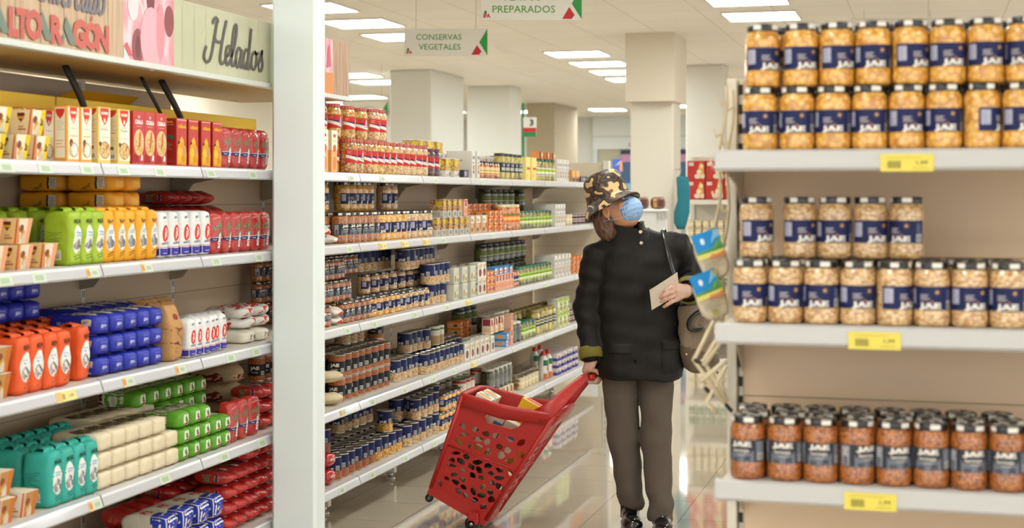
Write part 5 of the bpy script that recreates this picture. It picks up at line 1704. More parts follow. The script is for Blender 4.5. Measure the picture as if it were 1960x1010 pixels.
row(P_salmon, 'peach carton beside the blue tuna packs', A, FOU, 978, n=1, px1=984, xf=.015, layers=2)
row(P_redcream, 'pink and cream dessert carton', A, FOU, 938, n=4, px1=976, xf=.05, z=SHELF_Z[3] + .1)
row(P_pickle, 'gherkin jar with white lid in the second row', A, FOU, 905, n=8, px1=980, xf=.14, jit=.2, z=SHELF_Z[3] + .06)
row(P_pickle, 'white lidded olive jar', A, FOU, 985, n=3, px1=1002, xf=.02, jit=.2, layers=1)
row(P_greenpot, 'green lidded bean jar', A, FOU, 1003, n=4, px1=1028, xf=.02, jit=.15)
row(P_olivejar, 'large golden olive jar with black emblem', A, FOU, 1030, n=5, px1=1068, xf=.02, jit=.2)
row(P_olivejar, 'large golden olive jar in the second row', A, FOU, 966, n=11, px1=1064, xf=.13, jit=.2)
row(P_multi, 'white and green can multipack', A, FOU, 1069, n=4, px1=1090, xf=.02, layers=2)
row(P_csmall, 'small dark can at the shelf end', A, FOU, 1092, n=4, px1=1112, xf=.03, layers=3)
row(P_dark, 'dark jar at the back of the cans', A, FOU, 884, n=3, px1=920, xf=.33, jit=.3, z=SHELF_Z[3] + .1)

A = 'bottom shelf past pillar'
row(P_redpack, 'red foil pack lying', A, BOT, 606, n=2, px1=650, xf=.02, layers=2, jit=.1, lpitch=.076)
row(P_clentn, 'navy topped lentil can beside the foil packs', A, BOT, 612, n=2, px1=636, xf=.12, jit=.3, z=SHELF_Z[4] + CH + .0012)
row(P_clentn, 'navy topped lentil can below the others', A, BOT, 606, n=2, px1=634, xf=.12, jit=.3)
row(P_clentn, 'navy topped lentil can in the front row', A, BOT, 646, n=6, px1=724, xf=.035, jit=.4)
row(P_cchick, 'navy topped chickpea can in the front row', A, BOT, 724, n=4, px1=776, xf=.035, jit=.4)
row(P_cchick, 'navy topped chickpea can standing on others', A, BOT, 746, n=1, xf=.05, jit=.2, z=SHELF_Z[4] + CH + .0012)
row(P_clentn, 'navy topped can in the second row', A, BOT, 626, n=12, px1=768, xf=.125, jit=.5)
row(P_cchick, 'navy topped can in the third row', A, BOT, 612, n=12, px1=756, xf=.215, jit=.5)
row(P_cbean, 'dim navy bean can stacked at the back', A, BOT, 652, n=5, px1=720, xf=.27, jit=.5, layers=2, z=SHELF_Z[4] + CH + .0012, skip=lambda i, r, l: l == 1 and i > 3)
row(P_cbean, 'navy bean can with bar code in front', A, BOT, 782, n=5, px1=846, xf=.03, jit=.5)
row(P_cbean, 'navy bean can stacked in the upper tier', A, BOT, 800, n=4, px1=846, xf=.05, jit=.5, z=SHELF_Z[4] + CH + .0012)
row(P_cbean, 'navy bean can in the back row', A, BOT, 766, n=7, px1=846, xf=.14, layers=2, jit=.5)
row(P_schick, 'small chickpea jar', A, BOT, 847, n=6, px1=888, xf=.03, jit=.4, layers=2)
row(P_ctom, 'white tomato can', A, BOT, 880, n=4, px1=912, xf=.05, jit=.5, layers=2, skip=lambda i, r, l: l == 1 and i == 0)
row(P_cmush, 'brown mushroom can at the back', A, BOT, 836, n=6, px1=900, xf=.19, jit=.5, layers=2, z=SHELF_Z[4])
row(P_redcream, 'pink and cream carton behind the trolley rim', A, BOT, 916, n=6, px1=962, xf=.02, jit=.05)
row(P_ctom, 'tomato can behind the cartons', A, BOT, 900, n=3, px1=930, xf=.12, jit=.4, layers=2)
row(P_pickle, 'white lidded dark olive jar', A, BOT, 944, n=5, px1=984, xf=.03, jit=.2, z=SHELF_Z[4] + .096)
row(P_redcream, 'pink and cream carton under the olive jars', A, BOT, 963, n=3, px1=984, xf=.02, jit=.03)
row(P_redcream, 'pink and cream carton in the second row', A, BOT, 930, n=6, px1=980, xf=.10, jit=.03)
row(P_ccream, 'white and red dessert can', A, BOT, 1000, n=5, px1=1034, xf=.06, jit=.3)
row(P_ccream, 'white and red dessert can in second row', A, BOT, 990, n=6, px1=1030, xf=.14, jit=.3)
row(P_bottle, 'red capped sauce bottle', A, BOT, 1036, n=3, px1=1062, xf=.03, jit=.3)
row(P_bottle, 'red capped sauce bottle in the second row', A, BOT, 1008, n=4, px1=1048, xf=.16, jit=.3)
row(P_yog, 'purple and white yogurt pack', A, BOT, 1066, n=4, px1=1108, xf=.03, layers=3, rows=2, jit=.05)
# ------------------------------------------------------------------ the end cap with the jars, facing the camera
EY = 3.40                                   # rail front
EX0, EX1 = -.456, .98
EZ = (1.604, 1.210, .853)
t = empty('endcap_shelving', (EX0, EY, 0))
tag(t, 'white end of aisle shelving holding rows of branded jars', 'shelving')
mb = MB()
mb.box((-.01, .46, .05), (EX1 - EX0, .48, 1.8), M('#dcc2a2', .6))
for z in (.62, .985, 1.345, 1.70):
    mb.box((-.01, .4586, z), (EX1 - EX0, .46, z + .0025), M('#8c7a60', .7))
mb.obj('back_panel', t)
mb = MB()
mb.bbox((-.041, .425, 0), (-.017, .50, 1.80), M('#d9d2c2', .4, coat=.2), .002)
mb.obj('upright', t)
mb = MB()
mb.bbox((-.0155, .452, 0), (-.002, .50, 1.80), M('#cfc6b2', .4), .001)
for k in range(36):
    mb.box((-.0145, .4512, .05 * k + .01), (-.0035, .452, .05 * k + .036), M('#2e2a25', .7))
mb.obj('slotted_upright', t)
for z in (*EZ, .5):
    s = MB()
    s.bbox((0, .012, z - .03), (EX1 - EX0, .45, z), M('#cfc8bb', .5), .003)
    so = s.obj('shelf', t)
    r = MB()
    prof = [(0, .012, z + .001), (0, .004, z + .001), (0, -.004, z - .003), (0, -.006, z - .040), (0, .0, z - .047), (0, .012, z - .047)]
    r.loft([[(x, p[1], p[2]) for p in prof] for x in (-.012, EX1 - EX0)], M('#bdbbb8', .35, coat=.2), smooth=False)
    r.bbox((-.014, -.005, z - .046), (-.009, .03, z), M('#bdbbb6', .4), .002)
    r.obj('price_rail', so)
    b2 = MB()
    b2.add([(-.004, .45, z - .03), (-.004, .05, z - .03), (-.004, .05, z - .042), (-.004, .3, z - .075), (-.004, .42, z - .15), (-.004, .45, z - .16),
            (-.001, .45, z - .03), (-.001, .05, z - .03), (-.001, .05, z - .042), (-.001, .3, z - .075), (-.001, .42, z - .15), (-.001, .45, z - .16)],
           [(0, 1, 2, 3, 4, 5), (11, 10, 9, 8, 7, 6), (0, 6, 7, 1), (1, 7, 8, 2), (2, 8, 9, 3), (3, 9, 10, 4), (4, 10, 11, 5), (5, 11, 6, 0)], M('#b5a68c', .5))
    b2.obj('bracket', so)


def x_on(px, Y):
    k = (px - 980) / FPX
    return Y * (k * CA - SA) / (CA + k * SA)


for z, u, nm in ((EZ[0], 1736, 'top'), (EZ[1], 1674, 'middle'), (EZ[2], 1666, 'lower')):
    X = x_on(u, EY)
    c = MB()
    c.bbox((-.057, -.0085, z - .050), (.057, -.0065, z - .011), M('#e0ce58', .5), .0005)
    fn = lambda q, v, l: (q, -.0085 - l, v)
    paint(c, [*lines(-.042, -.012, z - .043, z - .026, 14, '#6a6230', -1), ('t', '1,99', .032, z - .034, .008, .024, .02, '#7a7030'), ('r', .012, z - .043, .045, z - .0415, '#a89a40'), ('r', -.045, z - .020, .03, z - .018, '#c2b03c')], fn, .0004)
    o = c.obj('price_card')
    o.location = (X, EY, 0)
    tag(o, 'yellow price card in the %s rail of the end cap' % nm, 'price card', 'yellow end cap price cards')

R90 = -PI / 2


def jars(p, desc, spots, Y, z, turns, where, even=False):
    last = -9
    for i, u in enumerate(spots):
        X = max(x_on(u, Y), last + 2 * JR * 1.012)
        last = X
        lab = '%s, %s from the upright, %s' % (desc, ORD[i], where)
        if not free(p, (X, Y, z), 0):
            SKIPPED[desc] = SKIPPED.get(desc, 0) + 1
        put(p, (X, Y, z + .0012), R90 + turns[i % len(turns)], lab, '%ss on the end cap %s' % (p.name.replace('_', ' '), where))


yf = EY + .052
jars(P_chick, 'chickpea jar, lower front row', (1455, 1526, 1594, 1663, 1733, 1801, 1868, 1942), yf, EZ[0], (-.02, -.08, 0, 0, .35, .05, 1.35, .42), 'top end shelf')
jars(P_chick, 'chickpea jar stacked in the upper row', (1460, 1533, 1600, 1663, 1737, 1806, 1870, 1932), yf + .004, EZ[0] + .1442, (.58, .42, .62, .12, .72, .3, .35, -.25), 'top end shelf')
jars(P_chick, 'chickpea jar, lower second row', (1490, 1562, 1632, 1700, 1772, 1838, 1910), yf + .09, EZ[0], (.3, -.2, .5), 'top end shelf')
jars(P_chick, 'chickpea jar, upper second row', (1500, 1571, 1640, 1700, 1776, 1840, 1905), yf + .094, EZ[0] + .1442, (.3, -.2, .5), 'top end shelf')
jars(P_bean, 'white bean jar, front row', (1436, 1501, 1570, 1639, 1710, 1781, 1853, 1928), EY + .05, EZ[1], (.2, .28, -.16, .3, .85, -.14, .28, -.1), 'middle end shelf')
jars(P_bean, 'white bean jar, second row', (1446, 1512, 1579, 1646, 1712, 1779, 1846, 1915), EY + .14, EZ[1], (.2, .5, -.2), 'middle end shelf')
jars(P_bean, 'white bean jar, third row', (1440, 1505, 1570, 1634, 1699, 1763, 1828, 1894), EY + .23, EZ[1], (.2, .5, -.2), 'middle end shelf')
jars(P_bean, 'white bean jar stacked on the second row', (1448, 1531, 1596, 1661, 1722), EY + .15, EZ[1] + .1442, (.68, .5, .05, .45, -.4), 'middle end shelf')
jars(P_lent, 'lentil jar, front row', (1431, 1502, 1571, 1638, 1706, 1775, 1846, 1920), EY + .05, EZ[2], (-.28, -.05, -.03, .62, .35, -.2, .25, -.15), 'lower end shelf')
jars(P_lent, 'lentil jar, second row', (1446, 1512, 1578, 1646, 1713, 1780, 1848, 1917), EY + .14, EZ[2], (.2, .5, -.2), 'lower end shelf')
jars(P_lent, 'lentil jar, third row', (1440, 1505, 1570, 1635, 1700, 1765, 1830, 1896), EY + .23, EZ[2], (.2, .5, -.2), 'lower end shelf')
P_last = P_lent
put(P_lent, (x_on(1994, EY + .055), EY + .055, EZ[2] + .0012), R90 + .1, 'lentil jar cut by the photo edge, lower end shelf', 'lentil jars on the end cap lower end shelf')

# ------------------------------------------------------------------ clip strips hanging beside the end cap
plast = M('#d8c8a4', .45, coat=.2)
for i, (u0, v0, u1, v1, d, w) in enumerate(((1390, 165, 1364, 520, 3.72, .014), (1402, 172, 1384, 560, 3.78, .014))):
    a, b2 = at_depth(u0, v0, d), at_depth(u1, v1, d)
    mb = MB()
    L = [a + (b2 - a) * (k / 12) + Vector((.006 * math.sin(k * 1.1), 0, 0)) for k in range(13)]
    mb.tube(L, [w] * 13, plast, 6, flat=.25)
    for k in range(1, 12, 2):
        p = L[k]
        mb.tube([p, p + Vector((-.012, -.02, -.012)), p + Vector((-.018, -.022, .008))], .003, plast, 5)
    tag(mb.obj('clip_strip'), 'cream plastic clip strip hanging beside the end cap, %s from its upright' % ('second' if i == 0 else 'first'), 'clip strip', 'hanging clip strips')
# open lattice strip below the packs
mb = MB()
pts = [(1368, 600), (1352, 640), (1330, 690), (1352, 742), (1384, 778)]
pts2 = [(1392, 560), (1372, 640), (1352, 700), (1380, 650), (1392, 700)]
zz = [[(1372, 604), (1328, 688), (1388, 772)], [(1390, 620), (1346, 690), (1392, 768)], [(1390, 700), (1352, 770), (1372, 790)], [(1340, 730), (1390, 690)], [(1352, 560), (1390, 640), (1346, 700)], [(1346, 500), (1372, 560), (1392, 600)]]
for q in zz:
    mb.tube([at_depth(u, v, 3.74 + .01 * (k % 2)) for k, (u, v) in enumerate(q)], .0065, plast, 6)
for u, v in ((1330, 688), (1350, 742), (1386, 770)):
    mb.tube([at_depth(u, v, 3.74), at_depth(u + 14, v + 16, 3.76)], .005, M('#2b2823', .5), 6)
tag(mb.obj('lattice_strip'), 'cream lattice hanger with empty clips below the hanging packs', 'clip strip')


def hang_pack(px, py, lab, tilt):
    c = at_depth(px, py, 3.66)
    t = empty('hanging_snack_pack', c)
    t.rotation_euler = (0, -tilt, YAW)
    tag(t, lab, 'snack pack', 'snack packs on the clip strip')
    W, H = .066, .118
    mb = MB()
    w = rounded(.016, W, H, 3.5, .12, 0, .003, px)
    mb.gridbox(.016, W, H, M('#cfc3a8', .35, coat=.4, bump=.3, bscale=60), lambda p: (w(p)[1], -w(p)[0], w(p)[2] - H), (3, 6, 10))
    mb.obj('pouch', t)
    h = MB()
    fn = lambda u, v, l: (u, -.012 - l - .004 * (1 - (2 * u / W) ** 2), v)
    paint(h, [('r', -.034, -.042, .034, .004, '#1e8bd0'), ('p', [(-.034, -.05), (.034, -.05), (.034, -.018), (.012, -.034), (-.034, -.042)], '#5f9a3a'), ('p', [(.006, -.028), (.034, -.014), (.034, .002), (.022, .002)], '#8ac0e0'), ('r', -.034, -.06, .034, -.048, '#e0d878'), ('p', [(-.010, -.064), (.034, -.066), (.034, -.052), (.0, -.054)], '#d98a5a'),
              ('e', -.012, -.018, .005, .008, '#e8ecf0'), ('r', -.012, -.104, .002, -.090, '#a39a5c'), *lines(-.026, .026, -.086, -.07, 4, '#a89c88')], fn, .001, du=.008)
    h.obj('printed_header', t)


hang_pack(1347, 446, 'hanging snack pack with blue header, the upper of two', .32)
hang_pack(1343, 524, 'hanging snack pack with blue header, the lower of two', .38)

# ------------------------------------------------------------------ far end cap behind the shopper
FDp = 14.9
a = at_depth(1310, 375, FDp)
FY = a.y
FX0, FX1 = x_on(1312, FY), x_on(1520, FY)
t = empty('far_endcap_shelving', (FX0, FY, 0))
tag(t, 'distant end of aisle shelving with red cartons and beige cans', 'shelving')
FZ = (1.46, 1.0, .58, .16)
mb = MB()
mb.box((0, .5, .0), (FX1 - FX0, .53, 1.9), M('#d6d0c2', .6))
mb.obj('back_panel', t)
for z in FZ:
    s = MB()
    s.bbox((0, .0, z - .04), (FX1 - FX0, .5, z), M('#d3cdc0', .45), .004)
    so = s.obj('shelf', t)
    r = MB()
    r.bbox((-.005, -.015, z - .045), (FX1 - FX0, -.001, z + .003), M('#d9d4c8', .35), .003)
    r.obj('price_rail', so)
mb = MB()
mb.bbox((-.02, .47, 0), (.02, .53, 1.9), M('#dedad0', .4), .003)
mb.obj('upright', t)
P_redbox = carton('red_snack_carton', 'carton', .16, .178, .195, '#b92a22', [('r', -.075, .145, -.025, .18, '#e0c8c0'), ('p', [(-.01, .02), (.085, .02), (.07, .16), (.04, .18)], '#d9a040'), ('e', .015, .04, .032, .024, '#e0d0b8'), ('e', .065, .04, .022, .024, '#dcc8b0'), ('e', .03, .085, .024, .022, '#e3d6c2'), ('e', .055, .14, .018, .02, '#e6d4b0')])
for i in range(3):
    for l in range(2):
        put(P_redbox, (FX0 + .1 + .187 * i + .004 * l, FY + .1, FZ[0] + .001 + .196 * l), R90, 'red snack carton on the distant end cap, %s column, %s' % (ORD[i], ('lower', 'upper')[l]), 'red cartons on the distant end cap')
for l in range(3):
    for i in range(8):
        put(P_ccream, (FX0 + .05 + .074 * i, FY + .06, FZ[1] + .001 + .087 * l), R90, 'beige can on the distant end cap, %s column, %s tier' % (ORD[i], ('bottom', 'middle', 'top')[l]), 'beige cans on the distant end cap')
P_gcan = can('green_label_can', .036, .1, ('plain', '#5d7a58', [(.0, .2, 1, '#d8d4c4'), (.7, .8, 1, '#c8c8b4')], '#a8b898', 'MAIZ', '#d8d8c8'))
for l in range(2):
    for i in range(7):
        put(P_gcan, (FX0 + .06 + .08 * i, FY + .06, FZ[2] + .001 + .102 * l), R90, 'green can on the distant end cap, %s column, %s tier' % (ORD[i], ('bottom', 'top')[l]), 'green cans on the distant end cap')
for l in range(3):
    for i in range(6):
        put(P_ccream, (FX0 + .06 + .09 * i, FY + .06, FZ[3] + .001 + .087 * l), R90, 'beige can low on the distant end cap, %s column, %s tier' % (ORD[i], ('bottom', 'middle', 'top')[l]), 'beige cans low on the distant end cap')
# teal net bag hanging at the aisle pillar
c = at_depth(1306, 338, 13.6)
mb = MB()
ring = []
for k, (z, w, dx) in enumerate(((.0, .05, 0), (-.04, .055, .0), (-.12, .06, .005), (-.22, .055, .01), (-.32, .07, .0), (-.42, .06, -.01), (-.48, .035, -.01))):
    ring.append([(dx + w * math.cos(a) * (1 + .12 * math.sin(3 * a + k)), .03 * math.sin(a), z) for a in [2 * PI * q / 16 for q in range(16)]])
mb.loft(ring[::-1], M('#0f6a78', .7, bump=.6, bscale=50))
mb.tube([(-.03, 0, -.01), (0, 0, .06), (.03, 0, -.01)], .006, M('#0f6a78', .7), 6)
mb.tube([(0, 0, .06), (-.02, .08, .07), (-.05, .45, .07)], .004, M('#8a8a86', .4), 6)
o = mb.obj('hanging_net_bag')
o.location = c
o.rotation_euler = (0, 0, YAW)
tag(o, 'teal net bag hanging beside the aisle pillar beyond the shopper', 'bag')
# low white counter with packs behind the shopper's shoulder
c = at_depth(1254, 405, 12.0)
t = empty('white_display_counter', (c.x, c.y, 0), YAW)
tag(t, 'white display counter standing beyond the shopper', 'counter')
mb = MB()
mb.bbox((-.18, 0, .0), (.095, .5, c.z), M('#dad9d4', .5), .006)
mb.obj('counter_body', t)
mb = MB()
mb.bbox((-.19, -.012, c.z), (.105, .51, c.z + .02), M('#e2e1dc', .4), .004)
for k in range(3):
    mb.box((.02 + .03 * k, -.0135, c.z - .06), (.038 + .03 * k, -.012, c.z + .0), M('#b8b4ac', .6))
mb.obj('counter_top', t)
P_bread = packet('sliced_bread_pack', 'bread pack', .16, .11, .1, M('#7a5040', .5, coat=.3), [('r', -.05, .0, -.02, .09, '#cf9a5a'), ('r', -.01, .02, .04, .08, '#5a3a34')], [('r', -.06, .01, .06, .08, '#a87850')], (), rounded(.16, .11, .1, 4, .05, 0, .006, 3))
for i, dx in enumerate((-.10, .035)):
    p = Vector((c.x, c.y, c.z + .02)) + Vector((CA, SA, 0)) * dx + Vector((-SA, CA, 0)) * .13
    put(P_bread, p, YAW + R90, 'brown wrapped bread pack on the white counter, %s from the shopper' % ORD[i], 'bread packs on the white counter')
# ------------------------------------------------------------------ smooth solid shapes: distance fields turned into one closed mesh
def sm_min(a, b, k):
    h = np.clip(.5 + .5 * (b - a) / k, 0, 1)
    return b + (a - b) * h - k * h * (1 - h)


def f_cone(P, a, b, ra, rb):
    a, b = np.array(a, float), np.array(b, float)
    ab = b - a
    t = np.clip(((P - a) @ ab) / (ab @ ab), 0, 1)
    return np.linalg.norm(P - a - t[:, None] * ab, axis=1) - (ra + (rb - ra) * t)


def f_ell(P, c, r):
    q = P - np.array(c, float)
    r = np.array(r, float)
    k0 = np.linalg.norm(q / r, axis=1)
    k1 = np.linalg.norm(q / (r * r), axis=1) + 1e-9
    return k0 * (k0 - 1) / k1


def f_sections(P, secs, e=2.3):
    """Stack of super-ellipses (z, cx, cy, a, b)."""
    s = np.array(secs, float)
    z = np.clip(P[:, 2], s[0, 0], s[-1, 0])
    cx, cy, a, b = (np.interp(z, s[:, 0], s[:, i]) for i in (1, 2, 3, 4))
    q = (np.abs((P[:, 0] - cx) / a) ** e + np.abs((P[:, 1] - cy) / b) ** e) ** (1 / e)
    d = (q - 1) * np.minimum(a, b)
    dz = np.maximum(s[0, 0] - P[:, 2], P[:, 2] - s[-1, 0])
    return np.maximum(d, dz)


def solidify(fn, lo, hi, h, mat, mb=None):
    """Surface nets over a grid of cell size h."""
    lo, hi = np.array(lo, float), np.array(hi, float)
    n = np.ceil((hi - lo) / h).astype(int) + 1
    ax = [lo[i] + h * np.arange(n[i]) for i in range(3)]
    G = np.stack(np.meshgrid(*ax, indexing='ij'), -1).reshape(-1, 3)
    F = np.concatenate([fn(G[i:i + 200000]) for i in range(0, len(G), 200000)]).reshape(n)
    ins = F < 0
    cs = [ins[i:n[0] - 1 + i, j:n[1] - 1 + j, k:n[2] - 1 + k] for i in (0, 1) for j in (0, 1) for k in (0, 1)]
    cnt = sum(c.astype(int) for c in cs)
    act = (cnt > 0) & (cnt < 8)
    idx = -np.ones(act.shape, int)
    cells = np.argwhere(act)
    idx[act] = np.arange(len(cells))
    acc = np.zeros((len(cells), 3))
    num = np.zeros(len(cells))
    offs = [(i, j, k) for i in (0, 1) for j in (0, 1) for k in (0, 1)]
    for p in range(8):
        for q in range(p + 1, 8):
            d = np.abs(np.subtract(offs[p], offs[q]))
            if d.sum() != 1:
                continue
            a = cells + offs[p]
            b = cells + offs[q]
            fa, fb = F[tuple(a.T)], F[tuple(b.T)]
            m = (fa < 0) != (fb < 0)
            t = np.where(m, fa / np.where(m, fa - fb, 1), 0)[:, None]
            acc += np.where(m[:, None], a + (b - a) * t, 0)
            num += m
    V = lo + h * acc / num[:, None]
    faces_ = []
    for axx in range(3):
        o1, o2 = (axx + 1) % 3, (axx + 2) % 3
        sl0 = [slice(None)] * 3
        sl1 = [slice(None)] * 3
        sl0[axx], sl1[axx] = slice(0, -1), slice(1, None)
        a, b = ins[tuple(sl0)], ins[tuple(sl1)]
        for flip, mask in ((False, a & ~b), (True, ~a & b)):
            E = np.argwhere(mask)
            E = E[(E[:, o1] > 0) & (E[:, o2] > 0) & (E[:, o1] < n[o1] - 1) & (E[:, o2] < n[o2] - 1)]
            quad = []
            for d1, d2 in ((-1, -1), (0, -1), (0, 0), (-1, 0)):
                c = E.copy()
                c[:, o1] += d1
                c[:, o2] += d2
                quad.append(idx[tuple(c.T)])
            Q = np.stack(quad, 1)
            if flip:
                Q = Q[:, ::-1]
            faces_.append(Q)
    Q = np.concatenate(faces_)
    mb = mb or MB()
    mb.add(V.tolist(), Q.tolist(), mat, True)
    return mb


def wr(P, amp, *waves):
    """Folds: sums of sines along given directions."""
    s = np.zeros(len(P))
    for kx, ky, kz, ph in waves:
        s += np.sin(P[:, 0] * kx + P[:, 1] * ky + P[:, 2] * kz + ph)
    return amp * s / len(waves)


# ------------------------------------------------------------------ the shopper. Local axes: x to her left hand, y away from the camera, z up
base = at_depth(1215, 1004, 6.8)
W = empty('person', (base.x, base.y, 0), YAW)
tag(W, 'shopper in camouflage hat, blue mask and dark jacket pulling the red trolley', 'person')
skin = M('#c08a68', .5, bump=.15, bscale=200)
glove = M('#c79a84', .22, coat=.9, bump=.5, bscale=160)
Rh = Matrix.Rotation(math.radians(56), 3, 'Z') @ Matrix.Rotation(math.radians(24), 3, 'X').inverted() @ Matrix.Rotation(math.radians(0), 3, 'Y')
HC = Vector((-.092, .0, 1.443))                # middle of the head
RhN = np.array(Rh)


def to_head(P):
    return (P - np.array(HC)) @ RhN


def hw(p):
    return HC + Rh @ Vector(p)


def f_head(P):
    q = to_head(P)
    d = f_ell(q, (0, .018, .028), (.074, .092, .088))
    d = sm_min(d, f_ell(q, (0, -.030, -.045), (.058, .058, .062)), .03)
    d = sm_min(d, f_ell(q, (0, -.066, -.088), (.024, .022, .020)), .03)
    d = sm_min(d, f_cone(q, (0, -.082, .022), (0, -.106, -.016), .009, .013), .012)
    for s in (-1, 1):
        d = sm_min(d, f_ell(q, (s * .038, -.062, -.012), (.024, .022, .020)), .02)
        d = sm_min(d, f_cone(q, (s * .012, -.080, .034), (s * .048, -.068, .036), .008, .008), .014)
        eye = f_ell(q, (s * .030, -.086, .016), (.017, .014, .011))
        d = -sm_min(-d, eye, .008)
        e = f_ell(q, (s * .076, .008, -.014), (.010, .020, .032))
        e = np.maximum(e, -f_ell(q, (s * .088, .004, -.012), (.009, .011, .020)))
        d = sm_min(d, e, .006)
    d = sm_min(d, f_ell(q, (0, -.092, -.052), (.022, .012, .007)), .008)
    d = np.maximum(d, -f_ell(q, (0, -.106, -.052), (.020, .008, .0015)))
    return d


def finger(P, pts, r0, r1):
    d = None
    n = len(pts) - 1
    for i in range(n):
        a = r0 + (r1 - r0) * i / n
        b2 = r0 + (r1 - r0) * (i + 1) / n
        c = f_cone(P, pts[i], pts[i + 1], a, b2)
        d = c if d is None else sm_min(d, c, .003)
    return d


# hand on the trolley grip: fingers wrapped round a bar that runs along world Y through BAR
BAR = Vector((-.186, -.02, .683))
ub = Vector((math.sin(YAW), math.cos(YAW), 0))          # world Y in local axes


def f_hand_grip(P):
    wrist = (-.197, -.052, .765)
    d = f_cone(P, (-.196, -.05, .80), wrist, .030, .026)
    palm = sm_min(f_cone(P, wrist, BAR + ub * .028 + Vector((-.030, 0, .030)), .026, .020), f_cone(P, wrist, BAR - ub * .030 + Vector((-.030, 0, .028)), .026, .020), .02)
    d = sm_min(d, palm, .02)
    fs = None
    for k, L in enumerate((.95, 1.05, 1.0, .82)):
        o = BAR + ub * (.033 - .022 * k)
        pts = [o + Vector((-.030, 0, .026)), o + Vector((-.033, -.002, -.004)), o + Vector((-.016, -.002, -.029 * L)), o + Vector((.014 * L, -.002, -.030 * L)), o + Vector((.026 * L, 0, -.014 * L))]
        f = finger(P, pts, .0105, .0085)
        fs = f if fs is None else np.minimum(fs, f)
    d = sm_min(d, fs, .006)
    o = BAR - ub * .042
    th = finger(P, [Vector((-.195, -.072, .735)), o + Vector((-.012, -.006, .032)), o + Vector((.016, .004, .026)), o + Vector((.030, .012, .012))], .013, .0095)
    return sm_min(d, th, .008)


def f_hand_paper(P):
    wr_ = Vector((.212, -.185, 1.078))
    d = f_cone(P, (.232, -.14, 1.08), wr_, .030, .026)
    kn = []
    d2 = None
    for k in range(4):
        c = Vector((.162, -.256 + .006 * abs(k - 1), 1.108 - .021 * k))
        kn.append(c)
        f = f_cone(P, wr_ + Vector((-.004, 0, .012 - .008 * k)), c, .019, .0125)
        d2 = f if d2 is None else sm_min(d2, f, .012)
    d = sm_min(d, d2, .015)
    fs = None
    for k, L in enumerate((.9, 1.05, 1.0, .8)):
        c = kn[k]
        pts = [c, c + Vector((-.030 * L, -.022, -.010)), c + Vector((-.054 * L, -.024, -.022)), c + Vector((-.070 * L, -.014, -.032))]
        f = finger(P, pts, .0105, .008)
        fs = f if fs is None else np.minimum(fs, f)
    d = sm_min(d, fs, .006)
    th = finger(P, [wr_ + Vector((-.012, .012, .012)), Vector((.166, -.225, 1.100)), Vector((.140, -.242, 1.098)), Vector((.116, -.247, 1.090))], .014, .009)
    return sm_min(d, th, .008)


def f_body(P):
    d = f_head(P)
    d = sm_min(d, f_cone(P, (-.035, .02, 1.29), (-.080, .018, 1.40), .056, .052), .03)
    d = sm_min(d, f_sections(P, [(.74, .015, 0, .15, .11), (.95, .015, 0, .135, .095), (1.18, .015, 0, .15, .095), (1.28, .0, .01, .10, .06)]), .03)
    for a in (((-.155, .0, 1.20), (-.205, .02, .985), .045, .038), ((-.205, .02, .985), (-.197, -.05, .79), .036, .027), ((.18, .01, 1.265), (.262, .08, 1.10), .045, .038), ((.262, .08, 1.10), (.232, -.14, 1.08), .036, .028),
              ((-.07, .0, .76), (-.052, .0, .42), .07, .052), ((-.052, .0, .42), (-.018, .0, .07), .05, .030), ((.10, .0, .76), (.095, -.06, .42), .07, .052), ((.095, -.06, .42), (.106, -.12, .07), .05, .030),
              ((-.018, .01, .050), (-.020, -.08, .030), .026, .018), ((.106, -.12, .050), (.112, -.21, .030), .026, .018)):
        d = sm_min(d, f_cone(P, *a), .02)
    return d


def f_whole(P):
    return np.minimum(f_body(P), np.minimum(f_hand_grip(P), f_hand_paper(P)))


body_mb = MB()
solidify(lambda P: sm_min(sm_min(f_body(P), f_hand_grip(P), .01), f_hand_paper(P), .01), (-.30, -.31, .0), (.33, .18, 1.60), .0058, skin, body_mb)
# hands wear thin clear gloves: the faces of the hands take the shinier skin
k = body_mb.mat(glove)
for i, f in enumerate(body_mb.f):
    c = [sum(body_mb.v[j][a] for j in f) / len(f) for a in range(3)]
    if (c[0] < -.12 and c[2] < .81 and c[2] > .6 and c[1] < .06 and c[0] < -.14) or (c[0] > .06 and c[1] < -.165 and .98 < c[2] < 1.2):
        body_mb.mi[i] = k
body_mb.obj('body', W)
# eyes
for s in (-1, 1):
    e = MB()
    e.lathe([(.0001, -.0115), (.006, -.0098), (.0098, -.006), (.0115, 0), (.0098, .006), (.006, .0098), (.0001, .0115)], M('#d8d2c8', .2), 14)
    e.lathe([(.005, .0102), (.003, .0112), (.0001, .0117)], M('#3a2a1e', .2), 12)
    o = e.obj('eye', W)
    o.matrix_local = Matrix.Translation(hw((s * .030, -.074, .015))) @ Rh.to_4x4() @ Matrix.Rotation(PI / 2, 4, 'X')
# glasses: dark lenses just above the mask
g = MB()
for s in (-1, 1):
    pts = [hw((s * .033 + .024 * math.cos(a), -.101 + .006 * abs(math.cos(a)) + .012 * (s * math.cos(a) > .5), .016 + .016 * math.sin(a))) for a in [2 * PI * q / 20 for q in range(21)]]
    g.tube(pts, .0016, M('#2a2320', .3), 6)
    g.tube([hw((s * .057, -.09, .02)), hw((s * .076, -.04, .012)), hw((s * .079, .008, .008))], .0015, M('#2a2320', .3), 6)
g.tube([hw((-.009, -.103, .018)), hw((0, -.106, .022)), hw((.009, -.103, .018))], .0015, M('#2a2320', .3), 6)
g.obj('glasses', W)


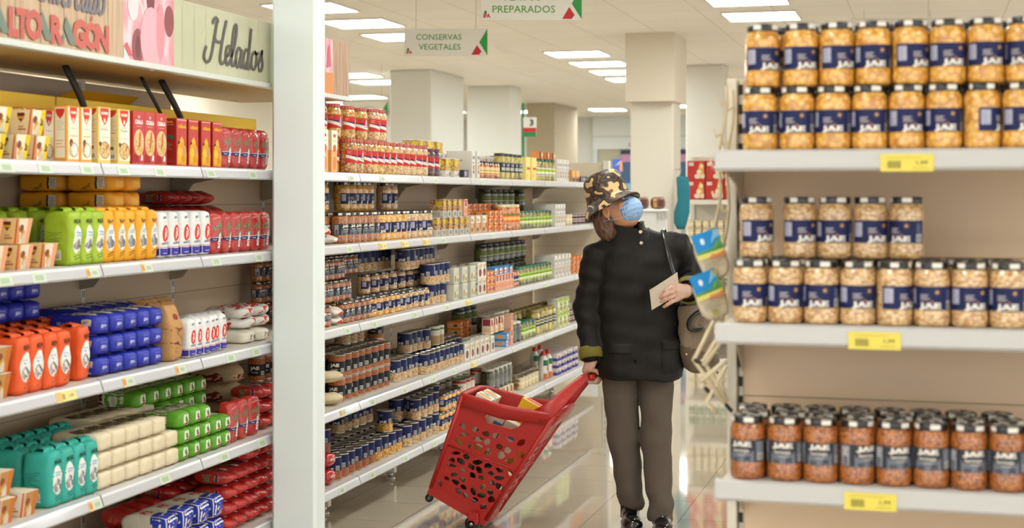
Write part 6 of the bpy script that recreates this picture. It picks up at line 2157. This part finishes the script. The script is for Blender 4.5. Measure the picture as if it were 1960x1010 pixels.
def f_hair(P):
    q = to_head(P)
    d = f_ell(q, (0, .030, .030), (.083, .094, .090))
    d = sm_min(d, f_ell(q, (0, .058, -.052), (.080, .056, .085)), .03)
    d = sm_min(d, f_ell(q, (-.05, .050, -.080), (.034, .040, .06)), .03)
    d = sm_min(d, f_ell(q, (.05, .050, -.080), (.034, .040, .06)), .03)
    d = d + .0022 * np.sin(q[:, 0] * 230 + 2 * np.sin(q[:, 2] * 40)) + .0016 * np.sin(q[:, 1] * 260 + 3 * np.sin(q[:, 2] * 33))
    face = f_ell(q, (0, -.085, -.03), (.12, .090, .12))
    return np.maximum(d, -face)


hair_m = ramp_mat('brown_hair', [(.25, '#3a2418'), (.55, '#5e3e2a'), (.85, '#7d5a40')], 30, stretch=(4, 4, .5), rough=.45, bump=.4)
solidify(f_hair, (-.24, -.12, 1.27), (.06, .18, 1.62), .005, hair_m).obj('hair', W)
e = MB()
e.lathe([(.0001, -.0045), (.0042, -.002), (.0042, .002), (.0001, .0045)], M('#e2c690', .2, .8), 10)
o = e.obj('earring', W)
o.location = hw((-.083, .002, -.050))


# mask: a cupped blue shell with pleats, and its straps
def f_mask(P):
    q = to_head(P)
    outer = f_ell(q, (0, -.058, -.036), (.061, .074, .066))
    outer = outer + .0012 * np.sin(q[:, 2] * 300) * (np.abs(q[:, 2] + .036) < .04)
    inner = f_ell(q, (0, -.054, -.036), (.057, .071, .062))
    d = np.maximum(outer, -inner)
    return np.maximum(d, q[:, 1] + .052)


mk = solidify(f_mask, (-.14, -.22, 1.34), (.12, .08, 1.58), .0042, M('#93b6e0', .8, bump=.2, bscale=180))
mk.obj('face_mask', W)
st = MB()
for s in (-1, 1):
    st.tube([hw((s * .057, -.058, -.012)), hw((s * .074, -.02, -.002)), hw((s * .082, .02, .012))], .0013, M('#a9bfe0', .6), 5)
    st.tube([hw((s * .055, -.058, -.066)), hw((s * .068, -.01, -.06)), hw((s * .080, .03, -.045))], .0013, M('#a9bfe0', .6), 5)
st.obj('mask_strap', W)

# bucket hat in camouflage
camo = ramp_mat('camouflage_cloth', [(.0, '#c9a874'), (.36, '#1b1a1b'), (.45, '#573b22'), (.505, '#1d1c1e'), (.575, '#6b4a2c'), (.62, '#cfae78')], 19, rough=.5, coat=.12, const=True, detail=1.0)
hm = MB()


def hat_ring(r, z, drop=0.0, n=48):
    out = []
    for q in range(n):
        a = 2 * PI * q / n
        y = math.sin(a)
        wv = 1 + .012 * math.sin(5 * a + z * 40)
        out.append(hw((r * .93 * math.cos(a) * wv, .012 + r * 1.06 * y * wv, z - drop * (.35 + .65 * max(0, y)) - .012 * math.cos(2 * a) * (drop > 0))))
    return out


rings = [hat_ring(r, z) for r, z in ((.001, .178), (.03, .179), (.058, .176), (.074, .170), (.082, .160), (.087, .14), (.092, .11), (.096, .08), (.098, .056), (.1, .048))]
rings += [hat_ring(.103, .046), hat_ring(.112, .040, .010), hat_ring(.122, .034, .020), hat_ring(.130, .028, .030), hat_ring(.134, .025, .036), hat_ring(.134, .021, .036), hat_ring(.120, .030, .022), hat_ring(.098, .042)]
rings += [hat_ring(.094, .06), hat_ring(.082, .15), hat_ring(.001, .17)]
hm.loft(rings[::-1], camo, cap=False)
hm.obj('bucket_hat', W)

# jacket
jk = M('#100c08', .62, bump=.2, bscale=120, spec=.3)
olive = M('#6d6316', .75, bump=.25, bscale=200)


def f_jacket(P):
    d = f_sections(P, [(.672, .022, .0, .203, .152), (.74, .022, 0, .200, .150), (.85, .018, 0, .192, .142), (.97, .018, 0, .182, .132), (1.10, .016, 0, .184, .124), (1.20, .012, .0, .182, .116), (1.27, .006, .005, .160, .100), (1.315, -.008, .01, .110, .082), (1.35, -.02, .012, .078, .074)], 2.5)
    d = sm_min(d, f_cone(P, (-.120, .01, 1.258), (.165, .012, 1.285), .055, .055), .05)
    ra = sm_min(f_cone(P, (-.170, .008, 1.222), (-.210, .02, .985), .072, .066), f_cone(P, (-.210, .02, .985), (-.198, -.045, .79), .064, .052), .03)
    la = sm_min(f_cone(P, (.188, .012, 1.262), (.266, .085, 1.105), .075, .072), f_cone(P, (.266, .085, 1.105), (.232, -.125, 1.08), .072, .058), .03)
    ra = ra + wr(P, .007, (20, 0, 62, .5), (-25, 10, 45, 2), (15, 20, 95, 1))
    la = la + wr(P, .008, (55, 40, 30, .5), (-30, 60, 45, 2), (80, 20, -40, 1))
    d = d + wr(P, .009, (34, 0, 10, .4), (-18, 0, 26, 1.2), (46, 10, -14, 2.2), (12, 5, 70, .7), (-30, 0, 55, 3))
    d = sm_min(d, np.minimum(ra, la), .016)
    # open below the hem
    d = np.maximum(d, -f_sections(P, [(.60, .022, 0, .190, .140), (.80, .018, 0, .18, .13)], 2.5))
    # a shallow seam beside the button band
    x0 = .012 + (P[:, 2] - .9) * .018
    d = d + .004 * np.exp(-((P[:, 0] - x0 - .028) / .003) ** 2) * (P[:, 1] < 0) + .003 * np.exp(-((P[:, 0] - x0 + .020) / .003) ** 2) * (P[:, 1] < 0)
    return d


solidify(f_jacket, (-.31, -.22, .655), (.36, .19, 1.38), .0068, jk).obj('jacket', W)


def f_collar(P):
    c0, c1 = np.array((-.026, .012, 1.29)), np.array((-.048, .016, 1.385))
    t = np.clip((P[:, 2] - c0[2]) / (c1[2] - c0[2]), 0, 1)
    x = P[:, 0] - (c0[0] + (c1[0] - c0[0]) * t)
    y = P[:, 1] - (c0[1] + (c1[1] - c0[1]) * t)
    a, b2 = .086 - .004 * t, .084 - .006 * t
    q = np.sqrt((x / a) ** 2 + (y / b2) ** 2)
    ang = np.arctan2(x, -y)                        # 0 at the front
    d = np.abs(q - 1) * .08 - .007
    top = 1.378 - .022 * np.exp(-((ang - .4) / 1.0) ** 2) + .016 * (ang > .6) * np.exp(-((ang - 1.3) / .7) ** 2)
    d = np.maximum(d, np.maximum(1.29 - P[:, 2], P[:, 2] - top))
    gap = (np.abs(ang - .62) - .03 - .20 * np.clip((P[:, 2] - 1.34) / .05, 0, 1)) * .08
    return np.maximum(d, -gap)


solidify(f_collar, (-.16, -.12, 1.28), (.08, .13, 1.41), .0045, jk).obj('collar', W)
lin_ = MB()
lin_.tube([(.028, -.062, 1.335), (.034, -.058, 1.36), (.036, -.052, 1.385)], .006, olive, 6, flat=.5)
lin_.obj('collar_lining', W)
# cuffs turned back to the olive lining
cf = MB()


def cuff(mb, a, b2, r0, r1):
    a, b2 = Vector(a), Vector(b2)
    ax = (b2 - a).normalized()
    s = ax.cross(Vector((0, 1, .3))).normalized()
    t = ax.cross(s)
    prof = [(0, r0 - .006), (0, r0), (.25, r0 + .004), (.75, r1 + .004), (1.0, r1), (1.0, r1 - .006), (.5, r1 - .008)]
    mb.loft([[a.lerp(b2, q) + (s * math.cos(w) + t * math.sin(w)) * (r * (1 + .03 * math.sin(3 * w))) for w in [2 * PI * z / 24 for z in range(24)]] for q, r in prof], olive, cap=False)


cuff(cf, (-.2, -.038, .812), (-.196, -.056, .762), .056, .055)
cf.obj('cuff', W)
cf = MB()
cuff(cf, (.242, -.10, 1.085), (.226, -.168, 1.075), .060, .058)
cf.obj('cuff', W)


def f_front(x, z):
    """y of the jacket front at (x, z), by marching inwards."""
    ys = np.linspace(-.24, .0, 240)
    v = f_jacket(np.stack([np.full(240, x), ys, np.full(240, z)], 1))
    k = np.argmax(v < 0)
    return ys[k]


for x0, x1, z0, z1 in ((-.135, -.022, .690, .835), (.112, .204, .705, .850)):
    for nm, za, zb_, th in (('pocket', z0, z1 - .02, .010), ('pocket_flap', z1 - .045, z1 + .006, .016)):
        mb = MB()
        nx, nz = 8, 8
        vs, fs = [], []
        for j in range(nz + 1):
            for i in range(nx + 1):
                x = x0 + (x1 - x0) * i / nx
                z = za + (zb_ - za) * j / nz
                e = min(i, nx - i, 1) * min(j, nz - j, 1)
                vs.append((x, f_front(x, z) - (th * (.55 + .45 * e) if e else .002), z))
        for j in range(nz):
            for i in range(nx):
                a = j * (nx + 1) + i
                fs.append((a, a + 1, a + nx + 2, a + nx + 1))
        mb.add(vs, fs, jk, True)
        mb.obj(nm, W)
for x, z in ((.018, 1.338), (.022, 1.288)):
    mb = MB()
    mb.lathe([(.0085, 0), (.0085, .002), (.006, .0035), (.003, .0028), (.0001, .003)], M('#c8c2b4', .25, .8), 14)
    o = mb.obj('snap_button', W)
    yy = -.088 if z > 1.3 else f_front(x, z)
    o.location = (x, yy - .001, z)
    o.rotation_euler = (PI / 2, 0, 0)


# trousers
def f_trousers(P):
    l = sm_min(f_cone(P, (-.072, .0, .76), (-.050, .0, .40), .092, .070), f_cone(P, (-.050, .0, .40), (-.018, -.002, .115), .070, .062), .03)
    r = sm_min(f_cone(P, (.098, .0, .76), (.092, -.055, .40), .086, .066), f_cone(P, (.092, -.055, .40), (.106, -.130, .065), .066, .059), .03)
    l = np.maximum(l, .078 + (P[:, 0] + .018) * -.1 - P[:, 2])
    r = np.maximum(r, .044 - P[:, 2])
    fold = lambda zc, ph: wr(P, .006, (30, 0, 38, ph), (-24, 10, 60, ph + 1), (50, 0, 20, ph + 2)) * (.6 + 1.6 * np.exp(-((P[:, 2] - zc) / .07) ** 2))
    l = l + fold(.15, 0) + .0025 * np.exp(-((P[:, 0] + .045) / .004) ** 2) * (P[:, 1] > 0)
    r = r + fold(.11, 1.5) + wr(P, .003, (40, 0, 50, .3)) * np.exp(-((P[:, 2] - .45) / .06) ** 2)
    d = np.minimum(l, r)
    seat = f_sections(P, [(.70, .015, .0, .165, .11), (.86, .015, 0, .16, .11)])
    return sm_min(d, seat, .02)


trs = M('#5c5249', .85, bump=.3, bscale=300, spec=.2)
solidify(f_trousers, (-.20, -.24, .03), (.22, .14, .88), .0065, trs).obj('trousers', W)
shm = M('#0d0c0c', .16, coat=.7)
for a, s in ((-.020, 1), (.112, -1)):
    y0 = .035 if s > 0 else -.10

    def f_shoe(P, a=a, y0=y0):
        q = P - np.array((a, y0, 0))
        d = sm_min(f_ell(q, (0, -.135, .030), (.047, .075, .036)), f_ell(q, (0, -.02, .050), (.041, .075, .056)), .035)
        d = sm_min(d, f_ell(q, (.0, -.165, .026), (.040, .045, .028)), .02)
        sole = np.maximum(sm_min(f_ell(q, (0, -.13, .0), (.050, .090, .05)), f_ell(q, (0, -.0, .0), (.042, .07, .05)), .03), q[:, 2] - .014)
        d = np.minimum(np.maximum(d, -(q[:, 2] - .008)), sole)
        d = np.maximum(d, -q[:, 2] + .0005)
        d = d - .003 * np.exp(-((q[:, 1] + .075) / .006) ** 2) * (q[:, 2] > .03)
        return np.maximum(d, -f_ell(q, (0, .0, .135), (.034, .045, .05)))
    mb = solidify(f_shoe, (a - .07, y0 - .24, -.004), (a + .07, y0 + .08, .11), .0048, shm)
    mb.obj('shoe', W)
    so = MB()
    so.lathe([(.043, .03), (.044, .10), (.040, .15)], M('#17171c', .9), 16, c=(a, y0 - .01, 0), cap=False)
    so.obj('sock', W)

# the paper in her left hand: a thing of its own
Wm = Matrix.Translation(Vector((base.x, base.y, 0))) @ Matrix.Rotation(YAW, 4, 'Z')
pp = MB()
cs = [(.042, -.278, 1.088), (.166, -.262, 1.166), (.176, -.258, 1.072), (.052, -.276, 1.000)]   # left-top, right-top, right-bottom, left-bottom
vs, fs = [], []
N = 8
for j in range(N + 1):
    for i in range(N + 1):
        u, v = i / N, j / N
        p = Vector(cs[0]).lerp(Vector(cs[1]), u).lerp(Vector(cs[3]).lerp(Vector(cs[2]), u), v)
        p.y += .006 * abs(u - .52) * 2 - .003 * math.sin(v * 3)
        vs.append(p)
for off in (0, .0008):
    o_ = len(vs) if off else 0
    if off:
        vs += [p + Vector((0, off, 0)) for p in vs[:(N + 1) ** 2]]
    for j in range(N):
        for i in range(N):
            a = o_ + j * (N + 1) + i
            q = (a, a + N + 1, a + N + 2, a + 1)
            fs.append(q if not off else q[::-1])
pp.add(vs, fs, M('#c5b6a4', .7), True)
o = pp.obj('paper_slip')
o.matrix_world = Wm
tag(o, 'folded white paper slip held in the shopper\'s gloved hand', 'paper')

# shoulder bag
B = empty('shoulder_bag', (base.x, base.y, 0), YAW)
tag(B, 'grey brown shoulder bag hanging at the shopper\'s side', 'bag')
leather = M('#7d6c57', .7, bump=.25, bscale=90)
dark_l = M('#5a4935', .55, bump=.2, bscale=90)
blk = M('#141312', .35, coat=.3)


def f_bag(P):
    q = P - np.array((.262, .005, .86))
    t = np.clip((q[:, 2] + .16) / .32, 0, 1)
    lean = .042 * (1 - t) + .0
    q0 = q[:, 0] - lean + .012
    a = .088 + .010 * (1 - t) - .030 * np.clip((t - .8) / .2, 0, 1)
    b2 = .125 + .02 * t
    r = (np.abs(q0 / a) ** 3 + np.abs(q[:, 1] / b2) ** 3) ** (1 / 3)
    d = (r - 1) * .08
    d = np.maximum(d, np.abs(q[:, 2]) - .155 + .03 * (np.abs(q0) / .09) ** 2)
    d = d + wr(P, .005, (40, 20, 30, 0), (-30, 30, 55, 1), (70, 10, -20, 2))
    return d


def f_bag2(P):
    return np.maximum(f_bag(P), -(np.maximum(f_jacket(P) - .006, -1)))


bm = solidify(f_bag2, (.10, -.20, .67), (.44, .20, 1.04), .0068, leather)
k = bm.mat(dark_l)
for i, f in enumerate(bm.f):
    c = [sum(bm.v[j][a] for j in f) / len(f) for a in range(3)]
    if c[2] < .815 - .25 * (c[0] - .26):
        bm.mi[i] = k
bm.obj('bag_body', B)
mb = MB()
mb.tube([(.185, -.06, 1.035), (.235, -.118, 1.045), (.30, -.13, 1.035), (.345, -.09, 1.02)], .010, M('#a8987c', .5), 8)
mb.obj('top_trim', B)
mb = MB()
mb.tube([(.245 + .055 * math.cos(a) + .035, -.150 - .01 * math.sin(a), .945 + .042 * math.sin(a) + .02 * math.cos(a)) for a in [2 * PI * q / 20 for q in range(17)]], .013, blk, 8, flat=.6)
mb.tube([(.262 + .040 * math.cos(a) + .035, -.166, .945 + .026 * math.sin(a) + .016 * math.cos(a)) for a in [2 * PI * q / 20 for q in range(21)]], .002, M('#8a8074', .3, .7), 5)
mb.obj('side_loop', B)
for x, z in ((.222, .79), (.286, .765), (.325, .80)):
    mb = MB()
    mb.lathe([(.006, 0), (.005, .003), (.0001, .005)], M('#d8cfba', .2, .8), 12)
    o = mb.obj('stud', B)
    yy = np.linspace(-.2, 0, 200)
    v = f_bag(np.stack([np.full(200, x), yy, np.full(200, z)], 1))
    o.location = (x, yy[np.argmax(v < 0)] - .001, z)
    o.rotation_euler = (PI / 2, 0, 0)
mb = MB()
mb.tube([(.135, .02, 1.348), (.122, -.05, 1.342), (.132, -.088, 1.29), (.150, -.122, 1.20), (.172, -.142, 1.12), (.20, -.15, 1.05)], .010, blk, 8, flat=.45)
mb.tube([(.135, .02, 1.348), (.15, .08, 1.31), (.18, .13, 1.2), (.24, .14, 1.06), (.27, .10, .99)], .010, blk, 8, flat=.45)
mb.obj('shoulder_strap', B)
mb = MB()
mb.tube([(.355, -.02, .99), (.372, -.06, .90), (.365, -.08, .80), (.35, -.07, .74), (.372, -.04, .70)], .011, blk, 8, flat=.5)
mb.obj('hanging_strap', B)

# ------------------------------------------------------------------ the red trolley basket, tipped back on its wheels
TX, TY = -1.911, 6.36
T = empty('shopping_trolley', (TX, 6.51, 0))
tag(T, 'red plastic wheeled shopping basket tipped on its wheels, with pierced sides', 'shopping trolley')
red = M('#a91812', .42, coat=.15, bump=.1, bscale=300)
BLn, BRn, TRn, TLn = Vector((-2.171, 6.40, .179)), Vector((-1.911, 6.40, .049)), Vector((-1.584, 6.355, .535)), Vector((-2.006, 6.355, .607))
BLf, BRf, TRf, TLf = Vector((-2.171, 6.60, .179)), Vector((-1.911, 6.60, .049)), Vector((-1.584, 6.66, .535)), Vector((-2.006, 6.66, .607))
T0 = Vector((TX, 6.51, 0))


def quad(a, b2, c, d):
    n = ((b2 - a).cross(d - a)).normalized()
    return lambda u, v, l: a.lerp(b2, u).lerp(d.lerp(c, u), v) + n * l - T0


def pierced(holes, fn, thick, m):
    """A panel over the unit square with holes cut out, bent onto fn."""
    cu = bpy.data.curves.new('panel', 'CURVE')
    cu.dimensions = '2D'
    cu.fill_mode = 'BOTH'
    for pl in [[(0, 0), (.25, 0), (.5, 0), (.75, 0), (1, 0), (1, .5), (1, 1), (.75, 1), (.5, 1), (.25, 1), (0, 1), (0, .5)]] + holes:
        sp = cu.splines.new('POLY')
        sp.points.add(len(pl) - 1)
        for p, (x, y) in zip(sp.points, pl):
            p.co = (x, y, 0, 1)
        sp.use_cyclic_u = True
    cu.extrude = .5
    ob = bpy.data.objects.new('panel', cu)
    me = ob.to_mesh()
    mb = MB()
    mb.add([fn(v.co.x, v.co.y, v.co.z * thick) for v in me.vertices], [tuple(p.vertices) for p in me.polygons], m)
    ob.to_mesh_clear()
    bpy.data.objects.remove(ob)
    bpy.data.curves.remove(cu)
    return mb


def cells(seed, nx, ny, v0, v1, u0=.1, u1=.92, asp=1.0, drop=.06):
    r = random.Random(seed)
    out = []
    for j in range(ny):
        for i in range(nx):
            if r.random() < drop:
                continue
            cu_, cv = u0 + (u1 - u0) * (i + .5 + .5 * (j % 2) - .25 + r.uniform(-.16, .16)) / nx, v0 + (v1 - v0) * (j + .5 + r.uniform(-.16, .16)) / ny
            n = r.choice((4, 5, 5, 6))
            su, sv = (u1 - u0) / nx * r.uniform(.34, .50), (v1 - v0) / ny * r.uniform(.36, .52)
            a0 = r.uniform(0, 6)
            tw = r.uniform(-.5, .5)
            raw = [(math.cos(a0 + 2 * PI * q / n + r.uniform(-.25, .25)), math.sin(a0 + 2 * PI * q / n + r.uniform(-.25, .25))) for q in range(n)]
            poly = []
            for q in range(n):                       # soften the corners
                p0, p1, p2 = raw[q - 1], raw[q], raw[(q + 1) % n]
                for t in (.28, .08):
                    poly.append((p1[0] + (p0[0] - p1[0]) * t, p1[1] + (p0[1] - p1[1]) * t))
                poly.append((p1[0] + (p2[0] - p1[0]) * .28, p1[1] + (p2[1] - p1[1]) * .28))
            out.append([(min(.96, max(.04, cu_ + su * (x + tw * y))), cv + sv * y) for x, y in poly])
    return out


slot = [[(.36, .80), (.66, .80), (.72, .83), (.74, .915), (.34, .915), (.32, .85)]]
h1 = cells(5, 6, 3, .50, .74, .10, .93)
h2 = cells(9, 6, 6, .06, .465, .08, .95)
F1 = quad(BLn, BRn, TRn, TLn)
pierced(h1 + h2 + slot, F1, .006, red).obj('side_panel', T)
pierced(cells(3, 6, 3, .50, .74, .10, .93) + cells(4, 6, 6, .06, .465, .08, .95), quad(BRf, BLf, TLf, TRf), .006, red).obj('side_panel', T)
F2 = quad(BRn, BRf, TRf, TRn)
pierced(cells(8, 5, 9, .06, .72, .08, .95), F2, .006, red).obj('back_panel', T)
F3 = quad(BLf, BLn, TLn, TLf)
pierced(cells(11, 5, 9, .06, .72, .08, .95), F3, .006, red).obj('front_panel', T)
mb = MB()
f = quad(BLn, BLf, BRf, BRn)
mb.loft([[f(u, v, l) for u, v in ((-.02, -.02), (1.02, -.02), (1.02, 1.02), (-.02, 1.02))] for l in (-.012, .03)], red, smooth=False)
mb.obj('basket_floor', T)
# corner posts, waist rib, rim
mb = MB()
for a, b2 in ((BLn, TLn), (BRn, TRn), (BLf, TLf), (BRf, TRf)):
    mb.tube([a - T0, b2 - T0], .011, red, 8)
mb.obj('corner_post', T)
mb = MB()
for q, (a, b2) in enumerate(((F1, .478),)):
    mb.tube([a(u, b2, .004) for u in (0, .5, 1)], .004, red, 6)
mb.tube([F2(u, .478, .004) for u in (0, .5, 1)], .004, red, 6)
mb.obj('waist_rib', T)
mb = MB()
up = ((TLn - BLn).normalized() + (TRn - BRn).normalized()).normalized()
cor = [TLn, TRn, TRf, TLf]
ctr = sum(cor, Vector()) / 4
loop = []
for i in range(4):
    a, b2, c = cor[i - 1], cor[i], cor[(i + 1) % 4]
    for t in (0, .25, .5, .75, 1):
        r_ = .05
        p0, p2 = b2 + (a - b2).normalized() * r_, b2 + (c - b2).normalized() * r_
        loop.append(p0.lerp(b2, t).lerp(b2.lerp(p2, t), t))
    loop.append(b2.lerp(c, .5) + Vector((0, 0, -.012)) * (i in (0, 2)))
rings = []
for off, hgt in ((.004, -.055), (.020, -.052), (.026, .0), (.024, .010), (.006, .012), (-.004, .004), (-.004, -.05)):
    rings.append([p + (p - ctr).normalized() * off + up * hgt - T0 for p in loop])
mb.loft(rings, red, cap=False)
mb.loft([rings[-1], rings[0]], red, cap=False)
mb.obj('rim', T)
# handle: two arms rising from the rim to the grip
G = Wm @ BAR
mb = MB()
gy0, gy1 = G.y - .072, G.y + .062
arm = lambda y0, y1, s: [Vector((-1.66, y0 + s * .0, .525)), Vector((-1.60, y0, .560)), Vector((-1.545, (y0 * 2 + y1) / 3, .625)), Vector((-1.495, y1, .680)), Vector((G.x - .012, y1, G.z + .004))]
for y0, y1, s in ((6.352, gy0, -1), (6.662, gy1, 1)):
    pts = [p - T0 for p in arm(y0, y1, s)]
    vs = []
    sec = []
    for i, p in enumerate(pts):
        tdir = (pts[min(i + 1, 4)] - pts[max(i - 1, 0)]).normalized()
        nrm = Vector((0, 1, 0)).cross(tdir).normalized()
        w = (.036, .034, .026, .020, .014)[i]
        sec.append([p + nrm * (w * cx) + Vector((0, .011 * cy, 0)) for cx, cy in ((1, .6), (.8, 1), (-.8, 1), (-1, .6), (-1, -.6), (-.8, -1), (.8, -1), (1, -.6))])
    mb.loft(sec, red)
mb.tube([Vector((G.x, gy0 - .006, G.z)) - T0, Vector((G.x, gy1 + .006, G.z)) - T0], .0135, red, 14)
mb.obj('handle', T)
mb = MB()
mb.tube([Vector((-1.62, 6.352, .51)) - T0, Vector((-1.56, 6.42, .55)) - T0, Vector((-1.56, 6.6, .55)) - T0, Vector((-1.62, 6.662, .51)) - T0], .012, red, 8)
mb.obj('handle_brace', T)
# wheels
for y in (6.385, 6.615):
    c = Vector((-1.972, y, .032)) - T0
    mb = MB()
    rot = lambda r, z, q: c + Vector((r * math.cos(q), z, r * math.sin(q)))
    prof = [(.006, -.014), (.020, -.013), (.024, -.011), (.030, -.012), (.032, -.008), (.032, .008), (.030, .012), (.024, .011), (.006, .014)]
    mb.loft([[rot(r, z, 2 * PI * q / 28) for q in range(28)] for r, z in prof], M('#161616', .45))
    o = mb.obj('wheel', T)
    h = MB()
    h.loft([[rot(r, z, 2 * PI * q / 16) for q in range(16)] for r, z in ((.0075, -.0175), (.0075, .0175))], M('#b8b4ac', .3, .6))
    h.loft([[rot(r, z, 2 * PI * q / 16) for q in range(16)] for r, z in ((.016, -.0150), (.016, -.0125))], M('#2c2c2c', .4))
    h.obj('hub', o)
mb = MB()
mb.bbox((-1.99 - T0.x, -.14, .026), (-1.94 - T0.x, .14, .085), M('#a81a15', .4), .006)
mb.obj('axle_housing', T)
for y in (6.42, 6.58):
    c = Vector((-2.186, y, .128)) - T0
    mb = MB()
    rot = lambda r, z, q: c + Vector((r * math.cos(q), z, r * math.sin(q)))
    mb.loft([[rot(r, z, 2 * PI * q / 20) for q in range(20)] for r, z in ((.004, -.009), (.016, -.008), (.019, -.005), (.019, .005), (.016, .008), (.004, .009))], M('#1a1a1a', .45))
    o = mb.obj('caster_wheel', T)
    fk = MB()
    fk.tube([c + Vector((0, -.011, 0)), c + Vector((.014, -.011, .030)), c + Vector((.030, 0, .045))], .0045, M('#8f8b84', .35, .7), 6)
    fk.tube([c + Vector((0, .011, 0)), c + Vector((.014, .011, .030)), c + Vector((.030, 0, .045))], .0045, M('#8f8b84', .35, .7), 6)
    fk.tube([c + Vector((0, -.012, 0)), c + Vector((0, .012, 0))], .005, M('#c4c0b8', .3, .7), 8)
    fk.obj('caster_fork', o)

# goods in the trolley, tipped with it
tilt = Matrix.Rotation(math.radians(27), 4, 'Y')
T_mid = (BLn + BRn + BLf + BRf) / 4


def in_trolley(p, x, y, z, label, spin=0.0):
    """x along the basket, y across it, z up from its floor."""
    pos = T_mid + tilt.to_3x3() @ Vector((x, y, z + .032))
    o = put(p, (0, 0, 0), 0, label, 'goods in the trolley')
    o.matrix_world = Matrix.Translation(pos) @ tilt @ Matrix.Rotation(spin + R90, 4, 'Z')
    return o


P_milk = carton('drink_carton', 'drink carton', .07, .075, .25, '#e3dccb', [('r', -.037, .0, .037, .05, '#c8a85c'), ('e', .0, .11, .026, .035, '#d9b27a'), ('r', -.03, .21, .03, .23, '#5a8a4a'), ('e', .01, .07, .018, .018, '#c8742e')], [('r', -.03, .03, .03, .1, '#d9b27a'), ('r', -.03, .15, .03, .18, '#5a8a4a')], [('r', -.03, -.03, .03, .0, '#cf8a3a'), ('p', [(-.03, .01), (.02, .01), (.0, .03)], '#6a8a4a')])
P_cereal = carton('yellow_snack_carton', 'carton', .06, .11, .31, '#e9b520', [('r', -.05, .1, .05, .17, '#c8342a'), ('e', 0, .06, .035, .03, '#e8dcc0')], [('r', -.02, .03, .02, .16, '#c8342a')], [('r', -.04, -.02, .04, .02, '#c8342a')])
P_mixbox = carton('mixed_food_carton', 'carton', .06, .085, .21, '#d8cbb0', [('e', -.012, .1, .024, .03, '#7a5230'), ('r', -.04, .0, .04, .04, '#c87a2a'), ('r', .0, .14, .04, .18, '#4a78a8')], [('r', -.025, .06, .025, .15, '#8a5a34'), ('r', -.025, .16, .025, .19, '#e0b030')], [('r', -.035, -.02, .035, .02, '#e3ddcc')])
P_darkbag = packet('dark_food_bag', 'food bag', .16, .11, .185, M('#33302a', .5, coat=.3, bump=.3), [('r', -.05, .05, .05, .13, '#5a6a4a'), ('e', .02, .1, .04, .03, '#b0a484')], [('r', -.03, .04, .03, .12, '#8a7a4a')], (), rounded(.16, .11, .185, 3.5, .05, 0, .008, 8))
in_trolley(P_darkbag, -.064, 0, 0, 'dark food bag low in the trolley at its front end', .0)
in_trolley(P_darkbag, .056, 0, 0, 'dark food bag low in the trolley above its wheels', .0)
in_trolley(P_milk, -.115, .050, .20, 'cream drink carton standing out of the trolley rim')
in_trolley(P_milk, -.118, -.042, .20, 'cream drink carton close to the pierced near side')
in_trolley(P_mixbox, -.030, -.045, .20, 'tan food carton seen through the trolley hand hole', .05)
in_trolley(P_mixbox, -.028, .045, .20, 'tan food carton at the far side of the trolley', -.05)
in_trolley(P_mixbox, .062, -.050, .20, 'tan food carton with blue patch nearest the handle', .05)
in_trolley(P_cereal, .078, .052, .20, 'yellow carton with red print near the trolley handle', .0)
